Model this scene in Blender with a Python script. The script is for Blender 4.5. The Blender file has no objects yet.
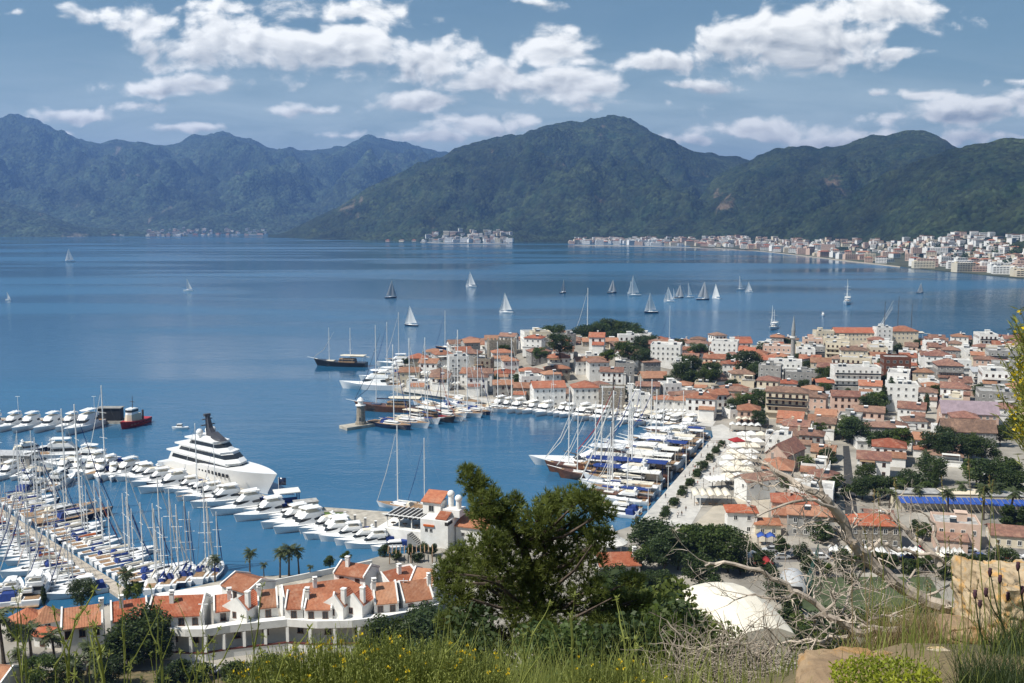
import bpy, math, random
from mathutils import Vector, Matrix, noise
R = math.radians
SC = bpy.context.scene
COL = SC.collection

# ------------------------------------------------------------------ camera
F_PX, CX, CY, HOR, CAM_H = 983.0, 512.0, 341.5, 220.0, 90.0
PITCH = math.atan((CY - HOR) / F_PX)
cam_data = bpy.data.cameras.new("camera")
cam_data.sensor_width = 36.0
cam_data.lens = F_PX / 1024.0 * 36.0
cam_data.clip_start, cam_data.clip_end = 0.2, 60000.0
cam = bpy.data.objects.new("camera", cam_data)
COL.objects.link(cam)
cam.location = (0, 0, CAM_H)
cam.rotation_euler = (R(90) - PITCH, 0, 0)
SC.camera = cam

# ------------------------------------------------------------------ sun, exposure
SUN_AZ, SUN_EL = R(-116), R(54)          # azimuth from +Y (view), negative = left
sun_dir = Vector((math.sin(SUN_AZ) * math.cos(SUN_EL), math.cos(SUN_AZ) * math.cos(SUN_EL), math.sin(SUN_EL)))
sd = bpy.data.lights.new("sun", 'SUN')
sd.energy, sd.angle, sd.color = 4.8, R(0.5), (1.0, 0.95, 0.87)
so = bpy.data.objects.new("sun", sd)
COL.objects.link(so)
so.rotation_euler = (-sun_dir).to_track_quat('-Z', 'Y').to_euler()
SC.view_settings.view_transform = 'Standard'
SC.view_settings.look = 'None'
SC.view_settings.exposure = 0.42
SC.view_settings.gamma = 1.0
SC.view_settings.use_curve_mapping = False

def ray(px, py):
    x, y = (px - CX) / F_PX, -(py - CY) / F_PX
    c, s = math.cos(PITCH), math.sin(PITCH)
    return Vector((x, c + y * s, -s + y * c))
def G(px, py, z=0.0):                    # point of height z seen at a pixel
    d = ray(px, py)
    t = (z - CAM_H) / d.z
    return Vector((d.x * t, d.y * t, z))
def AT(px, py, Y):                       # point at depth Y seen at a pixel
    d = ray(px, py)
    t = Y / d.y
    return Vector((d.x * t, Y, CAM_H + d.z * t))
def PIX(p):
    v = Vector(p) - Vector((0, 0, CAM_H))
    c, s = math.cos(PITCH), math.sin(PITCH)
    zf = v.y * c - v.z * s
    yu = v.y * s + v.z * c
    return (CX + F_PX * v.x / zf, CY - F_PX * yu / zf)

# ------------------------------------------------------------------ world: sky and clouds
world = bpy.data.worlds.new("World")
SC.world = world
world.use_nodes = True
def N(nt, typ, **kw):
    n = nt.nodes.new(typ)
    ins = kw.pop('ins', None)
    for k, v in kw.items():
        setattr(n, k, v)
    if ins:
        for k, v in ins.items():
            if isinstance(v, bpy.types.NodeSocket):
                nt.links.new(v, n.inputs[k])
            else:
                n.inputs[k].default_value = v
    return n
def MA(nt, op, a, b=None, c=None, clamp=False):
    ins = {0: a}
    if b is not None: ins[1] = b
    if c is not None: ins[2] = c
    n = N(nt, 'ShaderNodeMath', operation=op, ins=ins)
    n.use_clamp = clamp
    return n.outputs[0]

SKY_STRENGTH = 0.085
def build_world():
    nt = world.node_tree
    nt.nodes.clear()
    sky = N(nt, 'ShaderNodeTexSky', sky_type='NISHITA')
    sky.sun_disc = False
    sky.sun_elevation = SUN_EL
    sky.sun_rotation = SUN_AZ
    sky.altitude = 50
    sky.air_density, sky.dust_density, sky.ozone_density = 1.0, 1.4, 1.6
    # clouds: one density field in tangent coordinates of the western sky
    gt = bpy.data.node_groups.new("cloud_density", 'ShaderNodeTree')
    gt.interface.new_socket(name="P", in_out='INPUT', socket_type='NodeSocketVector')
    gt.interface.new_socket(name="D", in_out='OUTPUT', socket_type='NodeSocketFloat')
    gt.interface.new_socket(name="E", in_out='OUTPUT', socket_type='NodeSocketFloat')
    gt.interface.new_socket(name="Y", in_out='OUTPUT', socket_type='NodeSocketFloat')
    gi, go = gt.nodes.new('NodeGroupInput'), gt.nodes.new('NodeGroupOutput')
    P = gi.outputs[0]
    wn = N(gt, 'ShaderNodeTexNoise', ins={'Vector': P, 'Scale': 9.0, 'Detail': 3.0})
    woff = N(gt, 'ShaderNodeVectorMath', operation='MULTIPLY_ADD',
             ins={0: wn.outputs['Color'], 1: (0.07, 0.03, 0.0), 2: (-0.035, -0.015, 0.0)})
    Pw = N(gt, 'ShaderNodeVectorMath', operation='ADD', ins={0: P, 1: woff.outputs[0]}).outputs[0]
    field = wsum = ysum = None
    for (cx, cy, rx, ry, s) in [
        (95, 12, 30, 9, .75), (150, 22, 55, 17, .95), (240, 42, 100, 27, 1), (330, 50, 95, 29, 1), (430, 62, 70, 24, 1),
        (350, 14, 70, 13, .75), (250, 6, 60, 8, .6), (495, 78, 60, 18, 1), (560, 86, 62, 20, 1), (556, 50, 42, 19, 1), (650, 64, 42, 11, .9),
        (170, 86, 78, 11, .85), (78, 114, 48, 9, .9), (140, 103, 40, 6, .6), (190, 125, 40, 5, .7), (415, 104, 50, 11, .95), (310, 111, 45, 6, .62),
        (62, 132, 25, 5, .6), (488, 126, 55, 11, .85), (420, 139, 45, 8, .75), (350, 134, 50, 5, .55),
        (800, 42, 105, 34, 1), (880, 14, 80, 22, 1), (740, 40, 55, 19, .9), (895, 57, 35, 8, .85), (718, 87, 26, 8, .85), (670, 86, 25, 5, .75),
        (880, 95, 17, 5, .8), (925, 97, 27, 7, .85), (960, 116, 80, 16, 1), (1030, 108, 60, 14, 1), (760, 130, 85, 12, .95), (830, 142, 60, 11, .9),
        (690, 140, 50, 8, .6), (15, 16, 18, 5, .6), (1015, 82, 30, 5, .55), (970, 140, 90, 9, .8), (540, 4, 20, 5, .6), (620, 105, 60, 6, .5),
        (1120, 60, 60, 22, 1), (-90, 60, 70, 22, 1), (-140, 110, 60, 10, .9), (1180, 120, 60, 12, 1)]:
        d = ray(cx, cy)
        u, v = d.x / d.y, d.z / d.y
        ax, ay = rx * 1.32 / F_PX, ry * 1.42 / F_PX
        q = N(gt, 'ShaderNodeVectorMath', operation='MULTIPLY_ADD',
              ins={0: Pw, 1: (1 / ax, 1 / ay, 0), 2: (-u / ax, -v / ay, 0)})
        l = N(gt, 'ShaderNodeVectorMath', operation='LENGTH', ins={0: q.outputs[0]}).outputs['Value']
        m = MA(gt, 'MULTIPLY', MA(gt, 'SUBTRACT', 1.0, l), s)
        w = MA(gt, 'MAXIMUM', MA(gt, 'ADD', m, .25), 0.0)
        qy = N(gt, 'ShaderNodeSeparateXYZ', ins={0: q.outputs[0]}).outputs['Y']
        wsum = w if wsum is None else MA(gt, 'ADD', wsum, w)
        ysum = MA(gt, 'MULTIPLY', w, qy) if ysum is None else MA(gt, 'MULTIPLY_ADD', w, qy, ysum)
        field = m if field is None else N(gt, 'ShaderNodeMath', operation='SMOOTH_MAX', ins={0: field, 1: m, 2: 0.15}).outputs[0]
    f2 = MA(gt, 'MAXIMUM', field, -0.6)
    def dens(off, detail):
        st = N(gt, 'ShaderNodeVectorMath', operation='MULTIPLY_ADD', ins={0: Pw, 1: (1.0, 1.55, 1.0), 2: off}).outputs[0]
        n1 = N(gt, 'ShaderNodeTexNoise', ins={'Vector': st, 'Scale': 19.0, 'Detail': detail, 'Roughness': 0.58})
        vo = N(gt, 'ShaderNodeTexVoronoi', feature='SMOOTH_F1', ins={'Vector': st, 'Scale': 62.0, 'Smoothness': .5})
        a = MA(gt, 'ADD', f2, MA(gt, 'MULTIPLY', MA(gt, 'SUBTRACT', n1.outputs['Fac'], 0.565), 1.95))
        return MA(gt, 'MULTIPLY_ADD', MA(gt, 'SUBTRACT', .42, vo.outputs['Distance']), .34, a)
    gt.links.new(dens((0, 0, 0), 9.0), go.inputs[0])
    gt.links.new(dens((-.006, .012, 0), 4.0), go.inputs[1])
    gt.links.new(MA(gt, 'DIVIDE', ysum, MA(gt, 'MAXIMUM', wsum, .01)), go.inputs[2])

    tc = N(nt, 'ShaderNodeTexCoord')
    sep = N(nt, 'ShaderNodeSeparateXYZ', ins={0: tc.outputs['Generated']})
    yy = MA(nt, 'MAXIMUM', sep.outputs['Y'], 0.03)
    u, v = MA(nt, 'DIVIDE', sep.outputs['X'], yy), MA(nt, 'DIVIDE', sep.outputs['Z'], yy)
    P = N(nt, 'ShaderNodeCombineXYZ', ins={0: u, 1: v, 2: 0.0}).outputs[0]
    g = N(nt, 'ShaderNodeGroup', node_tree=gt)
    nt.links.new(P, g.inputs[0])
    d0, d1 = g.outputs[0], g.outputs[1]
    alpha = N(nt, 'ShaderNodeMapRange', interpolation_type='SMOOTHSTEP', ins={0: d0, 1: 0.02, 2: 0.46}).outputs[0]
    relief = MA(nt, 'MULTIPLY', MA(nt, 'SUBTRACT', d0, d1), 1.15)
    base = N(nt, 'ShaderNodeMapRange', interpolation_type='SMOOTHSTEP', ins={0: g.outputs[2], 1: -.55, 2: .35, 3: .22, 4: .88}).outputs[0]
    core = N(nt, 'ShaderNodeMapRange', ins={0: d0, 1: 0.1, 2: 0.8, 3: 0.25, 4: -0.06}).outputs[0]
    shade = MA(nt, 'ADD', MA(nt, 'ADD', base, relief), core, clamp=True)
    ramp = N(nt, 'ShaderNodeMix', data_type='RGBA', ins={'Factor': shade})
    ramp.inputs[6].default_value = (4.3, 4.6, 4.6, 1)
    ramp.inputs[7].default_value = (13.0, 12.8, 12.0, 1)
    tint = N(nt, 'ShaderNodeMix', data_type='RGBA', blend_type='MULTIPLY', ins={'Factor': 1.0, 6: sky.outputs[0]})
    tint.inputs[7].default_value = (0.64, 0.78, 0.73, 1)
    mix = N(nt, 'ShaderNodeMix', data_type='RGBA', ins={'Factor': MA(nt, 'MULTIPLY', alpha, 0.95), 6: tint.outputs[2], 7: ramp.outputs[2]})
    sv = N(nt, 'ShaderNodeVectorMath', operation='MULTIPLY', ins={0: P, 1: (5.0, 24.0, 1.0)})
    cir = N(nt, 'ShaderNodeTexNoise', ins={'Vector': sv.outputs[0], 'Scale': 1.0, 'Detail': 6.0, 'Roughness': .6, 'Distortion': .7})
    low = N(nt, 'ShaderNodeMapRange', interpolation_type='SMOOTHSTEP', ins={0: v, 1: .05, 2: .20, 3: .62, 4: .05}).outputs[0]
    veil = MA(nt, 'MULTIPLY', low, N(nt, 'ShaderNodeMapRange', ins={0: cir.outputs['Fac'], 1: .32, 2: .72, 3: .38, 4: 1.1}).outputs[0])
    thin = N(nt, 'ShaderNodeMix', data_type='RGBA', ins={'Factor': veil, 6: tint.outputs[2]})
    thin.inputs[7].default_value = (9.6, 10.8, 10.8, 1)
    nt.links.new(thin.outputs[2], mix.inputs[6])
    bg = N(nt, 'ShaderNodeBackground', ins={'Color': mix.outputs[2], 'Strength': SKY_STRENGTH})
    out = N(nt, 'ShaderNodeOutputWorld')
    nt.links.new(bg.outputs[0], out.inputs[0])
build_world()
world.cycles.sampling_method = 'MANUAL'
world.cycles.sample_map_resolution = 256

# ------------------------------------------------------------------ helpers
rnd = random.Random(11)
def U(a, b): return rnd.uniform(a, b)
def smooth(a, b, x):
    t = min(1, max(0, (x - a) / (b - a)))
    return t * t * (3 - 2 * t)
def interp(pts, x):
    if x <= pts[0][0]: return pts[0][1]
    for (a, b), (c, d) in zip(pts, pts[1:]):
        if x <= c: return b + (d - b) * (x - a) / (c - a)
    return pts[-1][1]
def sinterp(pts, x):                     # Catmull-Rom through the points
    if x <= pts[0][0]: return pts[0][1]
    if x >= pts[-1][0]: return pts[-1][1]
    for i in range(len(pts) - 1):
        if x <= pts[i + 1][0]:
            x0, y0 = pts[max(i - 1, 0)]; x1, y1 = pts[i]; x2, y2 = pts[i + 1]; x3, y3 = pts[min(i + 2, len(pts) - 1)]
            t = (x - x1) / (x2 - x1)
            m1 = (y2 - y0) / max(x2 - x0, 1e-6) * (x2 - x1); m2 = (y3 - y1) / max(x3 - x1, 1e-6) * (x2 - x1)
            return (2*t**3-3*t**2+1)*y1 + (t**3-2*t**2+t)*m1 + (-2*t**3+3*t**2)*y2 + (t**3-t**2)*m2

class MB:
    """Collects faces and links them as ONE mesh object."""
    def __init__(s): s.v, s.f, s.m = [], [], []
    def poly(s, pts, mi=0):
        b = len(s.v); s.v += [tuple(p) for p in pts]; s.f.append(tuple(range(b, b + len(pts)))); s.m.append(mi)
    def faces(s, vs, fs, mi=0):
        b = len(s.v); s.v += [tuple(p) for p in vs]
        for f in fs: s.f.append(tuple(b + i for i in f)); s.m.append(mi)
    def box(s, x0, x1, y0, y1, z0, z1, mi=0, M=None):
        vs = [Vector(p) for p in ((x0,y0,z0),(x1,y0,z0),(x1,y1,z0),(x0,y1,z0),(x0,y0,z1),(x1,y0,z1),(x1,y1,z1),(x0,y1,z1))]
        if M is not None: vs = [M @ p for p in vs]
        s.faces(vs, [(0,3,2,1),(4,5,6,7),(0,1,5,4),(1,2,6,5),(2,3,7,6),(3,0,4,7)], mi)
    def prism(s, pts, z0, z1, mi=0):     # pts counter-clockwise
        n = len(pts)
        vs = [(p[0], p[1], z0) for p in pts] + [(p[0], p[1], z1) for p in pts]
        s.faces(vs, [tuple(reversed(range(n))), tuple(range(n, 2*n))] + [(i, (i+1) % n, n+(i+1) % n, n+i) for i in range(n)], mi)
    def rings(s, rings, mi=0, cap0=True, cap1=True):
        n = len(rings[0]); b = len(s.v)
        for r in rings: s.v += [tuple(p) for p in r]
        for k in range(len(rings) - 1):
            for i in range(n):
                j = (i + 1) % n
                s.f.append((b+k*n+i, b+k*n+j, b+(k+1)*n+j, b+(k+1)*n+i)); s.m.append(mi)
        if cap0: s.f.append(tuple(b + i for i in reversed(range(n)))); s.m.append(mi)
        if cap1: s.f.append(tuple(b + (len(rings)-1)*n + i for i in range(n))); s.m.append(mi)
    def tube(s, pts, rad, n=6, mi=0):
        pts = [Vector(p) for p in pts]
        if not isinstance(rad, (list, tuple)): rad = [rad] * len(pts)
        rs, ref = [], None
        for i, p in enumerate(pts):
            t = (pts[min(i+1, len(pts)-1)] - pts[max(i-1, 0)]).normalized()
            if ref is None: ref = Vector((1, 0, 0)) if abs(t.x) < .8 else Vector((0, 1, 0))
            a = (ref - t * ref.dot(t)).normalized(); ref = a; b = t.cross(a)
            rs.append([p + (a * math.cos(2*math.pi*k/n) + b * math.sin(2*math.pi*k/n)) * rad[i] for k in range(n)])
        s.rings(rs, mi)
    def lathe(s, prof, n=12, c=(0, 0, 0), mi=0):
        s.rings([[(c[0]+r*math.cos(2*math.pi*k/n), c[1]+r*math.sin(2*math.pi*k/n), c[2]+z) for k in range(n)] for r, z in prof], mi)
    def ball(s, c, r, n=10, mi=0):
        s.lathe([(r*math.sin(math.pi*k/6) + 1e-4, -r*math.cos(math.pi*k/6)) for k in range(7)], n, c, mi)
    def mesh(s, name, mats, smooth=False, auto=None):
        me = bpy.data.meshes.new(name)
        me.from_pydata(s.v, [], s.f)
        for m in (mats if isinstance(mats, (list, tuple)) else [mats]): me.materials.append(m)
        if any(s.m): me.polygons.foreach_set('material_index', s.m)
        if smooth or auto: me.polygons.foreach_set('use_smooth', [True] * len(s.f))
        me.update()
        if auto: me.set_sharp_from_angle(angle=R(auto))
        return me
    def build(s, name, mats, parent=None, smooth=False, loc=None, auto=None):
        return link(name, s.mesh(name, mats, smooth, auto), parent, loc)

def link(name, me, parent=None, loc=None, rot=None, scale=None):
    o = bpy.data.objects.new(name, me)
    COL.objects.link(o)
    if parent is not None: o.parent = parent
    if loc is not None: o.location = loc
    if rot is not None: o.rotation_euler = rot
    if scale is not None: o.scale = scale
    return o
def tag(o, label=None, cat=None, group=None, kind=None):
    if label: o['label'] = label
    if cat: o['category'] = cat
    if group: o['group'] = group
    if kind: o['kind'] = kind
    return o
def empty(name, loc=(0, 0, 0), rz=0.0):
    o = bpy.data.objects.new(name, None)
    o.empty_display_size = 0.5
    COL.objects.link(o); o.location = loc; o.rotation_euler = (0, 0, rz)
    return o
KIDS = {}
def kids(o):
    return [c for c in bpy.data.objects if c.parent is o]
def tree_of(o):                          # (object, children) read once per prototype
    if o.name not in KIDS:
        KIDS[o.name] = [(c, tree_of(c)) for c in kids(o)]
    return KIDS[o.name]
def dup(proto, loc=None, rz=None, scale=None):
    sub = tree_of(proto)
    r = proto.copy(); COL.objects.link(r)
    def rec(sub, par):
        for c, s2 in sub:
            d = c.copy(); COL.objects.link(d); d.parent = par
            rec(s2, d)
    rec(sub, r)
    if loc is not None: r.location = loc
    if rz is not None: r.rotation_euler = (0, 0, rz)
    if scale is not None: r.scale = (scale,) * 3 if not isinstance(scale, (tuple, list)) else scale
    return r
USED = set()
def place(proto, loc, rz=0.0, scale=1.0):  # the first use takes the prototype itself
    if proto.name not in USED:
        tree_of(proto); USED.add(proto.name)
        proto.location = loc; proto.rotation_euler = (0, 0, rz)
        proto.scale = (scale,) * 3 if not isinstance(scale, (tuple, list)) else scale
        return proto
    return dup(proto, loc, rz, scale)

ONES = "zeroth first second third fourth fifth sixth seventh eighth ninth tenth eleventh twelfth thirteenth fourteenth fifteenth sixteenth seventeenth eighteenth nineteenth".split()
def ordw(n):
    if n < 20: return ONES[n]
    t = {2: 'twent', 3: 'thirt', 4: 'fort', 5: 'fift', 6: 'sixt', 7: 'sevent', 8: 'eight', 9: 'ninet'}[n // 10]
    return t + 'ieth' if n % 10 == 0 else t + 'y-' + ONES[n % 10]
def label_rows(items, tail):
    """items: [(object, look, sort key)]: '<look>, <ordinal> <tail>' with the ordinal counted among equal looks."""
    by = {}
    for o, look, k in items: by.setdefault(look, []).append((k, o))
    for look, l in by.items():
        l.sort(key=lambda e: e[0])
        for i, (k, o) in enumerate(l):
            if len(l) == 1: o['label'] = f"{look}, the only one {tail}"
            else: o['label'] = f"{look}, {ordw(i + 1)} such {tail}"

# ------------------------------------------------------------------ materials
MATS = {}
def mat(name, col, rough=0.6, var=0.15, scale=1.0, bump=0.0, spec=0.3, metal=0.0, objvar=0.0, col2=None, coord='Object', detail=5.0, trans=0.0):
    if name in MATS: return MATS[name]
    m = bpy.data.materials.new(name); m.use_nodes = True
    nt = m.node_tree; nt.nodes.clear()
    out = N(nt, 'ShaderNodeOutputMaterial')
    p = N(nt, 'ShaderNodeBsdfPrincipled', ins={'Roughness': rough, 'Specular IOR Level': spec, 'Metallic': metal})
    tc = N(nt, 'ShaderNodeTexCoord')
    no = N(nt, 'ShaderNodeTexNoise', ins={'Vector': tc.outputs[coord], 'Scale': scale, 'Detail': detail, 'Roughness': 0.6})
    c2 = col2 or tuple(max(0, c * (1 - 2.2 * var)) for c in col)
    fac = N(nt, 'ShaderNodeMapRange', ins={0: no.outputs['Fac'], 1: 0.35, 2: 0.68}).outputs[0]
    mx = N(nt, 'ShaderNodeMix', data_type='RGBA', ins={'Factor': fac, 6: (*c2, 1), 7: (*col, 1)})
    c = mx.outputs[2]
    if objvar:
        oi = N(nt, 'ShaderNodeObjectInfo')
        hs = N(nt, 'ShaderNodeHueSaturation', ins={
            'Hue': MA(nt, 'MULTIPLY_ADD', oi.outputs['Random'], 0.05 * objvar, 0.5 - 0.025 * objvar),
            'Saturation': MA(nt, 'MULTIPLY_ADD', oi.outputs['Random'], -0.4 * objvar, 1 + .2 * objvar),
            'Value': MA(nt, 'MULTIPLY_ADD', MA(nt, 'FRACT', MA(nt, 'MULTIPLY', oi.outputs['Random'], 7.31)), 1.0 * objvar, 1 - .5 * objvar), 'Color': c})
        c = hs.outputs[0]
    nt.links.new(c, p.inputs['Base Color'])
    if bump:
        b = N(nt, 'ShaderNodeBump', ins={'Strength': bump, 'Distance': 0.2 / max(scale, .05), 'Height': no.outputs['Fac']})
        nt.links.new(b.outputs[0], p.inputs['Normal'])
    sh = p.outputs[0]
    if trans:
        tr = N(nt, 'ShaderNodeBsdfTranslucent'); nt.links.new(c, tr.inputs[0])
        ms = N(nt, 'ShaderNodeMixShader', ins={0: trans, 1: sh, 2: tr.outputs[0]}); sh = ms.outputs[0]
    nt.links.new(sh, out.inputs[0])
    MATS[name] = m
    return m
def tile_mat(name, col, dark):
    """Clay roof: courses and pantile ribs in object space, patches of weathering, per-roof tone."""
    m = mat(name, col, rough=.8, var=.3, scale=.9, objvar=.5, spec=.15, col2=dark)
    nt = m.node_tree
    p = next(n for n in nt.nodes if n.type == 'BSDF_PRINCIPLED')
    tc = next(n for n in nt.nodes if n.type == 'TEX_COORD')
    pz = N(nt, 'ShaderNodeTexNoise', ins={'Vector': tc.outputs['Object'], 'Scale': .35, 'Detail': 8.0, 'Roughness': .75})
    l = p.inputs['Base Color'].links[0].from_socket
    fd = N(nt, 'ShaderNodeMapRange', ins={0: pz.outputs['Fac'], 1: .5, 2: .66, 4: .55}).outputs[0]
    mm = N(nt, 'ShaderNodeMix', data_type='RGBA', ins={'Factor': fd, 6: l, 7: (.46, .29, .20, 1)})
    gr = N(nt, 'ShaderNodeTexNoise', ins={'Vector': tc.outputs['Object'], 'Scale': 2.6, 'Detail': 3.0})
    m2 = N(nt, 'ShaderNodeMix', data_type='RGBA', blend_type='MULTIPLY', ins={'Factor': N(nt, 'ShaderNodeMapRange', ins={0: gr.outputs['Fac'], 1: .5, 2: .75, 4: .6}).outputs[0], 6: mm.outputs[2], 7: (.62, .57, .55, 1)})
    nt.links.new(m2.outputs[2], p.inputs['Base Color'])
    w = N(nt, 'ShaderNodeTexWave', wave_type='BANDS', bands_direction='X', ins={'Vector': tc.outputs['Object'], 'Scale': 1.1, 'Distortion': .6, 'Detail': 2.0})
    b = N(nt, 'ShaderNodeBump', ins={'Strength': .6, 'Distance': .12, 'Height': w.outputs['Fac']})
    nt.links.new(b.outputs[0], p.inputs['Normal'])
    return m
M_WHITE = mat('white_plaster', (.82, .81, .78), .75, .06, .45, spec=.2, objvar=.12, col2=(.66, .645, .61), detail=9, bump=.08)
M_CREAM = mat('cream_plaster', (.68, .60, .46), .75, .08, .5, spec=.2, objvar=.2)
M_PINK = mat('pale_pink_plaster', (.62, .45, .36), .75, .08, .5, spec=.2, objvar=.2)
M_GREYW = mat('grey_concrete', (.36, .35, .33), .8, .15, .6, spec=.2, objvar=.25)
M_STONE = mat('rubble_stone', (.40, .35, .28), .9, .3, 2.2, bump=.5, spec=.1, objvar=.15)
M_CASTLE = mat('castle_stone', (.36, .32, .26), .9, .25, 1.2, bump=.5, spec=.1)
M_BRICK = mat('raw_brick', (.20, .085, .055), .85, .25, 2.0, bump=.3, spec=.1)
M_TILE = tile_mat('terracotta_tiles', (.38, .165, .10), (.27, .115, .07))
M_TILE_F = tile_mat('bright_terracotta_tiles', (.42, .175, .095), (.32, .12, .065))
M_TILE_O = tile_mat('weathered_tiles', (.29, .16, .115), (.17, .10, .08))
M_FLAT = mat('flat_roof_screed', (.50, .49, .47), .85, .2, .7, spec=.1, objvar=.3)
M_METAL = mat('corrugated_metal', (.45, .46, .47), .5, .1, .8, spec=.4)
M_PURPLE = mat('faded_purple_roof', (.32, .25, .28), .7, .12, .5, spec=.2)
M_GLASS = mat('dark_glass', (.025, .03, .035), .12, .1, 1.0, spec=.5)
M_DARK = mat('dark_recess', (.03, .028, .026), .8, .1, 1.0)
M_GEL = mat('white_gelcoat', (.82, .82, .81), .28, .03, .4, spec=.5)
M_NAVY = mat('navy_hull', (.015, .025, .06), .25, .1, .4, spec=.5)
M_BLACKH = mat('black_hull', (.018, .016, .016), .3, .1, .4, spec=.5)
M_TEAK = mat('teak_deck', (.36, .23, .13), .7, .2, 1.5)
M_WOODH = mat('varnished_hull', (.16, .065, .03), .35, .2, 1.0, spec=.5)
M_BLUEC = mat('blue_canvas', (.02, .05, .22), .8, .15, 1.5)
M_CREAMC = mat('cream_canvas', (.72, .66, .54), .85, .08, 1.0, objvar=.1)
M_WHITEC = mat('white_canvas', (.80, .79, .75), .85, .06, .6, trans=.15)
M_REDC = mat('red_canvas', (.35, .03, .03), .8, .15, 1.5)
M_SPAR = mat('aluminium_spar', (.80, .80, .78), .45, .04, 1.0)
M_SPARD = mat('dark_spar', (.08, .06, .05), .5, .1, 1.0)
M_WIRE = mat('rigging_wire', (.28, .28, .28), .5, .05, 1.0, metal=.5)
M_ORANGE = mat('orange_paint', (.55, .13, .03), .5, .1, 1.0)
M_PAVE = mat('pale_paving', (.54, .52, .48), .85, .12, .25, spec=.15)
M_QUAY = mat('quay_concrete', (.50, .46, .39), .85, .2, .5, spec=.15)
M_ASPH = mat('asphalt', (.055, .055, .055), .85, .2, .6)
M_BARK = mat('bark', (.09, .065, .045), .9, .3, 3.0, bump=.5)
M_PALMT = mat('palm_trunk', (.13, .10, .075), .9, .3, 3.0, bump=.5)
M_LEAF = mat('broad_leaves', (.105, .145, .03), .5, .3, .5, objvar=.5, trans=.4, col2=(.045, .075, .018))
M_LEAFD = mat('dark_leaves', (.070, .10, .026), .5, .3, .5, objvar=.4, trans=.35, col2=(.028, .048, .014))
M_PALM = mat('palm_fronds', (.09, .11, .04), .5, .3, .7, objvar=.3, trans=.25, col2=(.05, .065, .025))

def leaf_mesh(name, clumps, n, size, m, seed, flat=.6, tri=False):
    rr = random.Random(seed); mb = MB()
    tot = sum(c[3] ** 2 for c in clumps)
    for cx, cy, cz, cr in clumps:
        for k in range(int(n * cr * cr / tot)):
            d = Vector((rr.gauss(0, 1), rr.gauss(0, 1), rr.gauss(0, 1))).normalized()
            q = Vector((cx, cy, cz)) + Vector((d.x, d.y, d.z * .8)) * cr * rr.random() ** .38
            a = Vector((rr.gauss(0, 1), rr.gauss(0, 1), rr.gauss(0, flat))).normalized()
            b = a.cross(Vector((rr.gauss(0, 1), rr.gauss(0, 1), rr.gauss(0, 1)))).normalized()
            s = size * rr.uniform(.6, 1.3)
            mb.poly([q - a * s, q - b * s * .55, q + a * s, q + b * s * .55] if not tri else [q - a * s, q + a * s * .4 + b * s * .5, q + a * s * .4 - b * s * .5])
    return mb.mesh(name, m)
# ------------------------------------------------------------------ water
def build_water():
    m = bpy.data.materials.new('sea_water'); m.use_nodes = True
    nt = m.node_tree; nt.nodes.clear()
    out = N(nt, 'ShaderNodeOutputMaterial')
    tc = N(nt, 'ShaderNodeTexCoord')
    big = N(nt, 'ShaderNodeMapping', ins={'Vector': tc.outputs['Object'], 'Scale': (.0011, .0042, 1)})
    nb = N(nt, 'ShaderNodeTexNoise', ins={'Vector': big.outputs[0], 'Scale': 1.0, 'Detail': 6.0, 'Distortion': .8})
    streak = N(nt, 'ShaderNodeMapRange', interpolation_type='SMOOTHSTEP', ins={0: nb.outputs['Fac'], 1: .42, 2: .62}).outputs[0]
    cm = N(nt, 'ShaderNodeMix', data_type='RGBA', ins={'Factor': streak, 6: (.014, .082, .165, 1), 7: (.034, .122, .225, 1)})
    w1 = N(nt, 'ShaderNodeTexNoise', ins={'Vector': tc.outputs['Object'], 'Scale': .42, 'Detail': 4.0, 'Roughness': .6})
    w2 = N(nt, 'ShaderNodeTexNoise', ins={'Vector': N(nt, 'ShaderNodeMapping', ins={'Vector': tc.outputs['Object'], 'Scale': (.05, .11, .1)}).outputs[0], 'Scale': 1.0, 'Detail': 3.0})
    h = MA(nt, 'ADD', MA(nt, 'MULTIPLY', w1.outputs['Fac'], .5), MA(nt, 'MULTIPLY', w2.outputs['Fac'], 1.2))
    # sheltered water close in is calmer than the open bay
    sep = N(nt, 'ShaderNodeSeparateXYZ', ins={0: tc.outputs['Object']})
    calm = N(nt, 'ShaderNodeMapRange', ins={0: sep.outputs['Y'], 1: 380.0, 2: 900.0, 3: .22, 4: .55}).outputs[0]
    st = MA(nt, 'MULTIPLY', calm, MA(nt, 'MULTIPLY_ADD', streak, .9, .4))
    b = N(nt, 'ShaderNodeBump', ins={'Strength': st, 'Distance': 1.0, 'Height': h})
    p = N(nt, 'ShaderNodeBsdfPrincipled', ins={'Base Color': cm.outputs[2], 'Roughness': MA(nt, 'MULTIPLY_ADD', streak, .16, .06), 'IOR': 1.33, 'Normal': b.outputs[0]})
    nt.links.new(p.outputs[0], out.inputs[0])
    mb = MB()
    mb.poly([(-16000, -200, 0), (16000, -200, 0), (16000, 15000, 0), (-16000, 15000, 0)])
    tag(mb.build('sea_water', m), kind='structure')
build_water()

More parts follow.
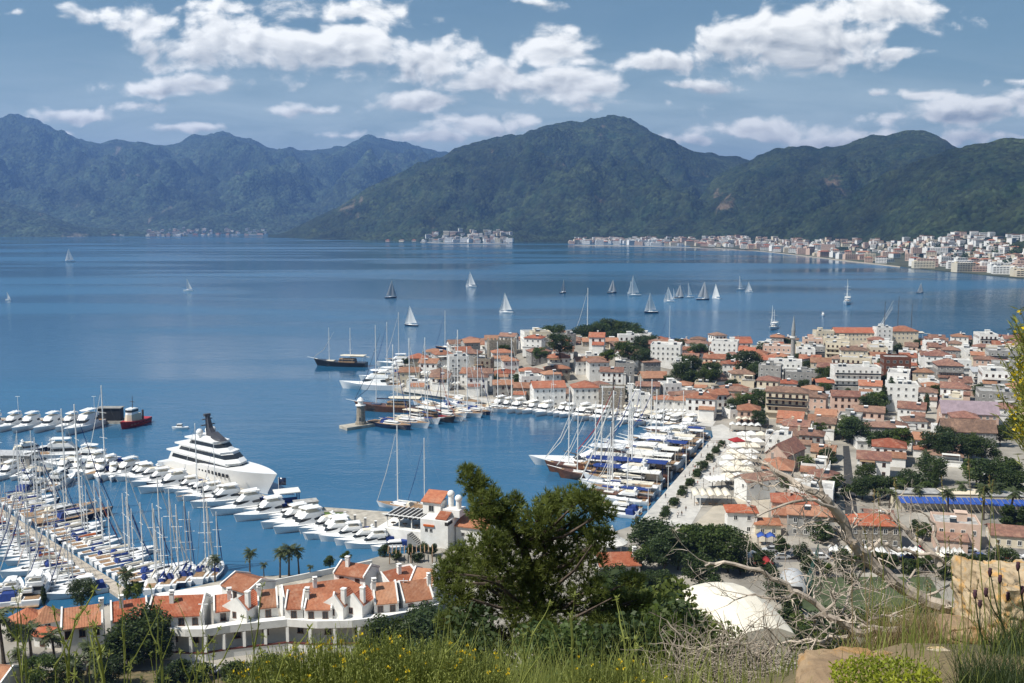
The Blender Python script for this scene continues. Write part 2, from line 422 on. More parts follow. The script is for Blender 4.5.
# ------------------------------------------------------------------ hills and mountains
def forest_mat(name, c1, c2, rock, rock_amt, cell):
    m = bpy.data.materials.new(name); m.use_nodes = True
    nt = m.node_tree; nt.nodes.clear()
    out = N(nt, 'ShaderNodeOutputMaterial')
    tc = N(nt, 'ShaderNodeTexCoord'); C = tc.outputs['Object']
    vo = N(nt, 'ShaderNodeTexVoronoi', ins={'Vector': C, 'Scale': 1.0 / cell})
    n1 = N(nt, 'ShaderNodeTexNoise', ins={'Vector': C, 'Scale': .012, 'Detail': 7.0, 'Roughness': .65})
    n2 = N(nt, 'ShaderNodeTexNoise', ins={'Vector': N(nt, 'ShaderNodeMapping', ins={'Vector': C, 'Scale': (.005, .0022, .0035), 'Rotation': (0, 0, .5)}).outputs[0], 'Scale': 1.0, 'Detail': 6.0, 'Roughness': .6, 'Distortion': .6})
    k = N(nt, 'ShaderNodeMapRange', ins={0: n1.outputs['Fac'], 1: .35, 2: .65}).outputs[0]
    a = N(nt, 'ShaderNodeMix', data_type='RGBA', ins={'Factor': k, 6: (*c1, 1), 7: (*c2, 1)})
    v2 = N(nt, 'ShaderNodeMix', data_type='RGBA', blend_type='MULTIPLY', ins={'Factor': .85, 6: a.outputs[2], 7: N(nt, 'ShaderNodeSeparateXYZ', ins={0: vo.outputs['Color']}).outputs[0]})
    hs = N(nt, 'ShaderNodeHueSaturation', ins={'Saturation': 1.0, 'Value': 1.7, 'Color': v2.outputs[2]})
    v3 = N(nt, 'ShaderNodeMix', data_type='RGBA', ins={'Factor': .25, 6: hs.outputs[0], 7: a.outputs[2]})
    r = N(nt, 'ShaderNodeMapRange', interpolation_type='SMOOTHSTEP', ins={0: n2.outputs['Fac'], 1: 1 - rock_amt, 2: 1.06 - rock_amt}).outputs[0]
    n3 = N(nt, 'ShaderNodeTexNoise', ins={'Vector': C, 'Scale': .0028, 'Detail': 9.0, 'Roughness': .7, 'Lacunarity': 2.3})
    dk = N(nt, 'ShaderNodeMapRange', ins={0: n3.outputs['Fac'], 1: .38, 2: .62, 3: .55, 4: 1.25}).outputs[0]
    v3 = N(nt, 'ShaderNodeVectorMath', operation='SCALE', ins={0: v3.outputs[2], 'Scale': dk})
    r2 = MA(nt, 'MULTIPLY', r, N(nt, 'ShaderNodeMapRange', ins={0: n1.outputs['Fac'], 1: .42, 2: .6}).outputs[0])
    mx = N(nt, 'ShaderNodeMix', data_type='RGBA', ins={'Factor': r2, 7: (*rock, 1)})
    nt.links.new(v3.outputs[0], mx.inputs[6])
    hh = MA(nt, 'MULTIPLY', vo.outputs['Distance'], -1.0)
    b = N(nt, 'ShaderNodeBump', ins={'Strength': .7, 'Distance': cell * .7, 'Height': hh})
    p = N(nt, 'ShaderNodeBsdfPrincipled', ins={'Base Color': mx.outputs[2], 'Roughness': .9, 'Specular IOR Level': .1, 'Normal': b.outputs[0]})
    nt.links.new(p.outputs[0], out.inputs[0])
    return m
def fbm(x, y, s, o=5, seed=0.0):
    return noise.fractal(Vector((x / s, y / s, seed)), 0.9, 2.1, o)
def ridged(x, y, s, o=5, seed=0.0):
    return noise.ridged_multi_fractal(Vector((x / s, y / s, seed)), 0.95, 2.1, o, 1.0, 2.0)
def mountain(name, m, foot, ridge, dr, x0, x1, nx, nt_, back, rough, seed, rs=700., shape=1.15):
    """foot: [(px, shore row)], ridge: [(px, crest row)], dr: [(px, crest depth)]: a real range; crest height follows from its depth."""
    mb = MB(); ncol = nx + 1
    cols = []
    for i in range(ncol):
        px = x0 + (x1 - x0) * i / nx
        pf = G(px, interp(foot, px))
        D = sinterp(dr, px)
        top = AT(px, sinterp(ridge, px), D)
        top.z += fbm(top.x, top.y, 120, 4, seed) * min(12, top.z * .05)
        bk = Vector((top.x * (D + back) / D, D + back, -5))
        col = []
        for j in range(nt_ + 1):
            t = j / nt_
            if t < .72:
                s = t / .72
                q = pf.lerp(top, s)
                prof = s ** shape
                z = -3 + (top.z + 3) * prof
            else:
                s = (t - .72) / .28
                q = top.lerp(bk, s)
                z = top.z * (1 - s * s * (3 - 2 * s)) - 5 * s
            env = min(1.0, min(s if t < .72 else 1 - s, 1) * 3.2) * (1 - smooth(.62, 1.0, s) * .93 if t < .72 else .3)
            rg = ridged(q.x, q.y, rs, 5, seed) - 1.0
            z += env * rough * top.z * (.50 * rg + .30 * fbm(q.x, q.y, 330, 6, seed + 3))
            z += env * top.z * .05 * (ridged(q.x, q.y, 170, 4, seed + 8) - 1)
            z += env * 5 * fbm(q.x, q.y, 45, 3, seed + 5)
            if t > 0.02 and t < .72: z = max(z, 1.0 + 20 * (t - .02))
            col.append((q.x, q.y, z))
        cols.append(col)
    vs = [p for c in cols for p in c]
    n = nt_ + 1
    fs = [(i*n+j, (i+1)*n+j, (i+1)*n+j+1, i*n+j+1) for i in range(nx) for j in range(nt_)]
    mb.faces(vs, fs)
    HILLS.append(([Vector(v) for v in vs], fs))
    return tag(mb.build(name, m, smooth=True), kind='structure')
HILLS = []
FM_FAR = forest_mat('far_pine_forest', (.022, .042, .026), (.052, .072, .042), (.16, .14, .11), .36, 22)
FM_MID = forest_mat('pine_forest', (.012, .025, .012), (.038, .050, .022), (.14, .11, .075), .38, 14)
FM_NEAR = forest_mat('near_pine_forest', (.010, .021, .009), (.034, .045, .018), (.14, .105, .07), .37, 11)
def build_hills():
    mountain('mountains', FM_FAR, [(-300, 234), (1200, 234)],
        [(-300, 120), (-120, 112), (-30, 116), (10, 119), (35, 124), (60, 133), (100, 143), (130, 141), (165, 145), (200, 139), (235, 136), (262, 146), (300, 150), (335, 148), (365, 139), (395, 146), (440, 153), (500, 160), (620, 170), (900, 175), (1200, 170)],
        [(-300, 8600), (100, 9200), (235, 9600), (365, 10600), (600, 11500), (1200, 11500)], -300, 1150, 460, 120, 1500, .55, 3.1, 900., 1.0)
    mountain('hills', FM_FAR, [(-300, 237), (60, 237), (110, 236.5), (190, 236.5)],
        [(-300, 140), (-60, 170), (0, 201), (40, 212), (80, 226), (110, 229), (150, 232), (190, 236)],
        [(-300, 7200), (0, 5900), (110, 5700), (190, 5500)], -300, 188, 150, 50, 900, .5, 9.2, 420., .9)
    mountain('mountains', FM_MID, [(268, 237), (330, 240), (450, 242), (600, 243), (760, 246), (900, 250), (1300, 255)],
        [(268, 236.9), (284, 233), (300, 226), (340, 207), (380, 186), (420, 167), (450, 154), (480, 144), (520, 134), (560, 125), (590, 120), (615, 122), (640, 127), (665, 137), (690, 149), (715, 157), (745, 162), (800, 158), (1000, 150), (1300, 150)],
        [(268, 5300), (300, 5150), (340, 5100), (450, 5350), (600, 5600), (720, 5600), (1300, 5600)], 268, 1250, 420, 120, 1300, .62, 6.6, 620., 1.05)
    mountain('hills', FM_NEAR, [(640, 243), (760, 246), (870, 252), (950, 262), (1100, 275), (1400, 290)],
        [(640, 236), (690, 208), (715, 178), (745, 163), (775, 151), (810, 149), (845, 147), (870, 141), (900, 138), (925, 136), (945, 143), (958, 152), (990, 158), (1100, 150), (1400, 150)],
        [(640, 4300), (760, 4400), (920, 4300), (1100, 4000), (1400, 3600)], 640, 1350, 340, 110, 1100, .5, 2.3, 520., 1.25)
    mountain('hills', FM_NEAR, [(700, 246), (800, 247), (880, 252), (950, 262), (1100, 277), (1400, 300)],
        [(700, 243), (760, 230), (810, 212), (850, 196), (880, 180), (910, 165), (940, 154), (970, 146), (1000, 141), (1040, 142), (1150, 130), (1400, 120)],
        [(700, 3500), (850, 3300), (1000, 3000), (1150, 2700), (1400, 2300)], 700, 1350, 320, 100, 900, .45, 12.9, 430., 1.9)
build_hills()

# ------------------------------------------------------------------ town ground, quays, hillside
CASTLE = (46.0, 575.0)
def gz(x, y):
    b = 14.0 * math.exp(-((x - CASTLE[0]) / 55) ** 2 - ((y - CASTLE[1]) / 42) ** 2)
    b += 4.0 * math.exp(-((x + 5) / 40) ** 2 - ((y - 590) / 40) ** 2)
    return 1.6 + b
def px_poly(l, z): return [G(x, y, z) for x, y in l]
def slab(name, pts, z0, z1, m, kind='structure', **kw):
    mb = MB()
    a = sum(p[0]*q[1]-q[0]*p[1] for p, q in zip(pts, pts[1:] + pts[:1]))
    pts = list(pts) if a > 0 else list(reversed(pts))
    mb.prism(pts, z0, z1)
    return tag(mb.build(name, m), kind=kind, **kw)
M_GROUND = mat('town_ground', (.40, .37, .32), .9, .25, .06, spec=.1, detail=9)
def build_ground():
    land = px_poly([(-260, 625), (-40, 618), (20, 620), (60, 612), (135, 601), (235, 577), (318, 574), (380, 556), (440, 550),
                    (300, 509), (157, 473), (150, 468), (166, 465), (262, 494), (300, 505), (370, 511), (425, 514), (480, 522), (540, 536), (600, 536), (638, 524),
                    (714, 436), (712, 427), (640, 418), (560, 409), (505, 405), (402, 391), (384, 384), (392, 370), (420, 358),
                    (470, 346), (540, 341), (640, 345), (740, 346), (830, 341), (1024, 343), (1200, 344)], 1.6)
    land += [Vector((620, 560, 0)), Vector((620, 120, 0)), Vector((-330, 120, 0))]
    slab('town_ground', land, -3, 1.6, M_GROUND)
    # castle mound on the peninsula
    mb = MB(); n = 60
    vs = []
    for i in range(n + 1):
        for j in range(n + 1):
            x, y = -105 + 290 * i / n, 480 + 195 * j / n
            z = gz(x, y)
            vs.append((x, y, z + .03 if z > 1.9 else -4))
    mb.faces(vs, [(i*(n+1)+j, (i+1)*(n+1)+j, (i+1)*(n+1)+j+1, i*(n+1)+j+1) for i in range(n) for j in range(n)])
    tag(mb.build('hill', M_GROUND, smooth=True), kind='structure')
    # promenade along the inner harbour
    slab('promenade', px_poly([(638, 523), (713, 437), (711, 427), (722, 424), (746, 438), (738, 446), (690, 527)], 1.6), 1.605, 1.66, M_PAVE)
    slab('promenade', px_poly([(403, 391.5), (405, 388), (500, 400), (620, 411), (716, 421), (712, 427), (640, 418.5), (505, 405.5)], 1.6), 1.605, 1.66, M_PAVE)
    slab('pavement', px_poly([(690, 528), (724, 497), (770, 500), (765, 548), (640, 552), (636, 528)], 1.6), 1.604, 1.65, mat('cream_paving', (.46, .41, .33), .85, .1, .25))
    slab('street', px_poly([(843, 446), (849, 446), (862, 548), (846, 548)], 1.6), 1.604, 1.64, M_ASPH)
    slab('road', px_poly([(760, 548), (1100, 548), (1100, 562), (755, 562)], 1.6), 1.604, 1.64, mat('light_road', (.22, .21, .20), .85, .2, .5))
    # marina mole strip and lawn
    slab('quay', px_poly([(157, 472.5), (440, 549), (470, 535), (425, 514.5), (300, 505.5), (262, 494.5), (166, 465.5)], 1.6), 1.605, 1.66, M_QUAY)
    slab('lawn', px_poly([(308, 510.5), (345, 512), (352, 521), (330, 519)], 1.6), 1.665, 1.70, mat('lawn_grass', (.10, .16, .035), .9, .25, .8))
    slab('quay', px_poly([(136, 600), (234, 578), (316, 575), (300, 592), (150, 606)], 1.6), 1.605, 1.66, M_QUAY)
    def pier(name, a, b, w, z=1.0, m=M_QUAY):
        a, b = G(*a, z), G(*b, z); t = (b - a); t.z = 0; t.normalize(); s = Vector((-t.y, t.x, 0)) * w / 2
        return slab(name, [a - s, b - s, b + s, a + s], -3, z, m)
    pier('breakwater', (-60, 419), (137, 419.5), 7, 1.4)
    pier('pier', (-50, 455), (48, 470), 5, 1.0)
    pier('pier', (-14, 503), (126, 594), 3.2, .9, mat('pier_planks', (.5, .44, .36), .8, .15, 1.0))
    pier('jetty', (343, 426.5), (492, 404.5), 7, 1.3)
    # hillside below the viewpoint
    prof = [(-30, 88.3), (0, 88.2), (3, 87.4), (6, 86.85), (9, 85.35), (12, 83.85), (22, 78.7), (40, 69.0), (70, 53.5), (110, 32.5), (150, 12.0), (172, 3.6), (186, 1.5), (198, .9)]
    mb = MB()
    ys = [-30, -10, -4, -1, 0] + [i * .5 for i in range(1, 26)] + [13 + i for i in range(0, 14)] + [28 + 4 * i for i in range(0, 46)]
    xs = [-260, -200, -150, -120, -90, -70, -55, -42, -32, -24, -18, -14] + [-11 + .5 * i for i in range(45)] + [14, 18, 24, 32, 42, 55, 70, 90, 120, 150, 200, 260]
    global hill_z
    def hill_z(x, y):
        z = sinterp(prof, y)
        nearw = 1 - smooth(9, 16, y)
        z += .42 * smooth(1.0, 2.6, x) * smooth(2, 5, y) * (1 - smooth(6, 7.5, y)) - nearw * .25 * smooth(-.6, -2.2, x)
        z += 1.0 * smooth(3.0, 4.1, x) * smooth(6, 7.5, y) * (1 - smooth(9, 11.5, y))
        z += .10 * fbm(x, y, 1.6, 4, 1.0) * (1 - smooth(12, 30, y)) + smooth(8, 30, y) * 1.0 * fbm(x, y, 14, 4, 7.) * (1 - smooth(150, 190, y))
        return z
    vs = [(x, y, hill_z(x, y)) for x in xs for y in ys]
    n = len(ys)
    mb.faces(vs, [(i*n+j, (i+1)*n+j, (i+1)*n+j+1, i*n+j+1) for i in range(len(xs)-1) for j in range(n-1)])
    tag(mb.build('hillside', mat('hillside_earth', (.20, .15, .085), .95, .3, .9, bump=.6, col2=(.09, .085, .04), detail=9), smooth=True), kind='structure')
build_ground()

# ------------------------------------------------------------------ haze over the bay
def build_haze():
    m = bpy.data.materials.new('haze_air'); m.use_nodes = True
    nt = m.node_tree; nt.nodes.clear()
    out = N(nt, 'ShaderNodeOutputMaterial')
    v = N(nt, 'ShaderNodeVolumePrincipled', ins={'Color': (.25, .47, 1.0, 1), 'Density': 9.0e-5, 'Anisotropy': .25})
    nt.links.new(v.outputs[0], out.inputs['Volume'])
    mb = MB(); mb.box(-17000, 17000, -260, 15500, -4.5, 1080)
    tag(mb.build('haze', m), kind='stuff')
build_haze()
# ================================================================== boats (bow along +Y, waterline at z = 0)
def hull_rings(L, B, fb, bow_rise=.5, stern_w=.8, n=19, draft=.5, flare=1.0, x0=None, fine=.55):
    rs = []
    for i in range(n):
        t = i / (n - 1)
        y = -L / 2 + L * t
        w = B / 2 * (stern_w + (1 - stern_w) * smooth(0, .4, t)) if t < .4 else B / 2 * max(.012, 1 - ((t - .4) / .6) ** (2.3))
        z = fb * (1 + bow_rise * max(0, (t - .25) / .75) ** 1.8)
        wl = w * (.86 if t < .5 else .86 - fine * (t - .5) * 2 * .86)
        yb = y - (L * .055 * flare * smooth(.6, 1, t))      # raked stem
        rs.append([(-w, y, z), (-wl, yb, .05), (-wl * .55, yb, -draft), (wl * .55, yb, -draft), (wl, yb, .05), (w, y, z)])
    return rs
def make_hull(root, L, B, fb, m, deckm, **kw):
    rs = hull_rings(L, B, fb, **kw)
    mb = MB()
    mb.rings(rs, 0, True, True)
    h = mb.build('hull', m, root, auto=38)
    dk = MB()
    for a, b in zip(rs, rs[1:]):
        dk.poly([Vector(a[0]) * .985 + Vector((0, 0, .03)), Vector(a[5]) * .985 + Vector((0, 0, .03)), Vector(b[5]) * .985 + Vector((0, 0, .03)), Vector(b[0]) * .985 + Vector((0, 0, .03))])
    dk.build('deck', deckm, root)
    return h
def cabin_rings(y0, y1, w0, w1, z0, z1, rake0, rake1, taper=.85, n=1):
    """A superstructure block: plan widths w0 (aft) and w1 (forward), front raked by rake1, aft by rake0."""
    a = [(-w0, y0, z0), (w0, y0, z0), (w1, y1, z0), (0, y1 + w1 * .5, z0), (-w1, y1, z0)]
    k = taper
    b = [(-w0 * k, y0 + rake0, z1), (w0 * k, y0 + rake0, z1), (w1 * k, y1 - rake1, z1), (0, y1 - rake1 + w1 * .4, z1), (-w1 * k, y1 - rake1, z1)]
    return [a, b]
def lerp_ring(r, a, b, grow=0.0):
    out = []
    for t in (a, b):
        q = [Vector(p).lerp(Vector(s), t) for p, s in zip(*r)]
        c = sum(q, Vector()) / len(q)
        out.append([p + (p - c).normalized() * grow for p in q])
    return out
def motor_yacht(L, hullm=M_GEL, cover=None, fly=True, name='motor_yacht', hard=False):
    r = empty(name)
    B, fb = L * .27, .07 * L + .35
    make_hull(r, L, B, fb, hullm, M_GEL if L < 20 else M_TEAK, bow_rise=.45)
    hc = .085 * L + .5
    cr = cabin_rings(-.28 * L, .16 * L, B * .40, B * .30, fb * .95, fb + hc, .03 * L, .13 * L)
    mb = MB(); mb.rings(cr); c = mb.build('cabin', M_GEL, r)
    mb = MB(); mb.rings(lerp_ring(cr, .42, .80, .035), 0, False, False); mb.build('windshield', M_GLASS, c)
    mb = MB(); mb.rings([[(x, y, z + .012 * L) for x, y, z in hull_rings(L * .5, B * .62, fb * 1.1, n=7)[k][i:i + 1] + []] for k in ()] or cabin_rings(.17 * L, .36 * L, B * .27, B * .10, fb * 1.05, fb * 1.28 + .1, 0, .06 * L)); mb.build('foredeck_hatch', M_GEL, r)
    if fly:
        fr = cabin_rings(-.30 * L, .02 * L, B * .37, B * .30, fb + hc + .02, fb + hc + .05 * L, 0, .05 * L, .95)
        mb = MB(); mb.rings(fr); f = mb.build('flybridge', M_GEL, r)
        mb = MB(); mb.box(-B * .26, B * .26, -.24 * L, -.06 * L, fb + hc + .05 * L + .01, fb + hc + .05 * L + .18); mb.build('cockpit_cushion', M_CREAMC, f)
        mb = MB(); z = fb + hc + .05 * L
        for s in (-1, 1): mb.tube([(s * B * .36, -.27 * L, z - .2), (s * B * .33, -.25 * L, z + .05 * L)], .12)
        mb.box(-B * .36, B * .36, -.28 * L, -.22 * L, z + .05 * L, z + .05 * L + .14)
        a = mb.build('radar_arch', M_GEL, r)
        mb = MB(); mb.ball((0, -.25 * L, z + .05 * L + .4), .35, 8); mb.build('radar_dome', M_GEL, a, True)
        if hard:
            mb = MB(); mb.rings(cabin_rings(-.27 * L, -.02 * L, B * .33, B * .26, z + .055 * L + .15, z + .055 * L + .3, 0, .02 * L, .96)); mb.build('hardtop', M_GEL, r)
    if cover:
        mb = MB(); z = fb + hc * .75
        mb.rings(cabin_rings(-.47 * L, -.27 * L, B * .40, B * .38, fb * 1.02, z + .25, .04 * L, .01 * L, .9)); mb.build('cockpit_cover', cover, r)
    else:
        mb = MB(); mb.box(-B * .33, B * .33, -.46 * L, -.29 * L, fb + .04, fb + .10); mb.build('cockpit_sole', M_TEAK, r)
    mb = MB(); mb.box(-B * .36, B * .36, -.545 * L, -.497 * L, .25, .42); mb.build('swim_platform', M_TEAK, r)
    return r
def rig(root, L, H, mastm, covm, y=.08, boom=True, fb=1.0, wires=True, spread=2, rad=.15):
    mb = MB(); mb.tube([(0, y * L, fb * .9), (0, y * L - .004 * H, H)], [rad, rad * .75], 6); m = mb.build('mast', mastm, root)
    for k in range(spread):
        z = H * (.42 + .28 * k); mb = MB(); mb.tube([(-L * .10, y * L, z), (L * .10, y * L, z)], .06, 4); mb.build('spreader', mastm, m)
    if boom:
        mb = MB(); mb.tube([(0, y * L - .2, fb + 1.5), (0, (y - .37) * L, fb + 1.6)], .10, 5); mb.build('boom', mastm, m)
        mb = MB(); mb.tube([(0, y * L - .3, fb + 1.75), (0, (y - .2) * L, fb + 1.8), (0, (y - .36) * L, fb + 1.75)], [.34, .24, .12], 6); mb.build('sail_cover', covm, m)
    if wires:
        mb = MB()
        for p in ((0, .49 * L, fb * 1.25), (0, -.49 * L, fb), (L * .13, y * L - .3, fb), (-L * .13, y * L - .3, fb)):
            mb.tube([p, (0, y * L, H * .97)], .022, 3)
        mb.build('rigging', M_WIRE, m)
        mb = MB(); mb.tube([(0, .485 * L, fb * 1.3), (0, .30 * L, H * .42), (0, .1 * L, H * .9)], [.10, .13, .06], 5); mb.build('furled_sail', covm if covm is not M_CREAMC else M_WHITEC, m)
    return m
def sailing_yacht(L, H, hullm=M_GEL, cov=M_BLUEC, mastm=M_SPAR, bimini=None, rad=.15):
    r = empty('sailing_yacht')
    B, fb = L * .28, .06 * L + .45
    make_hull(r, L, B, fb, hullm, M_GEL if L < 18 else M_TEAK, bow_rise=.3, stern_w=.72)
    cr = cabin_rings(-.12 * L, .22 * L, B * .30, B * .16, fb, fb + .04 * L + .15, .02 * L, .08 * L)
    mb = MB(); mb.rings(cr); c = mb.build('cabin', M_GEL, r)
    mb = MB(); mb.rings(lerp_ring(cr, .35, .75, .02), 0, False, False); mb.build('window', M_GLASS, c)
    mb = MB(); mb.rings(cabin_rings(-.20 * L, -.10 * L, B * .32, B * .26, fb, fb + .05 * L + .4, .03 * L, .05 * L, .85)); mb.build('sprayhood', bimini or cov, r)
    mb = MB(); mb.box(-B * .26, B * .26, -.42 * L, -.21 * L, fb + .03, fb + .09); mb.build('cockpit_sole', M_TEAK, r)
    rig(r, L, H, mastm, cov, fb=fb, rad=rad)
    return r
def gulet(L, masts, hullm=M_WOODH, awn=M_WHITEC, sparm=M_SPAR, cov=M_CREAMC, name='gulet', deckm=M_TEAK):
    r = empty(name)
    B, fb = L * .25, .065 * L + .4
    make_hull(r, L, B, fb, hullm, deckm, bow_rise=.75, stern_w=.85, flare=1.4)
    cr = cabin_rings(-.30 * L, .0, B * .32, B * .27, fb, fb + .055 * L + .4, .01 * L, .02 * L, .95)
    mb = MB(); mb.rings(cr); c = mb.build('deckhouse', M_TEAK if hullm is not M_GEL else M_GEL, r)
    mb = MB(); mb.rings(lerp_ring(cr, .40, .80, .03), 0, False, False); mb.build('window', M_GLASS, c)
    mb = MB(); mb.rings(cabin_rings(-.48 * L, -.05 * L, B * .40, B * .36, fb + .10 * L + .8, fb + .10 * L + 1.0, 0, 0, .97))
    for s in (-1, 1):
        for y in (-.45, -.26, -.07): mb.tube([(s * B * .34, y * L, fb), (s * B * .34, y * L, fb + .1 * L + .8)], .07, 4)
    mb.build('awning', awn, r)
    mb = MB(); mb.tube([(0, .42 * L, fb * 1.6), (0, .62 * L, fb * 2.1)], [.2, .09], 6); mb.build('bowsprit', sparm, r)
    mb = MB(); mb.box(-B * .22, B * .22, .10 * L, .30 * L, fb * 1.12, fb * 1.3 + .15); mb.build('sunbathing_mattress', cov, r)
    for y, H in masts: rig(r, L, H, sparm, cov, y=y, fb=fb + .05 * L, rad=.2, boom=(y < .2 or len(masts) == 1))
    return r
def sail_at_sea(L, H, hullm, sailm, jib=True):
    r = empty('sailboat')
    B, fb = L * .27, .07 * L + .3
    make_hull(r, L, B, fb, hullm, M_GEL, bow_rise=.3)
    mb = MB(); mb.rings(cabin_rings(-.1 * L, .2 * L, B * .28, B * .15, fb, fb + .5, .2, .6)); mb.build('cabin', M_GEL, r)
    mb = MB(); mb.tube([(0, .1 * L, fb), (0, .1 * L, H)], [.16, .1], 5); mb.build('mast', M_SPAR, r)
    def sail(nm, foot_a, foot_b, head, belly):
        mb = MB(); n = 7; rows = []
        for i in range(n + 1):
            t = i / n; a = Vector(foot_a).lerp(Vector(head), t); b = Vector(foot_b).lerp(Vector(head), t)
            rows.append([a.lerp(b, s) + Vector((belly * math.sin(math.pi * s) * (1 - t * .8), 0, 0)) for s in (0, .33, .66, 1)])
        vs = [p for q in rows for p in q]
        mb.faces(vs, [(i*4+j, i*4+j+1, (i+1)*4+j+1, (i+1)*4+j) for i in range(n) for j in range(3)])
        mb.build(nm, sailm, r, True)
    sail('mainsail', (0, .07 * L, fb + 1.2), (.6, -.40 * L, fb + 1.3), (0, .08 * L, H), .8)
    if jib: sail('jib', (0, .48 * L, fb + .5), (.9, .02 * L, fb + 1.0), (0, .12 * L, H * .92), .9)
    return r
def superyacht(L=66.0):
    r = empty('superyacht'); B = 12.5
    ns = 27; rs = []
    for i in range(ns):
        t = i / (ns - 1); y = -L / 2 + L * t
        w = B / 2 * (.86 + .14 * smooth(0, .3, t)) * (1 if t < .5 else max(.01, 1 - ((t - .5) / .5) ** 2.6))
        z = 2.4 + 2.4 * smooth(.02, .22, t) + 1.4 * smooth(.3, .45, t) + 1.6 * max(0, (t - .4) / .6)
        wl = w * (.94 if t < .5 else .94 - .5 * (t - .5) * 2); yb = y - 5.5 * smooth(.7, 1, t)
        rs.append([(-w, y, z), (-wl, yb, .6), (-wl * .9, yb, -1), (wl * .9, yb, -1), (wl, yb, .6), (w, y, z)])
    mb = MB(); mb.rings(rs); hull = mb.build('hull', M_GEL, r, auto=38)
    mb = MB()
    for a, b in zip(rs, rs[1:]): mb.poly([Vector(a[0]) * .985 + Vector((0, 0, .04)), Vector(a[5]) * .985 + Vector((0, 0, .04)), Vector(b[5]) * .985 + Vector((0, 0, .04)), Vector(b[0]) * .985 + Vector((0, 0, .04))])
    mb.build('deck', M_TEAK, r)
    for k in range(9):                                # portholes along the hull
        for s in (-1, 1):
            y = -4 + 2.0 * k
            mb = MB(); x = 6.14 if y < 8 else 6.14 - (y - 8) * .09
            mb.box(min(s * x, s * (x - .5)), max(s * x, s * (x - .5)), y, y + .9, 4.1, 5.2); mb.build('porthole', M_GLASS, hull)
    def tier(nm, y0, y1, w0, w1, z0, z1, r0, r1, band=(.38, .80), tp=.95):
        cr = cabin_rings(y0, y1, w0, w1, z0, z1, r0, r1, tp)
        mb = MB(); mb.rings(cr); t = mb.build(nm, M_GEL, r)
        b = lerp_ring(cr, band[0], band[1], .06)
        mb = MB(); mb.rings([[p + Vector((0, 1.5 if i in (0, 1) else 0, 0)) for i, p in enumerate(q)] for q in b], 0, False, False); mb.build('window_band', M_GLASS, t)
        # overhanging brow above the glass
        top = [Vector(p) for p in cr[1]]; c = sum(top, Vector()) / 5
        g = [[p + (p - c).normalized() * .7 + Vector((0, -2.5 if i in (0, 1) else 0, h)) for i, p in enumerate(top)] for h in (-.25, .28)]
        mb = MB(); mb.rings(g); mb.build('deck_overhang', M_GEL, t)
    tier('main_saloon', -25, 14, 5.4, 4.2, 4.6, 7.9, 2, 5)
    tier('upper_saloon', -21, 10.5, 4.9, 3.8, 8.1, 11.0, 3, 5)
    tier('bridge', -15, 4.5, 4.3, 3.2, 11.2, 13.9, 3, 4)
    mb = MB(); mb.rings(cabin_rings(-12, -1, 3.2, 2.2, 14.1, 15.1, 2, 3, .85)); mb.build('sun_deck', M_GEL, r)
    m_ = mat('grey_mast_paint', (.07, .07, .08), .4, .1)
    mb = MB(); mb.rings([[(-1.1, -6.5, 15), (1.1, -6.5, 15), (1.1, -2.2, 15), (-1.1, -2.2, 15)], [(-.8, -7.2, 18), (.8, -7.2, 18), (.8, -5, 18), (-.8, -5, 18)], [(-.45, -7.8, 22.5), (.45, -7.8, 22.5), (.45, -6.6, 22.5), (-.45, -6.6, 22.5)]])
    mb.box(-2.6, 2.6, -7.4, -6.6, 18.6, 18.9); mb.box(-1.9, 1.9, -7.8, -7.0, 20.6, 20.85); mb.box(-1.1, 1.1, -7.9, -6.7, 21.7, 22.6)
    mb.rings([[(-1.6, -3, 14.6), (1.6, -3, 14.6), (1.4, 3, 14.3), (-1.4, 3, 14.3)], [(-1.4, -3.2, 16.6), (1.4, -3.2, 16.6), (.9, 1.6, 15.0), (-.9, 1.6, 15.0)]])
    mb.build('mast', m_, r)
    for p in ((-2.6, -8.2, 16.3), (2.6, -8.2, 16.3), (-2.3, -10.5, 15.9)):
        mb = MB(); mb.ball(p, 1.25, 12); mb.lathe([(.5, -1.8), (.5, -1.0)], 8, p); mb.build('radar_dome', M_GEL, r, True)
    return r
def tug():
    r = empty('tugboat'); red = mat('red_hull_paint', (.45, .03, .03), .4, .1)
    make_hull(r, 19, 7, 2.3, red, mat('green_deck', (.10, .13, .08), .7, .2), bow_rise=.5)
    mb = MB(); mb.rings(cabin_rings(-3, 4, 2.2, 1.9, 2.4, 5.4, .2, .4)); w = mb.build('deckhouse', M_CREAM, r)
    cr = cabin_rings(-1, 3.5, 1.9, 1.6, 5.45, 8.0, .2, .3, 1.02)
    mb = MB(); mb.rings(cr); w = mb.build('wheelhouse', M_GEL, r)
    mb = MB(); mb.rings(lerp_ring(cr, .4, .8, .04), 0, False, False); mb.build('window', M_GLASS, w)
    mb = MB(); mb.tube([(0, .5, 8), (0, .3, 13.5)], [.18, .1]); mb.box(-1.2, 1.2, .2, .5, 10.6, 10.8); mb.build('mast', M_SPARD, r)
    for s in (-1, 1):
        mb = MB(); mb.lathe([(.45, 2.4), (.45, 6.4), (.35, 6.5)], 8, (s * 1.9, -4.0, 0)); mb.build('funnel', M_SPARD, r)
    mb = MB()
    for k in range(7): mb.lathe([(.25, -.12), (.5, 0), (.25, .12)], 8, (-3.4, -6 + 2 * k, 1.6))
    mb.build('tyre_fender', M_DARK, r)
    return r
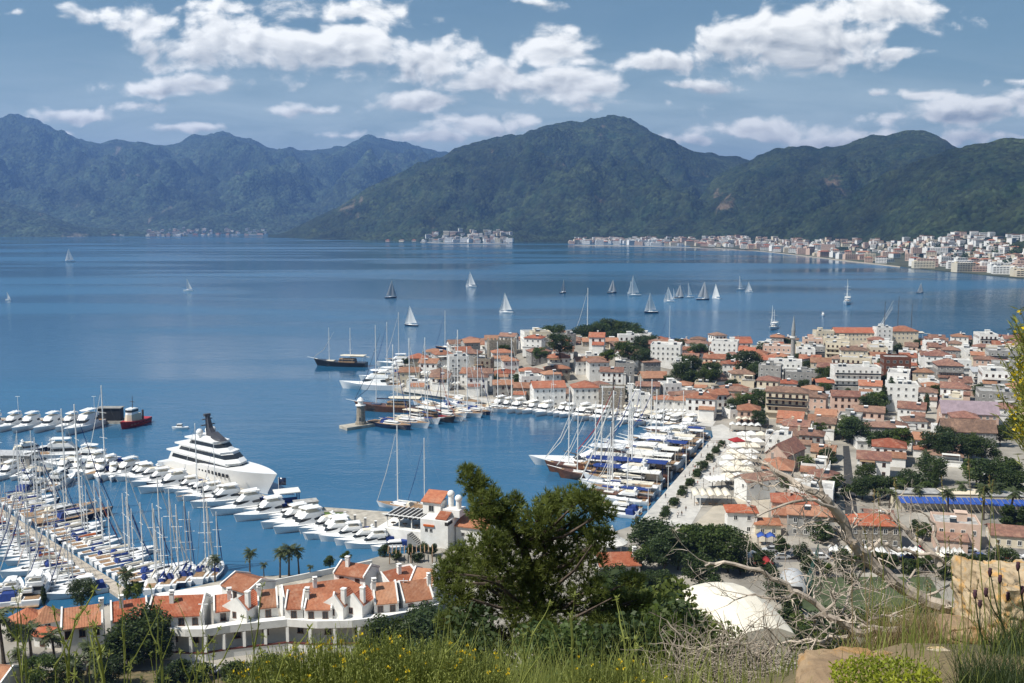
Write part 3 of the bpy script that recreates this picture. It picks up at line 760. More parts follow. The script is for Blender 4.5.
def dinghy(m=M_GEL):
    r = empty('dinghy')
    make_hull(r, 7.0, 2.6, .9, m, M_GEL, bow_rise=.3)
    mb = MB(); mb.rings(cabin_rings(-1, 1.4, .95, .75, .95, 2.3, .1, .5)); c = mb.build('cabin', M_GEL, r)
    mb = MB(); mb.rings(lerp_ring(cabin_rings(-1, 1.4, .95, .75, .95, 2.3, .1, .5), .45, .85, .03), 0, False, False); mb.build('windshield', M_GLASS, c)
    return r

BOAT_BOXES = []
def put_boat(proto, p, heading, look=None, z=0.0, sc=1.0):
    rz = math.atan2(-heading[0], heading[1])
    return place(proto, (p[0], p[1], z), rz, sc)
def moor_row(a, b, n, heading, pick, group, tail, gap=1.0, jitter=.05, grow=None, thin=1.0):
    """Boats moored stern-to along the quay line a-b (pixels at the waterline)."""
    A, B_ = G(*a), G(*b)
    h = Vector((heading[0], heading[1], 0)).normalized()
    items = []
    for i in range(n):
        t = t_ = (i + .5 + U(-.2, .2)) / n
        proto, L, look = pick(i)
        sc = U(.88, 1.12) * (grow(t_, L) if grow else 1.0)
        hh = (h + Vector((U(-jitter, jitter), U(-jitter, jitter), 0))).normalized()
        p = A.lerp(B_, t) + hh * (L * sc * .5 + gap)
        o = put_boat(proto, p, hh, sc=(sc * thin, sc, sc * (thin + 1) / 2) if thin != 1 else sc)
        o['category'] = 'boat'; o['group'] = group
        items.append((o, look, t))
    label_rows(items, tail)
    return items

def build_boats():
    mo = {}
    for key, (L, hm, cov, fly, hard) in {
        'a': (13, M_GEL, None, True, False), 'b': (15, M_GEL, M_BLUEC, True, True), 'c': (11, M_GEL, M_BLUEC, False, False),
        'd': (18, M_GEL, None, True, True), 'e': (14, M_NAVY, M_CREAMC, True, False), 'f': (12, M_GEL, M_CREAMC, False, False), 'g': (26, M_GEL, None, True, True)}.items():
        mo[key] = motor_yacht(L, hm, cov, fly, hard=hard)
    ML = {'a': (13, "white flybridge yacht with open cockpit"), 'b': (15, "white hardtop yacht with blue cover"), 'c': (11, "small motorboat with blue cover"), 'd': (18, "big white hardtop motor yacht"),
          'e': (14, "navy hulled motor yacht"), 'f': (12, "small motorboat with cream cover"), 'g': (26, "very large white motor yacht")}
    sa = {'a': sailing_yacht(12, 17, M_GEL, M_BLUEC), 'b': sailing_yacht(13, 18.5, M_GEL, M_CREAMC, bimini=M_WHITEC), 'c': sailing_yacht(11, 15.5, M_GEL, M_WHITEC, bimini=M_BLUEC),
          'd': sailing_yacht(14, 20, M_NAVY, M_BLUEC), 'e': sailing_yacht(16, 23, M_GEL, M_CREAMC, bimini=M_BLUEC), 'f': sailing_yacht(12, 16.5, M_GEL, M_ORANGE, bimini=M_WHITEC),
          'h': sailing_yacht(24, 36, M_GEL, M_WHITEC, bimini=M_CREAMC, rad=.26), 'i': sailing_yacht(22, 34, M_NAVY, M_BLUEC, rad=.24)}
    SL = {'a': (12, "white sailing yacht, blue sail cover"), 'b': (13, "white sailing yacht, cream sail cover"), 'c': (11, "white sailing yacht with blue sprayhood"), 'd': (14, "navy hulled sailing yacht"),
          'e': (16, "large sailing yacht with blue sprayhood"), 'f': (12, "sailing yacht with orange sail cover"), 'h': (24, "very tall white sailing yacht"), 'i': (22, "very tall navy sailing yacht")}
    gu = {'a': gulet(24, [(.2, 24), (-.12, 20)]), 'b': gulet(22, [(.15, 24)], M_GEL, M_CREAMC, M_SPAR, M_BLUEC), 'c': gulet(26, [(.2, 27), (-.12, 23)], M_WOODH, M_BLUEC, M_SPAR, M_WHITEC),
          'd': gulet(20, [], M_GEL, M_WHITEC), 'e': gulet(24, [(.12, 25)], M_BLACKH, M_WHITEC, M_SPARD, M_REDC)}
    GL = {'a': (24, "wooden gulet with white awning"), 'b': (22, "white gulet with cream awning"), 'c': (26, "wooden gulet with blue awning"), 'd': (20, "tour boat with white awning"), 'e': (24, "black hulled gulet with dark mast")}
    TAB = {'m': (mo, ML), 's': (sa, SL), 'g': (gu, GL)}
    def seq(codes):
        l = codes.split()
        def pick(i):
            c = l[i % len(l)]; pr, lb = TAB[c[0]]
            L, look = lb[c[1]]
            return pr[c[1]], L, look
        return pick
    # --- left marina
    s = superyacht()
    put_boat(s, G(221, 480), (G(290, 500) - G(172, 464)))
    tag(s, "huge white superyacht with three dark window bands and grey mast", 'superyacht')
    items = []
    for x, c, sc in ((-32, 'g', .95), (6, 'g', .92), (27, 'd', 1.15), (44, 'g', .85), (64, 'g', .85), (82, 'd', 1.1), (100, 'g', 1.05)):
        o = put_boat(mo[c], G(x, 421) + Vector((.03, -1, 0)) * (ML[c][0] * sc * .5 + 5), (U(-.2, -.05), -1), sc=sc)
        o['category'] = 'boat'; o['group'] = 'motor yachts on the outer breakwater'; items.append((o, ML[c][1], -x))
    label_rows(items, "along breakwater from the tugboat")
    t = tug(); put_boat(t, G(134, 425.5), (-.25, -1)); tag(t, "red hulled tugboat with white wheelhouse at the breakwater end", 'tugboat')
    d = dinghy(); put_boat(d, G(180, 429), (-1, -.1)); tag(d, "small white cabin boat under way alone beyond the superyacht", 'boat')
    moor_row((157, 473), (365, 531), 30, (-.84, -.55), seq('mb md ma mb md me ma md mb mf ma mc md mb ma md mf mb md ma mb md mf ma md'), 'boats along the mole', "from the superyacht stern along the mole", gap=.5)
    moor_row((358, 533), (420, 550), 5, (-.97, -.24), seq('md mb ma mb mc'), 'boats at the mole root', "landward from the restaurant's mole", gap=.5)
    moor_row((222, 491), (246, 498), 2, (-.80, -.55), seq('sh si'), 'tall yachts on the mole', "on the mole below the superyacht bow", gap=1, grow=lambda t, L: .62)
    moor_row((108, 461), (152, 470), 4, (-.5, -.85), seq('md mb sh md'), 'boats at the mole end', "from the mole tip toward the superyacht", gap=1)
    moor_row((122, 478), (60, 470), 5, (.25, -.9), seq('mb md ma mb me'), 'boats between the piers', "off the mole tip toward the shed", gap=-6)
    items = []
    for x, y, c, h, sc in ((72, 458, 'g', (1, .12), 1.0), (98, 462, 'd', (1, -.25), 1.15), (66, 468, 'd', (-1, .1), 1.0), (92, 475, 'b', (-1, -.1), 1.1), (40, 466, 'd', (.9, .4), 1), (34, 452, 'e', (.8, .6), 1.1)):
        o = put_boat(mo[c], G(x, y), h, sc=sc); o['category'] = 'boat'; o['group'] = 'yachts off the pier shed'; items.append((o, ML[c][1], x))
    label_rows(items, "outward beyond the pier shed")
    moor_row((-34, 462), (46, 474), 9, (-.15, -1), seq('sb ma sa mb mf sa md sc ma'), 'boats below the pier shed', "outward below the white pier shed", gap=1)
    moor_row((-14, 503), (123, 592), 27, (.78, .62), seq('sa sb se sd sb se sa sh sb si sc sa se sb sd sa sf sb sa sc se sb sa'), 'yachts along the plank pier', "shoreward along the plank pier's bay side", gap=1.8)
    moor_row((-14, 503), (120, 592), 28, (-.85, -.50), seq('sb sa sc mb sf sb sa sb sc sf sa sb sa sf sb sc sa sb sa sf sb se sa sb'), 'yachts along the plank pier', "shoreward along the plank pier's inshore side", gap=1.8)
    moor_row((142, 598), (214, 582), 9, (-.1, 1), seq('sb sa se sb sd sa se sb sa'), 'yachts at the terrace quay', "along the terrace quay from the pier", gap=1)
    moor_row((-12, 611), (34, 609), 6, (-.25, 1), seq('ma mc mb mf ma md'), 'motorboats in the corner', "in the corner beside the tiled pavilions", gap=1)
    d2 = put_boat(d, G(38, 580), (1, .25), sc=.85); tag(d2, "small white boat adrift alone inshore of the plank pier", 'boat')
    moor_row((10, 500), (52, 492), 4, (.1, .9), seq('mb ma sb md'), 'boats beyond the plank pier', "beyond the plank pier's outer half", gap=2)
    # tall yachts behind the restaurant
    for (x, y, c, lb) in ((402, 509, 'h', "very tall masted white yacht lying behind the restaurant terrace"), (428, 508, 'i', "tall navy yacht lying just behind the restaurant tower")):
        o = put_boat(sa[c], G(x, y), (-1, .35), sc=.74 if c == 'h' else .66); tag(o, lb, 'boat', 'yachts behind the restaurant')
    # --- inner harbour: promenade quay
    moor_row((637, 522), (712, 436), 25, (-.94, .33), seq('mc mb gd ma gc gb sb gd me gc gd ge mg gd gb mg gc md gd gb mg md gd gc mg'), 'boats along the promenade', "along the promenade from the pine", gap=1.2, jitter=.03,
             grow=lambda t, L: (13 + 20 * smooth(.02, .42, t) - 9 * smooth(.6, 1, t)) / L, thin=.78)
    big = motor_yacht(46, M_GEL, None, True, name='mega_yacht', hard=True)
    mid = G(590, 467.5); put_boat(big, mid, (-.975, .22), sc=(1, 1, .66)); tag(big, "longest white motor yacht reaching furthest out from the promenade boats", 'boat')
    for y, sc, lb in ((474, 1.15, "long wooden gulet directly below the longest promenade yacht"), (480, 1.0, "wooden gulet second below the longest promenade yacht")):
        o = put_boat(gu['c'], G(585 if y < 478 else 592, y), (-.96, .27), sc=sc); tag(o, lb, 'boat')
    moor_row((702, 424.5), (506, 405.5), 27, (-.55, -.84), seq('md ma gd mb md ma gb mb md sa ma md mb gd md ma md mb sb md ma md gd md ma mb md'), 'boats along the old town quay', "from the promenade along old town quay", gap=.8)
    # --- lighthouse jetty
    moor_row((362, 424.5), (490, 405), 12, (.80, -.60), seq('si sh se gb ge sh gd sh si se sh sh'), 'yachts on the lighthouse jetty', "along the jetty from the lighthouse", gap=2)
    moor_row((440, 412), (488, 405), 4, (-.75, .66), seq('sh sd se sh'), 'yachts inside the jetty', "behind the lighthouse jetty", gap=2)
    g = gulet(33, [(.17, 41), (-.14, 24)], M_WOODH, M_CREAMC, M_SPAR, M_NAVY, deckm=M_TEAK); put_boat(g, G(388, 411), (-1, .12)); tag(g, "largest wooden gulet moored behind the lighthouse", 'boat')
    m = put_boat(mo['g'], G(371, 389), (-1, .15), sc=1.35); tag(m, "long white motor yacht moored bow-out off the old town point", 'boat')
    sch = gulet(34, [(.2, 24), (-.2, 24)], M_BLACKH, M_CREAMC, M_SPAR, M_CREAMC, name='schooner'); put_boat(sch, G(340, 366), (-1, .15)); tag(sch, "black hulled two-masted schooner lying outermost off the old town point", 'boat')
    moor_row((398, 388), (420, 360), 6, (-.95, -.05), seq('md mg si md mg sh'), 'boats off the old town point', "seaward off the old town point", gap=.5)
    for (x, y, c, sc, lb) in ((447, 349, 'i', .8, "dark sailing yacht behind the white canopies of the point"), (590, 347, 'h', 1.12, "very tall masted yacht hidden behind the castle wood"), (671, 347, 'i', .8, "dark sailing yacht behind the white castle hotel")):
        if y > 345 and x > 500: p = G(x, y); p.y += 28; p.x *= 1.04
        else: p = G(x, y)
        o = put_boat(sa[c], p, (-1, .3), sc=sc); tag(o, lb, 'boat')
    # --- boats on the bay
    sl = mat('bright_sailcloth', (.86, .86, .84), .8, .03, .4, trans=.3); sg = mat('grey_sailcloth', (.40, .42, .44), .8, .05, .4, trans=.2)
    P = {'w': sail_at_sea(11, 15, M_GEL, sl), 'n': sail_at_sea(12, 16, M_NAVY, sl), 'g': sail_at_sea(11, 15, M_NAVY, sg), 'm': sail_at_sea(10, 13, M_GEL, sl, False)}
    W = {'w': "white sailboat under full white sails", 'n': "navy hulled sailboat under white sails", 'g': "sailboat under grey sails", 'm': "white sailboat under mainsail alone"}
    sea = [(70, 262, 13, 'w', "farthest out toward the mountain village"), (8, 300, 9, 'm', "alone well outside the outer breakwater"), (188, 291, 14, 'm', "alone in mid bay beyond the superyacht"),
           (391, 298, 17, 'g', "alone out beyond the black schooner"), (411, 326, 20, 'n', "passing just beyond the lighthouse"), (471, 287, 15, 'w', "heading out alone beyond the point"),
           (506, 313, 20, 'w', "biggest, off the old town point"), (563, 293, 13, 'g', "just outside the castle hill"), (612, 293, 13, 'g', "first of the fleet past the castle"),
           (634, 296, 20, 'w', "tallest of the fleet behind the castle"), (631, 293, 14, 'm', "close behind the tallest of the fleet"), (651, 313, 20, 'n', "nearest the castle hotel"),
           (669, 302, 15, 'w', "low one of a trio off the castle hotel"), (679, 298, 13, 'g', "rear one of the trio off the castle hotel"), (689, 298, 17, 'm', "middle of the fleet off the town"),
           (703, 300, 18, 'g', "in the fleet, largest with grey sails"), (716, 299, 15, 'w', "beside the largest grey sail of the fleet"), (740, 290, 16, 'm', "farther of a pair beyond the fleet"),
           (749, 292, 10, 'w', "smaller of a pair beyond the fleet"), (920, 293, 10, 'g', "alone under the far town beach"), (674, 299, 12, 'm', "small, squeezed inside the fleet trio")]
    for x, y, h, c, where in sea:
        p = G(x, y); sc = h / (15.0 if c != 'n' else 16.0) * p.y / F_PX * 1.02
        o = put_boat(P[c], p, (U(-.5, .5) + (.6 if c == 'g' else -.6), U(-.3, .3)), sc=sc)
        tag(o, f"{W[c]}, {where}", 'sailboat', 'sailboats on the bay')
    k = gulet(30, [(.2, 25), (-.15, 20)], M_GEL, M_WHITEC); put_boat(k, G(773, 329), (-.5, -1), sc=.8); tag(k, "white two-masted ketch anchored closest to the town shore", 'boat')
    k2 = put_boat(k, G(847, 304), (-.4, -1), sc=1.1); tag(k2, "white two-masted ketch anchored farther out below the far town", 'boat')
    k3 = put_boat(mo['d'], G(823, 316), (-.3, -1), sc=.6); tag(k3, "lone white motorboat anchored between the two ketches", 'boat')
    p = G(880, 345) + Vector((20, 20, 0)); k4 = gulet(38, [(.25, 30), (0, 34), (-.25, 28)], M_WOODH, M_CREAMC, M_SPARD, M_WHITEC, name='tall_ship'); put_boat(k4, p, (-1, .2)); tag(k4, "dark three-masted tall ship behind the hotel with orange roof", 'boat')
build_boats()
# ================================================================== houses
WIN = {}
def window_mesh(kind):
    if kind not in WIN:
        mb = MB()                        # unit opening: x -.5..+.5, z 0..1, outward = -y
        mb.box(-.42, .42, -.03, .05, .06, .95, 0)
        f = .09
        for b in ((-.5, -.40, 0, 1), (.40, .5, 0, 1), (-.40, .40, .92, 1), (-.56, .56, -.06, .06), (-.03, .03, .06, .92)):
            mb.box(b[0], b[1], -f, .05, b[2], b[3], 1)
        WIN[kind] = mb.mesh('window', [M_GLASS, {'w': M_WHITE, 'b': M_WOODH, 'g': M_GREYW}[kind]])
    return WIN[kind]
def add_window(root, x, y, z, ang, w=1.1, h=1.4, kind='w', name='window'):
    return link(name, window_mesh(kind), root, (x, y, z), (0, 0, ang), (w, 1.0, h))
def to_cam(p, rz, n):
    """Whether a facade with local normal n would face the viewpoint or a point beside it."""
    a = Vector((n[0] * math.cos(rz) - n[1] * math.sin(rz), n[0] * math.sin(rz) + n[1] * math.cos(rz)))
    d = Vector((-p[0], -p[1])).normalized()
    return a.dot(d) > .12
def gable_roof(mb, w, d, h, rise, ov=.45, th=.22):
    x, y = w / 2 + ov, d / 2 + ov
    k = rise / (d / 2); ze = h - ov * k
    for s in (-1, 1):
        a = [(-x, s * y, ze), (x, s * y, ze), (x, 0, h + rise), (-x, 0, h + rise)]
        b = [(p[0], p[1], p[2] + th) for p in a]
        if s > 0: a.reverse(); b.reverse()
        mb.rings([a, b])
def hip_roof(mb, w, d, h, rise, ov=.5, th=.2):
    x, y = w / 2 + ov, d / 2 + ov
    r = max(w, d) / 2 - min(w, d) / 2
    e = [(-x, -y), (x, -y), (x, y), (-x, y)]
    rg = ((-r, 0), (r, 0)) if w >= d else ((0, -r), (0, r))
    vs = [(*p, h - .12) for p in e] + [(*p, h + th - .12) for p in e] + [(rg[0][0], rg[0][1], h + rise), (rg[1][0], rg[1][1], h + rise)]
    sides = [(0, 1, 5, 4), (1, 2, 6, 5), (2, 3, 7, 6), (3, 0, 4, 7)]
    tops = [(4, 5, 9, 8), (5, 6, 9), (6, 7, 8, 9), (7, 4, 8)] if w >= d else [(4, 5, 8), (5, 6, 9, 8), (6, 7, 9), (7, 4, 8, 9)]
    mb.faces(vs, [(3, 2, 1, 0)] + sides + tops)
def house(p, rz, w, d, storeys, roof='hip', wall=M_WHITE, tile=M_TILE, name='house', wins=10, chim=.5, sh=3.0, win='w', rise=None, balcony=False, extra=True, ww=1.1, wh=1.4, annex=0.0, solar=0.0):
    r = empty(name, (p[0], p[1], p[2] if len(p) > 2 else gz(p[0], p[1])), rz)
    h = storeys * sh + .3
    mb = MB(); mb.box(-w/2, w/2, -d/2, d/2, -1.2, h)
    rise = rise or min(w, d) * U(.19, .25)
    if roof == 'gable':
        for s in (-1, 1):
            a = [(s*w/2, -d/2, h), (s*w/2, d/2, h), (s*w/2, 0, h + rise)]
            mb.rings([a, [(q[0] - s * .25, q[1], q[2]) for q in a]])
    if roof == 'flat':
        for b in ((-w/2, w/2, -d/2, -d/2+.25), (-w/2, w/2, d/2-.25, d/2), (-w/2, -w/2+.25, -d/2+.25, d/2-.25), (w/2-.25, w/2, -d/2+.25, d/2-.25)): mb.box(*b, h, h + .8)
    wl = mb.build('wall', wall, r)
    if roof in ('hip', 'gable'):
        mb = MB(); (hip_roof if roof == 'hip' else gable_roof)(mb, w, d, h, rise); rf = mb.build('roof', tile, r)
        if rnd.random() < chim:
            mb = MB(); cx, cy = U(-.3, .3) * w, U(-.2, .2) * d
            mb.box(cx - .4, cx + .4, cy - .35, cy + .35, h, h + rise + .9); mb.box(cx - .5, cx + .5, cy - .45, cy + .45, h + rise + .9, h + rise + 1.1)
            mb.build('chimney', wall, rf)
        if solar and rnd.random() < solar:
            mb = MB(); cx, cy = U(-.25, .25) * w, -d * .22; zt = h + rise * .62
            mb.rings([[(cx-.9, cy-.9, zt-.5), (cx+.9, cy-.9, zt-.5), (cx+.9, cy+.5, zt+.4), (cx-.9, cy+.5, zt+.4)], [(cx-.9, cy-.9, zt-.42), (cx+.9, cy-.9, zt-.42), (cx+.9, cy+.5, zt+.48), (cx-.9, cy+.5, zt+.48)]]); hp = mb.build('solar_panel', M_GLASS, rf)
            mb = MB(); mb.tube([(cx - .9, cy + .75, zt + .75), (cx + .9, cy + .75, zt + .75)], .34, 8); mb.build('water_tank', M_GEL, hp)
    elif roof == 'shed':
        mb = MB(); mb.rings([[(-w/2-.4, -d/2-.5, h+.02), (w/2+.4, -d/2-.5, h+.02), (w/2+.4, d/2+.4, h+rise), (-w/2-.4, d/2+.4, h+rise)], [(-w/2-.4, -d/2-.5, h+.22), (w/2+.4, -d/2-.5, h+.22), (w/2+.4, d/2+.4, h+rise+.2), (-w/2-.4, d/2+.4, h+rise+.2)]]); mb.build('roof', tile, r)
    else:
        mb = MB(); mb.box(-w/2+.26, w/2-.26, -d/2+.26, d/2-.26, h, h + .12); rf = mb.build('roof', M_FLAT, r)
        if extra:
            mb = MB(); sx, sy = U(-.25, .25) * w, U(0, .25) * d; mb.box(sx - 1.5, sx + 1.5, sy - 1.3, sy + 1.3, h + .12, h + 2.4); mb.box(sx - 1.7, sx + 1.7, sy - 1.5, sy + 1.5, h + 2.4, h + 2.55); mb.build('stair_hut', wall, r)
            for k in range(rnd.choice((1, 2, 2))):
                mb = MB(); sx, sy = U(-.35, .35) * w, U(-.35, -.1) * d
                mb.rings([[(sx-.9, sy-.6, h+.3), (sx+.9, sy-.6, h+.3), (sx+.9, sy+.5, h+1.3), (sx-.9, sy+.5, h+1.3)], [(sx-.9, sy-.6, h+.4), (sx+.9, sy-.6, h+.4), (sx+.9, sy+.5, h+1.4), (sx-.9, sy+.5, h+1.4)]]); hp = mb.build('solar_panel', M_GLASS, r)
                mb = MB(); mb.tube([(sx - .8, sy + .6, h + 1.75), (sx + .8, sy + .6, h + 1.75)], .3, 8); mb.box(sx - .7, sx + .7, sy + .4, sy + .8, h + .1, h + 1.5); mb.build('water_tank', M_GEL, hp)
    if annex and roof != 'shed' and rnd.random() < annex:
        aw, ad, ah = w * U(.45, .8), U(2.5, 4.0), h * U(.45, .62)
        sx = rnd.choice((-1, 1)) * (w - aw) / 2 * .96
        mb = MB(); mb.box(sx - aw/2, sx + aw/2, -d/2 - ad, -d/2 - .004, -1.2, ah); an = mb.build('annex', wall if rnd.random() < .7 else M_WHITE, r)
        mb = MB(); y0, y1 = -d/2 - ad - .4, -d/2 - .006
        if rnd.random() < .6:
            mb.rings([[(sx-aw/2-.3, y0, ah-.1), (sx+aw/2+.3, y0, ah-.1), (sx+aw/2+.3, y1, ah+ad*.32), (sx-aw/2-.3, y1, ah+ad*.32)], [(sx-aw/2-.3, y0, ah+.1), (sx+aw/2+.3, y0, ah+.1), (sx+aw/2+.3, y1, ah+ad*.32+.2), (sx-aw/2-.3, y1, ah+ad*.32+.2)]])
            mb.build('lean_to_roof', tile, an)
        else:
            mb.box(sx-aw/2-.15, sx+aw/2+.15, y0+.2, y1, ah+.004, ah+.3); mb.build('terrace', M_FLAT, an)
            if rnd.random() < .5:
                mb = MB(); mb.box(sx-aw*.4, sx+aw*.4, y0+.5, y1-.1, ah+2.3, ah+2.42)
                for q in (-1, 1): mb.box(sx+q*aw*.38-.06, sx+q*aw*.38+.06, y0+.55, y0+.67, ah+.3, ah+2.3)
                mb.build('pergola', rnd.choice((M_WHITEC, M_CREAMC, M_WHITEC, M_TEAK)), an)
    # windows on the facades that can be seen
    fac = [((0, -1), w, d / 2, 0), ((-1, 0), d, w / 2, -math.pi / 2), ((1, 0), d, w / 2, math.pi / 2)]
    n_left = wins
    for s in reversed(range(storeys)):
        for n, L, off, a in fac:
            if not to_cam(p, rz, n): continue
            k = max(1, int((L - 1.2) / 2.5))
            for i in range(k):
                if n_left <= 0: break
                t = (i + .5) / k * (L - .8) - (L - .8) / 2
                x, y = (t, -off) if n == (0, -1) else (n[0] * off, -t * n[0])
                add_window(r, x, y, s * sh + (1.0 if s else .8), a, ww, wh, win); n_left -= 1
    if balcony:
        for s in range(1, storeys):
            mb = MB(); mb.box(-w/2+.3, w/2-.3, -d/2-1.3, -d/2-.02, s*sh-.1, s*sh+.08); b = mb.build('balcony', wall, r)
            mb = MB(); mb.box(-w/2+.3, w/2-.3, -d/2-1.3, -d/2-1.22, s*sh+.08, s*sh+1.0); mb.build('railing', M_GLASS if rnd.random() < .4 else wall, b)
    return r

# ------------------------------------------------------------------ overlap test for packing
PLACED = []
def rect(p, rz, w, d):
    c, s = math.cos(rz), math.sin(rz)
    return [Vector((p[0] + x*c - y*s, p[1] + x*s + y*c)) for x, y in ((-w/2, -d/2), (w/2, -d/2), (w/2, d/2), (-w/2, d/2))]
def clash(a, b):
    for q in (a, b):
        for i in range(4):
            e = q[(i+1) % 4] - q[i]; n = Vector((-e.y, e.x))
            pa, pb = [n.dot(v) for v in a], [n.dot(v) for v in b]
            if max(pa) < min(pb) or max(pb) < min(pa): return False
    return True
def free(r):
    c = sum(r, Vector((0, 0))) / 4
    for q, qc, qr in PLACED:
        if (c - qc).length < qr + 16 and clash(r, q): return False
    return True
def claim(r):
    c = sum(r, Vector((0, 0))) / 4
    PLACED.append((r, c, max((v - c).length for v in r)))
def claim_px(pts):
    q = [G(x, y, 1.6).xy for x, y in pts]; claim(q)
def inside(p, poly):
    c = False
    for a, b in zip(poly, poly[1:] + poly[:1]):
        if (a[1] > p[1]) != (b[1] > p[1]) and p[0] < (b[0]-a[0]) * (p[1]-a[1]) / (b[1]-a[1]) + a[0]: c = not c
    return c
def Gz(px, py):                          # point of the town ground at a pixel (castle mound included)
    z = 1.6
    for _ in range(12):
        p = G(px, py, z); z = gz(p.x, p.y)
    return G(px, py, z)
LANDMARKS = [("minaret", 792, 362), ("castle keep", 502, 348), ("brick block", 898, 368), ("white apartment block", 860, 378), ("promenade canopies", 738, 462), ("stone corner house", 875, 522),
             ("long blue awning", 960, 505), ("white castle hotel", 668, 358), ("orange-roofed hotel", 877, 343), ("purple-roofed hall", 970, 412), ("castle wood", 610, 334), ("harbour stone block", 612, 402),
             ("white market tent", 735, 610), ("narrow alley", 847, 480), ("old town point", 425, 375), ("promenade corner", 715, 425), ("grey-gabled house", 970, 428), ("sports pitch", 880, 590), ("harbour white house", 548, 398), ("arched tent", 793, 578)]
def auto_label(items):
    by = {}
    for o, look in items:
        l = o.matrix_world.translation if False else o.location
        x, y = PIX((l.x, l.y, l.z + 2))
        lm = min(LANDMARKS, key=lambda q: (q[1] - x) ** 2 + (1.6 * (q[2] - y)) ** 2)
        dx, dy = x - lm[1], y - lm[2]
        rel = ("left of" if dx < 0 else "right of") if abs(dx) > abs(dy) * 1.4 else ("behind" if dy < 0 else "in front of")
        by.setdefault((look, lm[0], rel), []).append((math.hypot(dx, dy), o))
    for (look, lm, rel), l in by.items():
        l.sort(key=lambda e: e[0])
        for i, (k, o) in enumerate(l):
            o['label'] = f"{look}, {rel} the {lm}" if len(l) == 1 else f"{look}, {'' if i == 0 else ordw(i + 1) + ' '}nearest {rel} the {lm}"

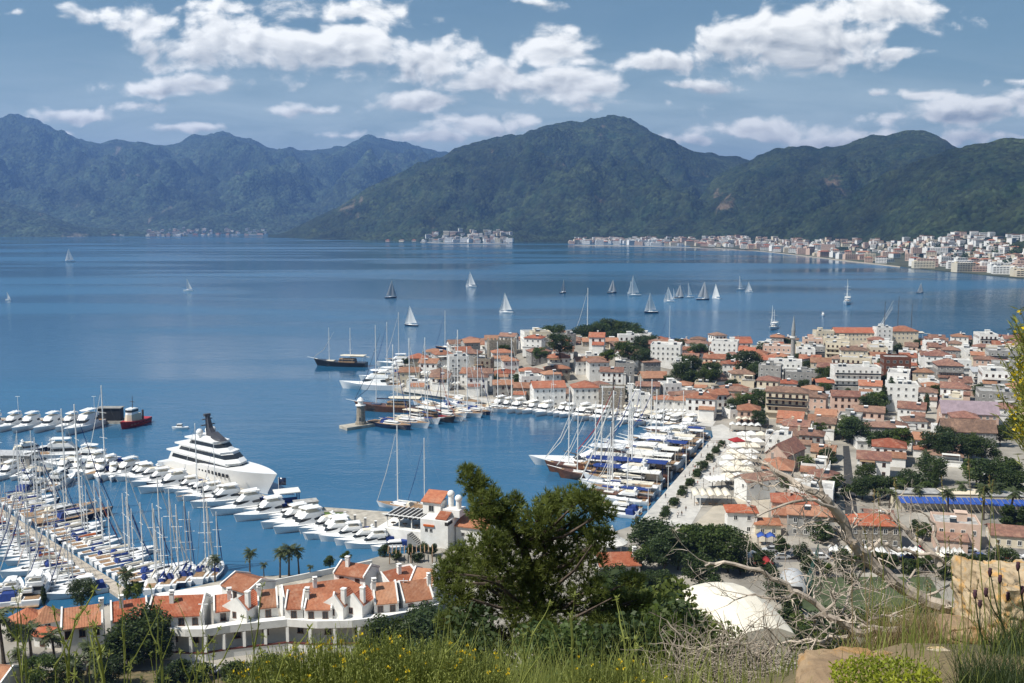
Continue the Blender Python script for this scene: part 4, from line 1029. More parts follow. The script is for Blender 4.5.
STREET = math.atan2(37, 115)             # streets run along this bearing
WNAME = {M_WHITE: 'white', M_CREAM: 'cream', M_PINK: 'pink', M_GREYW: 'grey', M_STONE: 'stone'}
NUM = {1: 'one-storey', 2: 'two-storey', 3: 'three-storey', 4: 'four-storey', 5: 'five-storey'}
HOUSES = []
def lm_house(px, py, wpx, storeys, roof, wall, tile, label, rz=0.0, dep=.8, name='house', cat='house', **kw):
    p = Gz(px, py); w = wpx * p.y / F_PX
    d = max(6.0, w * dep)
    p = p + Vector((math.sin(0), 1, 0)) * d * .5
    p.z = gz(p.x, p.y)
    claim(rect(p, rz, w + .6, d + .6))
    o = house(p, rz, w, d, storeys, roof, wall, tile, name=name, **kw)
    return tag(o, label, cat)
def build_landmarks():
    T, O = M_TILE, M_TILE_O
    lm_house(668, 371, 30, 4, 'flat', M_WHITE, T, "white castle hotel, four flat-roofed storeys at the castle wood's edge", rz=-.25, name='hotel', cat='hotel', wins=20, sh=2.9)
    lm_house(571, 349, 22, 2, 'flat', M_WHITE, T, "flat white villa just below the castle wood", rz=.1, name='villa', cat='house')
    lm_house(605, 351, 24, 2, 'flat', M_WHITE, T, "white villa with arcade half hidden in the castle wood", rz=-.05, name='villa', cat='house')
    lm_house(645, 348, 14, 3, 'flat', M_WHITE, T, "small white villa on the seaward edge of the castle wood", rz=-.3, name='villa', cat='house')
    lm_house(592, 360, 34, 2, 'gable', M_WHITE, T, "long white house with orange gable roof in front of castle wood", rz=.12, dep=.45)
    lm_house(600, 371, 36, 1, 'gable', M_STONE, T, "long low stone house with orange roof below castle wood", rz=.05, dep=.4)
    lm_house(548, 407, 33, 3, 'gable', M_WHITE, T, "white harbour house with rows of small dark windows on old town quay", rz=.15, dep=.7, wins=24, ww=.9, wh=1.3)
    lm_house(613, 409, 26, 3, 'flat', M_STONE, T, "square rough stone block with flat top on the old town quay", rz=-.1, name='stone_tower', cat='building', wins=6, extra=False)
    lm_house(585, 407, 26, 3, 'hip', M_WHITE, T, "white house with wide orange hip roof beside harbour stone block", rz=.1, wins=14)
    lm_house(640, 410, 22, 2, 'flat', M_WHITE, T, "white flat house between the stone block and orange-roofed row", rz=-.05)
    lm_house(665, 413, 20, 2, 'hip', M_WHITE, T, "first white hip-roofed house of the row by the promenade corner", rz=-.1)
    lm_house(686, 414, 22, 2, 'hip', M_WHITE, T, "middle white hip-roofed house of the row by the promenade corner", rz=-.1)
    lm_house(708, 413, 18, 2, 'hip', M_WHITE, T, "last white hip-roofed house of the row at the promenade corner", rz=-.12)
    lm_house(535, 368, 26, 3, 'flat', M_WHITE, T, "stepped white house with arched windows on the castle slope", rz=.2, wins=18, ww=.9)
    lm_house(510, 377, 16, 2, 'hip', M_WHITE, T, "small white hip-roofed house low on the castle slope", rz=.2)
    lm_house(530, 396, 20, 3, 'flat', M_WHITE, T, "narrow white flat house behind the old town quay", rz=.15)
    # town beyond
    lm_house(727, 362, 26, 4, 'flat', M_WHITE, T, "white four-storey block with roof terrace behind the minaret trees", rz=-.3, name='apartment_block', cat='apartment block', wins=22)
    lm_house(748, 372, 16, 4, 'gable', M_WHITE, T, "tall narrow white house with orange roof near the minaret", rz=-.3, wins=12)
    lm_house(772, 390, 22, 4, 'flat', M_GREYW, T, "plain grey concrete block left of the minaret", rz=-.35, name='apartment_block', cat='apartment block', wins=6)
    lm_house(800, 391, 26, 3, 'flat', M_GREYW, T, "pale grey three-storey house in front of the minaret", rz=-.2, wins=14)
    lm_house(858, 392, 46, 4, 'flat', M_WHITE, T, "wide white apartment block with balconies on every floor", rz=-.12, dep=.45, name='apartment_block', cat='apartment block', wins=34, balcony=True)
    lm_house(898, 389, 26, 5, 'flat', M_BRICK, T, "unfinished dark red brick block with concrete floor edges", rz=-.15, name='apartment_block', cat='apartment block', wins=20, win='g', sh=3.2, ww=1.6, extra=False)
    lm_house(852, 404, 46, 1, 'shed', M_GREYW, M_METAL, "long hall with grey metal roof below white apartment block", rz=-.12, dep=.3, name='market_hall', cat='hall')
    lm_house(855, 350, 40, 4, 'gable', M_CREAM, M_TILE, "long cream hotel with orange gable roof on the seafront", rz=-.03, dep=.4, name='hotel', cat='hotel', wins=30, sh=2.9, rise=3)
    lm_house(884, 351, 16, 5, 'flat', M_WHITE, T, "white flat tower between the two orange-roofed hotel wings", rz=-.03, name='apartment_block', cat='apartment block', wins=16)
    lm_house(905, 349, 26, 4, 'hip', M_CREAM, M_TILE, "end wing of cream hotel with orange hip roof", rz=-.03, name='hotel', cat='hotel', wins=16)
    lm_house(825, 350, 18, 4, 'flat', M_CREAM, T, "cream flat tower block beside the orange-roofed seafront hotel", rz=-.03, name='apartment_block', cat='apartment block', wins=16)
    lm_house(956, 384, 30, 4, 'flat', M_WHITE, T, "white balconied block with grey flat roof in front of seafront", rz=-.2, dep=.5, name='apartment_block', cat='apartment block', wins=10, balcony=True)
    lm_house(988, 390, 28, 3, 'shed', M_WHITE, M_METAL, "white block under a pale metal shed roof near the broom bush", rz=-.2, dep=.5, name='apartment_block', cat='apartment block', balcony=True)
    lm_house(972, 428, 54, 2, 'gable', M_PINK, M_PURPLE, "wide hall with faded purple gable roof", rz=-.2, dep=.42, name='hall', cat='hall', rise=4.5)
    lm_house(970, 447, 52, 2, 'gable', M_GREYW, M_TILE_O, "grey-gabled house with dark tile roof in front of purple hall", rz=-.18, dep=.35, name='house', wins=14, rise=4)
    lm_house(905, 412, 30, 4, 'flat', M_WHITE, T, "white block right of the long metal-roofed hall", rz=-.3, name='apartment_block', cat='apartment block')
    lm_house(788, 470, 46, 2, 'gable', M_PINK, M_TILE_O, "long pale pink gabled house beside the promenade canopies", rz=.9, dep=.5, wins=4, rise=3.6)
    lm_house(876, 548, 54, 2, 'hip', M_STONE, M_TILE_F, "stone corner house with bright terracotta hip roof", rz=-.1, dep=.6, wins=12)
    lm_house(743, 534, 30, 2, 'hip', M_WHITE, M_TILE_F, "small white house with terracotta hip roof beside the cream canopy", rz=-.1, dep=.8, wins=6)
    lm_house(769, 536, 26, 1, 'hip', M_CREAM, M_TILE_F, "small cream house with terracotta roof beside the white hip-roofed house", rz=-.1, wins=4)
    lm_house(757, 500, 36, 2, 'gable', M_WHITE, M_TILE_O, "white house with mixed tile roofs between canopies and small houses", rz=.4, dep=.6, wins=4)
    lm_house(880, 450, 44, 1, 'shed', M_WHITE, M_FLAT, "low hall with a bright pale flat roof", rz=-.1, dep=.35, name='hall', cat='hall', rise=1.2)
    # minaret
    p = Gz(792, 371); r = empty('minaret', p); claim(rect(p, 0, 7, 7))
    mb = MB(); mb.box(-1.6, 1.6, -1.6, 1.6, -1, 8); mb.lathe([(1.2, 8), (1.1, 24)], 12); mb.build('tower', M_GREYW, r)
    mb = MB(); mb.lathe([(1.1, 18.6), (2.0, 19.8), (2.0, 20.8), (1.8, 20.8), (1.8, 19.9), (1.1, 19.9)], 14); mb.build('balcony', M_WHITE, r)
    mb = MB(); mb.lathe([(1.25, 24), (.7, 28), (.05, 33)], 12); mb.build('spire', mat('lead_grey', (.30, .32, .33), .5, .1), r)
    tag(r, "slim pale grey minaret with a pointed lead spire", 'minaret')
    # castle keep: crenellated walls round a court
    p = Gz(503, 357); r = empty('castle', p, .12); claim(rect(p + Vector((0, 8, 0)), .12, 20, 18))
    mb = MB(); w, d, h = 16, 14, 8.5
    for b in ((-w/2, w/2, 0, 1.4), (-w/2, w/2, d-1.4, d), (-w/2, -w/2+1.4, 1.4, d-1.4), (w/2-1.4, w/2, 1.4, d-1.4)): mb.box(*b, -2, h)
    mb.box(-w/2+1.4, w/2-1.4, 1.4, d-1.4, -2, h - 2)
    mb.build('wall', M_CASTLE, r)
    mb = MB()
    for i in range(8): mb.box(-w/2 + i*2.1, -w/2 + i*2.1 + 1.2, 0, .7, h, h + 1.0); mb.box(-w/2 + i*2.1, -w/2 + i*2.1 + 1.2, d-.7, d, h, h + 1.0)
    for i in range(1, 6): mb.box(-w/2, -w/2 + .7, i*2.2, i*2.2 + 1.2, h, h + 1.0); mb.box(w/2-.7, w/2, i*2.2, i*2.2 + 1.2, h, h + 1.0)
    mb.build('battlement', M_CASTLE, r)
    for i in range(3): add_window(r, -4 + 4 * i, 0, 4, 0, .5, 1.2, 'g', 'arrow_slit')
    tag(r, "square grey stone castle keep with battlements", 'castle')
    # lighthouse on the jetty tip
    p = G(361, 424, 1.3); r = empty('lighthouse', p)
    mb = MB(); mb.lathe([(2.6, -.2), (2.4, 1.2), (2.0, 1.3), (1.75, 8.2)], 14); mb.build('tower', M_STONE, r)
    mb = MB(); mb.lathe([(2.3, 8.2), (2.3, 8.6), (1.2, 8.6), (1.2, 10.4)], 14); g = mb.build('gallery', M_WHITE, r)
    mb = MB(); mb.lathe([(1.6, 10.4), (.9, 11.4), (.1, 12.0)], 14); mb.build('roof', M_WHITE, r)
    add_window(r, 0, -2.02, 1.5, 0, 1.0, 2.0, 'g', 'door')
    tag(r, "short stone lighthouse with white lantern at the jetty tip", 'lighthouse')
def build_fill():
    P = [G(x, y, 1.6).xy for x, y in [(412, 388), (500, 398), (560, 403), (640, 411), (712, 419), (742, 420), (748, 360), (745, 348), (640, 347), (540, 343), (478, 349), (430, 362), (402, 378)]]
    T = [G(x, y, 1.6).xy for x, y in [(722, 419), (752, 434), (762, 500), (800, 545), (1060, 545), (1180, 350), (1024, 346), (830, 345), (742, 350)]]
    # open ground: streets, canopies, awnings, woods
    for q in ([(700, 436), (722, 424), (764, 432), (762, 476)], [(688, 528), (700, 474), (762, 476), (724, 528)], [(842, 446), (850, 446), (863, 548), (845, 548)], [(890, 494), (1060, 494), (1070, 528), (896, 528)],
              [(892, 468), (1060, 468), (1060, 494), (890, 494)], [(985, 430), (1080, 430), (1090, 494), (985, 494)]):
        claim_px(q)
    wood = Gz(612, 344)
    items = []
    def fill(poly, tries, limit, near, y0=0, y1=1e9):
        xs = [p.x for p in poly]; ys = [p.y for p in poly]; n = 0
        for k in range(tries):
            if n >= limit: break
            x, y = U(min(xs), max(xs)), U(min(ys), max(ys))
            if not (y0 <= y < y1) or not inside((x, y), poly): continue
            if near and (x - wood.x) ** 2 / 34 ** 2 + (y - wood.y) ** 2 / 20 ** 2 < 1: continue
            big = (not near) and y > 430 and rnd.random() < .38
            w, d = (U(12, 19), U(10, 13)) if big else (U(8.5, 13.5), U(7.5, 10.5))
            rz = -STREET + rnd.choice((0, math.pi / 2, 0)) + U(-.12, .12) if not near else U(-.35, .35)
            while rz > math.pi / 4: rz -= math.pi / 2; w, d = d, w
            r = rect((x + 1.5 * math.sin(rz), y - 1.5 * math.cos(rz)), rz, w + .7, d + 2.4)
            if not free(r): continue
            px, py = PIX((x, y, 5))
            if px > 1075 or px < 380: continue
            claim(r)
            old = (not near) and y < 430
            if big: st, roof = rnd.choice((3, 3, 4)), rnd.choice(('flat', 'flat', 'flat', 'hip'))
            else: st, roof = (rnd.choice((1, 2, 2)) if old else rnd.choice((2, 2, 3, 1) if near else (2, 2, 3))), rnd.choice(('hip', 'gable', 'hip', 'gable', 'flat') if not old else ('hip', 'gable', 'hip', 'gable', 'hip', 'gable', 'flat'))
            wall = rnd.choice((M_WHITE, M_WHITE, M_WHITE, M_WHITE, M_CREAM, M_STONE, M_GREYW) if near else (M_WHITE, M_WHITE, M_WHITE, M_CREAM, M_PINK, M_GREYW))
            tile = rnd.choice((M_TILE, M_TILE_O)) if near else rnd.choice((M_TILE, M_TILE_O, M_TILE_O) if old else (M_TILE, M_TILE_O))
            o = house((x, y), rz, w, d, st, roof, wall, tile, name='apartment_block' if big else 'house', wins=14 if big else 8, chim=.35, balcony=big and rnd.random() < .6, win=rnd.choice('wwb'), annex=.6, solar=.4)
            rn = {'hip': 'hip', 'gable': 'gable', 'flat': 'flat'}[roof]
            tn = 'flat roof' if roof == 'flat' else f"{'weathered' if tile is M_TILE_O else 'orange'} {rn} roof"
            kind = 'block' if big else 'house'
            o['category'] = 'apartment block' if big else 'house'; o['group'] = 'apartment blocks of the town' if big else 'houses of the old town'
            items.append((o, f"{WNAME[wall]} {NUM[st]} {kind} with {tn}")); n += 1
        return n
    fill(P, 9000, 125, True); fill(T, 18000, 140, False, 0, 430); fill(T, 12000, 125, False, 430)
    auto_label(items)
build_landmarks(); build_fill()

# ------------------------------------------------------------------ far shores
def build_far():
    protos = {}
    def block(w, d, st, wallm, tiled):
        key = (w, d, st, wallm.name, tiled)
        if key in protos: return protos[key]
        mb = MB()
        for s in range(st):
            mb.box(-w/2, w/2, -d/2, d/2, s*3.0 - (1 if s == 0 else 0), s*3.0 + 1.1, 0)
            mb.box(-w/2 + .9, w/2 - .9, -d/2 + .9, d/2 - .9, s*3.0 + 1.1, s*3.0 + 2.5, 1)
            for k in range(int(w / 5) + 1): x = -w/2 + .4 + (w - .8) * k / max(1, int(w / 5)); mb.box(x - .4, x + .4, -d/2 + .02, d/2 - .02, s*3.0 + 1.1, s*3.0 + 2.5, 0)
            mb.box(-w/2, w/2, -d/2, d/2, s*3.0 + 2.5, s*3.0 + 3.0, 0)
        h = st * 3.0
        if tiled: hip_roof(mb, w, d, h + .15, min(w, d) * .2)
        else: mb.box(-w/2 + 2, -w/2 + 6, -2, 2, h, h + 2.4, 0)
        if tiled:
            mb.m[-9:] = [2] * 9
        protos[key] = mb.mesh('far_building', [wallm, M_GLASS, M_TILE_O if rnd.random() < .4 else M_TILE])
        return protos[key]
    items = []
    SEG = [(400, "under the pine headland"), (560, "along the headland hotels"), (690, "on the middle far beach"), (780, "on the long far beach"), (860, "beside the far bay corner"), (940, "by the far pavilion"), (1100, "in the near end of far town")]
    def put(px, py, back, st=None, z=2.0, seg=None):
        p = G(px, py, 1.0); p = p * (1 + back / p.y); p.z = z
        w, d = rnd.choice((16, 22, 30, 38)), rnd.choice((12, 15))
        st = st or rnd.choice((2, 3, 3, 4, 5))
        wl = rnd.choice((M_WHITE, M_WHITE, M_WHITE, M_CREAM, M_PINK)); tiled = rnd.random() < .35
        if w > 30 and tiled: w = 22
        o = link('far_building', block(w, d, st, wl, tiled), None, p, (0, 0, U(-.5, .5)))
        o['category'] = 'building'; o['group'] = 'buildings on the far shore'
        s = seg or next(t for q, t in SEG if px < q)
        items.append((o, f"{'low' if st < 3 else 'tall' if st > 4 else 'mid-height'} {'broad' if w > 25 else 'narrow'} {WNAME[wl]} {'tile-roofed' if tiled else 'flat-roofed'} building", (s, px, back)))
    shore = [(300, 238), (400, 241), (450, 243), (560, 244.5), (640, 246), (720, 248), (760, 251), (810, 256.5), (860, 262.5), (900, 267), (960, 273), (1024, 279), (1100, 288)]
    global far_shore
    far_shore = shore
    hz = lambda back: 2.0 + max(0, back - 80) * .055
    for x in (160, 168, 177, 186, 194, 203, 211, 219, 228, 236, 246, 254, 262): put(x + U(-2, 2), 236.0, U(15, 90), rnd.choice((2, 3)), 3 + U(0, 3), "in the village at mountain foot")
    for x in (104, 114, 122): put(x, 236.3, 40, 2, 3, "in the left hamlet at mountain foot")
    for x in (388, 402, 414, 424, 436): put(x, 243, U(30, 140), 2, 5)
    for x in (448, 456, 463, 471, 480, 489, 499, 508): put(x + U(-2, 2), interp(shore, x), U(40, 200), rnd.choice((3, 4, 5)), 4)
    for k in range(80):
        x = U(572, 800); back = U(10, 170) if rnd.random() < .75 else U(150, 300); put(x, interp(shore, x) - .6, back, None, 2 + max(0, back - 120) * .05)
    for k in range(125):
        x = U(745, 1075); back = (rnd.random() ** 1.25) * 700 * smooth(700, 860, x) + 8
        put(x, interp(shore, x) - .8, back, rnd.choice((2, 3, 3, 4, 4, 5)), 2 + max(0, back - 260) * .035)
    # town climbing the lower slopes of the near hills
    from mathutils.bvhtree import BVHTree
    trees_ = [BVHTree.FromPolygons(v, f) for v, f in HILLS]
    def slope_hit(px, py):
        d = ray(px, py).normalized(); best = None
        for t in trees_:
            h = t.ray_cast(Vector((0, 0, CAM_H)), d)
            if h[0] is not None and (best is None or h[3] < best[1]): best = (h[0], h[3])
        return best[0] if best else None
    for k in range(52):
        x = U(880, 1050); y = interp(shore, x) - 5 - 30 * (rnd.random() ** 1.2) * smooth(840, 960, x)
        p = slope_hit(x, y)
        if p is None or p.y > 3400: continue
        w, d = rnd.choice((14, 18, 24)), 12; st = rnd.choice((2, 3, 3, 4)); wl = rnd.choice((M_WHITE, M_WHITE, M_CREAM)); tiled = rnd.random() < .5
        o = link('far_building', block(w, d, st, wl, tiled), None, p, (0, 0, U(-.5, .5))); o['category'] = 'building'; o['group'] = 'buildings on the far shore'
        items.append((o, f"{'low' if st < 3 else 'mid-height'} {'broad' if w > 25 else 'narrow'} {WNAME[wl]} {'tile-roofed' if tiled else 'flat-roofed'} building", ("on the slope above far town", x, 0)))
    mb = MB(); mb2 = MB(); n = 0
    while n < 900:
        x = U(575, 1080); top = interp([(575, 3), (700, 7), (800, 13), (880, 22), (960, 36), (1080, 42)], x); y = interp(shore, x) - 2 - top * rnd.random() ** 1.35
        p = slope_hit(x, y); n += 1
        if p is None or p.y > 4600: continue
        w, d, h = U(9, 20), U(8, 13), U(5, 13); a = U(-.5, .5)
        M = Matrix.Translation(p) @ Matrix.Rotation(a, 4, 'Z'); k = rnd.choice((0, 0, 0, 1, 2))
        mb.box(-w/2, w/2, -d/2, d/2, -4, h, k, M); s_ = int(h / 3)
        for q in range(s_): mb.box(-w/2 + .5, w/2 - .5, -d/2 - .12, -d/2 + .2, q * 3 + .9, q * 3 + 2.2, 3, M)
        mb.box(-w/2 - .4, w/2 + .4, -d/2 - .4, d/2 + .4, h + .02, h + .7, rnd.choice((0, 4, 4)), M)
    for k in range(190):
        x = U(148, 268) if k < 110 else U(428, 512); y = (236.5 - 7.5 * rnd.random() ** 1.6) if k < 110 else (interp(shore, x) - 12 * rnd.random() ** 1.7 * smooth(400, 450, x) - .8)
        p = slope_hit(x, y)
        if p is None or p.y > 7500: continue
        w, d, h = U(12, 26), U(9, 14), U(6, 13); M = Matrix.Translation(p) @ Matrix.Rotation(U(-.4, .4), 4, 'Z')
        mb.box(-w/2, w/2, -d/2, d/2, -14, h, rnd.choice((0, 0, 1, 2)), M); mb.box(-w/2 - .5, w/2 + .5, -d/2 - .5, d/2 + .5, h + .02, h + 1.2, rnd.choice((0, 4)), M)
        for q in range(int(h / 3)): mb.box(-w/2 + .5, w/2 - .5, -d/2 - .15, -d/2 + .2, q * 3 + .9, q * 3 + 2.1, 3, M)
    tag(mb.build('distant_town', [M_WHITE, M_CREAM, M_PINK, M_GLASS, M_TILE]), kind='stuff')
    mb = leaf_mesh('distant_trees', [], 1, 1, M_LEAFD, 1); cl = []
    for k in range(420):
        x = U(560, 1080); p = slope_hit(x, interp(shore, x) - 1.0 - interp([(575, 3), (700, 6), (880, 18), (1080, 36)], x) * rnd.random())
        if p is not None and p.y < 4600: cl.append((p.x, p.y, p.z + 4, U(6, 13)))
    tag(link('distant_trees', leaf_mesh('distant_trees', cl, 14000, 2.6, M_LEAFD, 77)), kind='stuff')
    by = {}
    for o, look, k in items: by.setdefault((look, k[0]), []).append((k[1], o))
    for (look, seg), l in by.items():
        l.sort(key=lambda e: e[0])
        for i, (k, o) in enumerate(l): o['label'] = f"{look} {seg}" + (f", {ordw(i + 1)} from left" if len(l) > 1 else "")
    # far minaret and beach strips
    p = G(938, 262, 1) * 1.22; p.z = 12
    mb = MB(); mb.box(-4, 4, -4, 4, -8, 20); mb.lathe([(3, 20), (2.6, 52)], 8); mb.lathe([(4.2, 38), (4.2, 40)], 8); mb.lathe([(2.8, 52), (.1, 66)], 8)
    tag(mb.build('minaret', M_WHITE), "tiny white minaret rising above the far town", 'minaret')
    for a, b in (((575, 244.6), (760, 250.6)), ((700, 247.2), (900, 266.5)), ((420, 242.6), (512, 243.6))):
        pts = []
        for i in range(13):
            x = a[0] + (b[0] - a[0]) * i / 12; pts.append(G(x, interp(shore, x) + .35, .4))
        back = [Vector((q.x * (1 + 25 / q.y), q.y + 25, 0)) for q in reversed(pts)]
        slab('beach', pts + back, -1, 1.2, mat('beach_sand', (.48, .42, .33), .9, .1, .05))
    # flat coastal strip that carries the far town
    pts = []
    for i in range(25):
        x = 690 + (1130 - 690) * i / 24; pts.append(G(x, interp(shore, x) - .2, .2))
    back = [Vector((q.x * (1 + 800 / q.y), q.y + 800, 0)) for q in reversed(pts)]
    slab('coast_land', pts + back, -2, 1.5, mat('coast_ground', (.10, .11, .07), .9, .3, .02))
build_far()
# ================================================================== trees, palms, town furniture
def clump_crown(seed, w, h, z0, n):
    rr = random.Random(seed); out = []
    for k in range(n):
        a, t = rr.uniform(0, 6.28), rr.random()
        r = w * .5 * math.sqrt(rr.random()) * (1 - .55 * abs(t - .4)) 
        out.append((math.cos(a) * r, math.sin(a) * r, z0 + h * t, rr.uniform(.13, .26) * w))
    return out
def broad_tree(seed, w=8.0, h=5.5, z0=2.8, n=4200, size=.30, m=None, name='broadleaf_tree'):
    r = empty(name); rr = random.Random(seed)
    cl = clump_crown(seed, w, h, z0 + .5, 26)
    mb = MB(); mb.tube([(0, 0, -.6), (.1, 0, z0 * .6), (0, .1, z0 + h * .5)], [.30, .22, .08], 7)
    for c in cl[:9]: mb.tube([(.05, 0, z0 * .7), (c[0] * .5, c[1] * .5, (z0 + c[2]) * .5), c[:3]], [.14, .09, .03], 5)
    mb.build('trunk', M_BARK, r)
    link('crown', leaf_mesh('crown', cl, n, size, m or M_LEAF, seed), r)
    return r
def cypress(seed):
    r = empty('cypress_tree')
    cl = [(U(-.3, .3), U(-.3, .3), 1 + i * .75, 1.25 * math.sin(math.pi * (i + 1.5) / 15) + .25) for i in range(13)]
    mb = MB(); mb.tube([(0, 0, -.5), (0, 0, 8)], [.2, .06], 6); mb.build('trunk', M_BARK, r)
    link('crown', leaf_mesh('crown', cl, 2600, .24, M_LEAFD, seed, 1.5), r)
    return r
def palm(seed, H=7.5, fl=2.6, nf=34):
    rr = random.Random(seed); r = empty('palm_tree')
    lean = rr.uniform(-.5, .5)
    pts = [(lean * t * t, .2 * t, -.5 + (H + .5) * t) for t in (0, .25, .5, .75, 1)]
    mb = MB(); mb.tube(pts, [.34, .26, .22, .21, .30], 8); mb.build('trunk', M_PALMT, r)
    top = Vector(pts[-1]); mb = MB()
    for k in range(nf):
        a = 6.283 * k * .382 + rr.uniform(-.2, .2); el = rr.uniform(-.75, 1.25)
        d = Vector((math.cos(a), math.sin(a), 0)); side = Vector((-d.y, d.x, 0)); L = fl * rr.uniform(.8, 1.1); prev = None
        for i in range(11):
            t = i / 10
            p = top + d * (L * t * math.cos(el * (1 - t * .6))) + Vector((0, 0, L * (math.sin(el) * t - .50 * t * t)))
            if prev is not None and i > 1:
                ax = (p - prev).normalized(); wd = .62 * math.sin(math.pi * min(1, t * .85 + .12)) * fl / 2.6
                for s in (-1, 1):
                    q = p + side * s * wd + ax * wd * .6 - Vector((0, 0, wd * .45))
                    mb.poly([prev, p, q, prev + (q - p) * .8 - ax * .03] if i % 2 else [prev, prev.lerp(p, .6), q])
            if prev is not None: mb.poly([prev + side * .03, prev - side * .03, p - side * .025, p + side * .025])
            prev = p
    mb.build('crown', M_PALM, r)
    return r
def build_trees():
    br = [broad_tree(s, **k) for s, k in ((1, {}), (2, dict(w=7, h=6)), (3, dict(w=9, h=5, m=M_LEAFD)), (4, dict(w=6, h=4.5, z0=2.0, m=M_LEAFD)))]
    low = [broad_tree(s, 5, 3.2, .6, 2200, .26, m, 'bush') for s, m in ((11, M_LEAF), (12, M_LEAFD))]
    cy = cypress(5); pl = [palm(1), palm(2, 6.0, 2.3, 30)]
    NM = {0: "spreading green tree", 1: "tall round green tree", 2: "broad dark green tree", 3: "small dark green tree"}
    items = []
    def tree(px, py, k, hpx=None, z=None):
        p = Gz(px, py) if z is None else G(px, py, z)
        base = {'b': 8.8, 's': 4, 'c': 10.6, 'p': 9.0}[k[0]]
        proto = {'b': br, 's': low, 'c': [cy], 'p': pl}[k[0]][int(k[1])]
        sc = (hpx * p.y / F_PX / base) if hpx else U(.85, 1.15)
        sx = sc if k[0] in 'cp' else sc * U(.95, 1.25)
        o = place(proto, p, U(0, 6.28), (sx, sx, sc))
        look = NM[int(k[1])] if k[0] == 'b' else {'s0': "bushy green shrub", 's1': "dark green shrub", 'c0': "slim dark cypress", 'p0': "tall palm", 'p1': "short palm"}[k]
        o['category'] = {'b': 'tree', 's': 'bush', 'c': 'tree', 'p': 'palm'}[k[0]]; o['group'] = {'b': 'trees of the town', 's': 'shrubs of the town', 'c': 'trees of the town', 'p': 'palms of the town'}[k[0]]
        items.append((o, look))
    # castle wood and slope
    for x, y, k, h in [(580, 349, 'b2', 22), (590, 345, 'b2', 20), (600, 343, 'b0', 20), (610, 342, 'b2', 22), (620, 343, 'b1', 20), (630, 344, 'b2', 20), (638, 347, 'b0', 18), (616, 350, 'b2', 20), (628, 354, 'b0', 22), (640, 356, 'b2', 18), (650, 354, 'b2', 18),
                       (553, 352, 'b2', 26), (548, 346, 'b1', 18), (560, 357, 'b2', 22), (625, 362, 'b0', 20), (636, 366, 'b2', 20), (612, 358, 'b3', 15), (646, 368, 'b2', 17), (585, 378, 'b2', 20), (575, 374, 'b3', 16), (562, 368, 'b2', 18),
                       (540, 362, 'b0', 14), (500, 372, 'b3', 12), (690, 378, 'b2', 22), (681, 382, 'b2', 20), (697, 362, 'b0', 18), (712, 385, 'b0', 22), (705, 388, 'b0', 18), (660, 384, 'b3', 14),
                       (750, 378, 'b2', 26), (756, 384, 'b2', 20), (743, 414, 'b0', 20), (763, 414, 'b0', 24), (775, 412, 'b2', 18), (735, 416, 'b2', 16), (826, 386, 'b0', 18), (803, 394, 'b2', 14),
                       (890, 410, 'c0', 34), (883, 412, 'c0', 28), (897, 408, 'b2', 24), (907, 410, 'b2', 20), (926, 414, 'c0', 22), (856, 446, 'b2', 26), (848, 436, 'b0', 20), (868, 440, 'b3', 16), (933, 460, 'b2', 26), (952, 462, 'b2', 28), (968, 458, 'b0', 24), (982, 464, 'b2', 26), (944, 448, 'b2', 20),
                       (925, 398, 'b3', 14), (808, 358, 'b3', 10), (505, 357, 'b0', 12), (495, 384, 'b3', 12), (478, 392, 'b0', 10), (405, 366, 'b3', 9), (820, 438, 'b0', 16), (806, 472, 'b0', 16), (865, 482, 'b2', 18),
                       (862, 500, 'b2', 24), (874, 498, 'b0', 22), (885, 500, 'b2', 24), (897, 500, 'b0', 22), (908, 498, 'b2', 26), (921, 500, 'b0', 20), (856, 498, 'b3', 18), (935, 492, 'c0', 30), (930, 484, 'b2', 26), (990, 496, 'b2', 34), (1004, 490, 'b0', 32), (1018, 500, 'b2', 30), (976, 488, 'b0', 28),
                       (787, 492, 'b0', 16), (1000, 446, 'b0', 20), (1015, 438, 'b2', 22)]:
        tree(x, y, k, h)
    for x, y, h in [(900, 505, 30), (915, 508, 26), (948, 520, 36), (962, 505, 34), (983, 520, 40), (997, 508, 36), (1010, 520, 44), (889, 508, 26), (925, 470, 22), (880, 506, 24), (835, 506, 18)]: tree(x, y, 'p%d' % rnd.choice((0, 1)), h)
    # street and garden trees in the gaps between houses
    n = 0; T_ = [G(x, y, 1.6).xy for x, y in [(722, 419), (752, 434), (762, 500), (800, 545), (1060, 545), (1180, 350), (1024, 346), (830, 345), (742, 350)]]
    P_ = [G(x, y, 1.6).xy for x, y in [(412, 386), (500, 396), (640, 409), (742, 418), (748, 360), (640, 349), (540, 345), (430, 362)]]
    for poly, cnt in ((T_, 75), (P_, 40)):
        xs = [p.x for p in poly]; ys = [p.y for p in poly]; n = 0
        for k in range(6000):
            if n >= cnt: break
            x, y = U(min(xs), max(xs)), U(min(ys), max(ys)); q = PIX((x, y, 3))
            if inside((x, y), poly) and 390 < q[0] < 1060 and free(rect((x, y), 0, 2.4, 2.4)):
                tree(*PIX((x, y, gz(x, y))), rnd.choice(('b0', 'b1', 'b3', 'b2', 's0', 's1', 'b3')), U(.5, .85) * 8.8 * F_PX / y if rnd.random() < .6 else None); n += 1
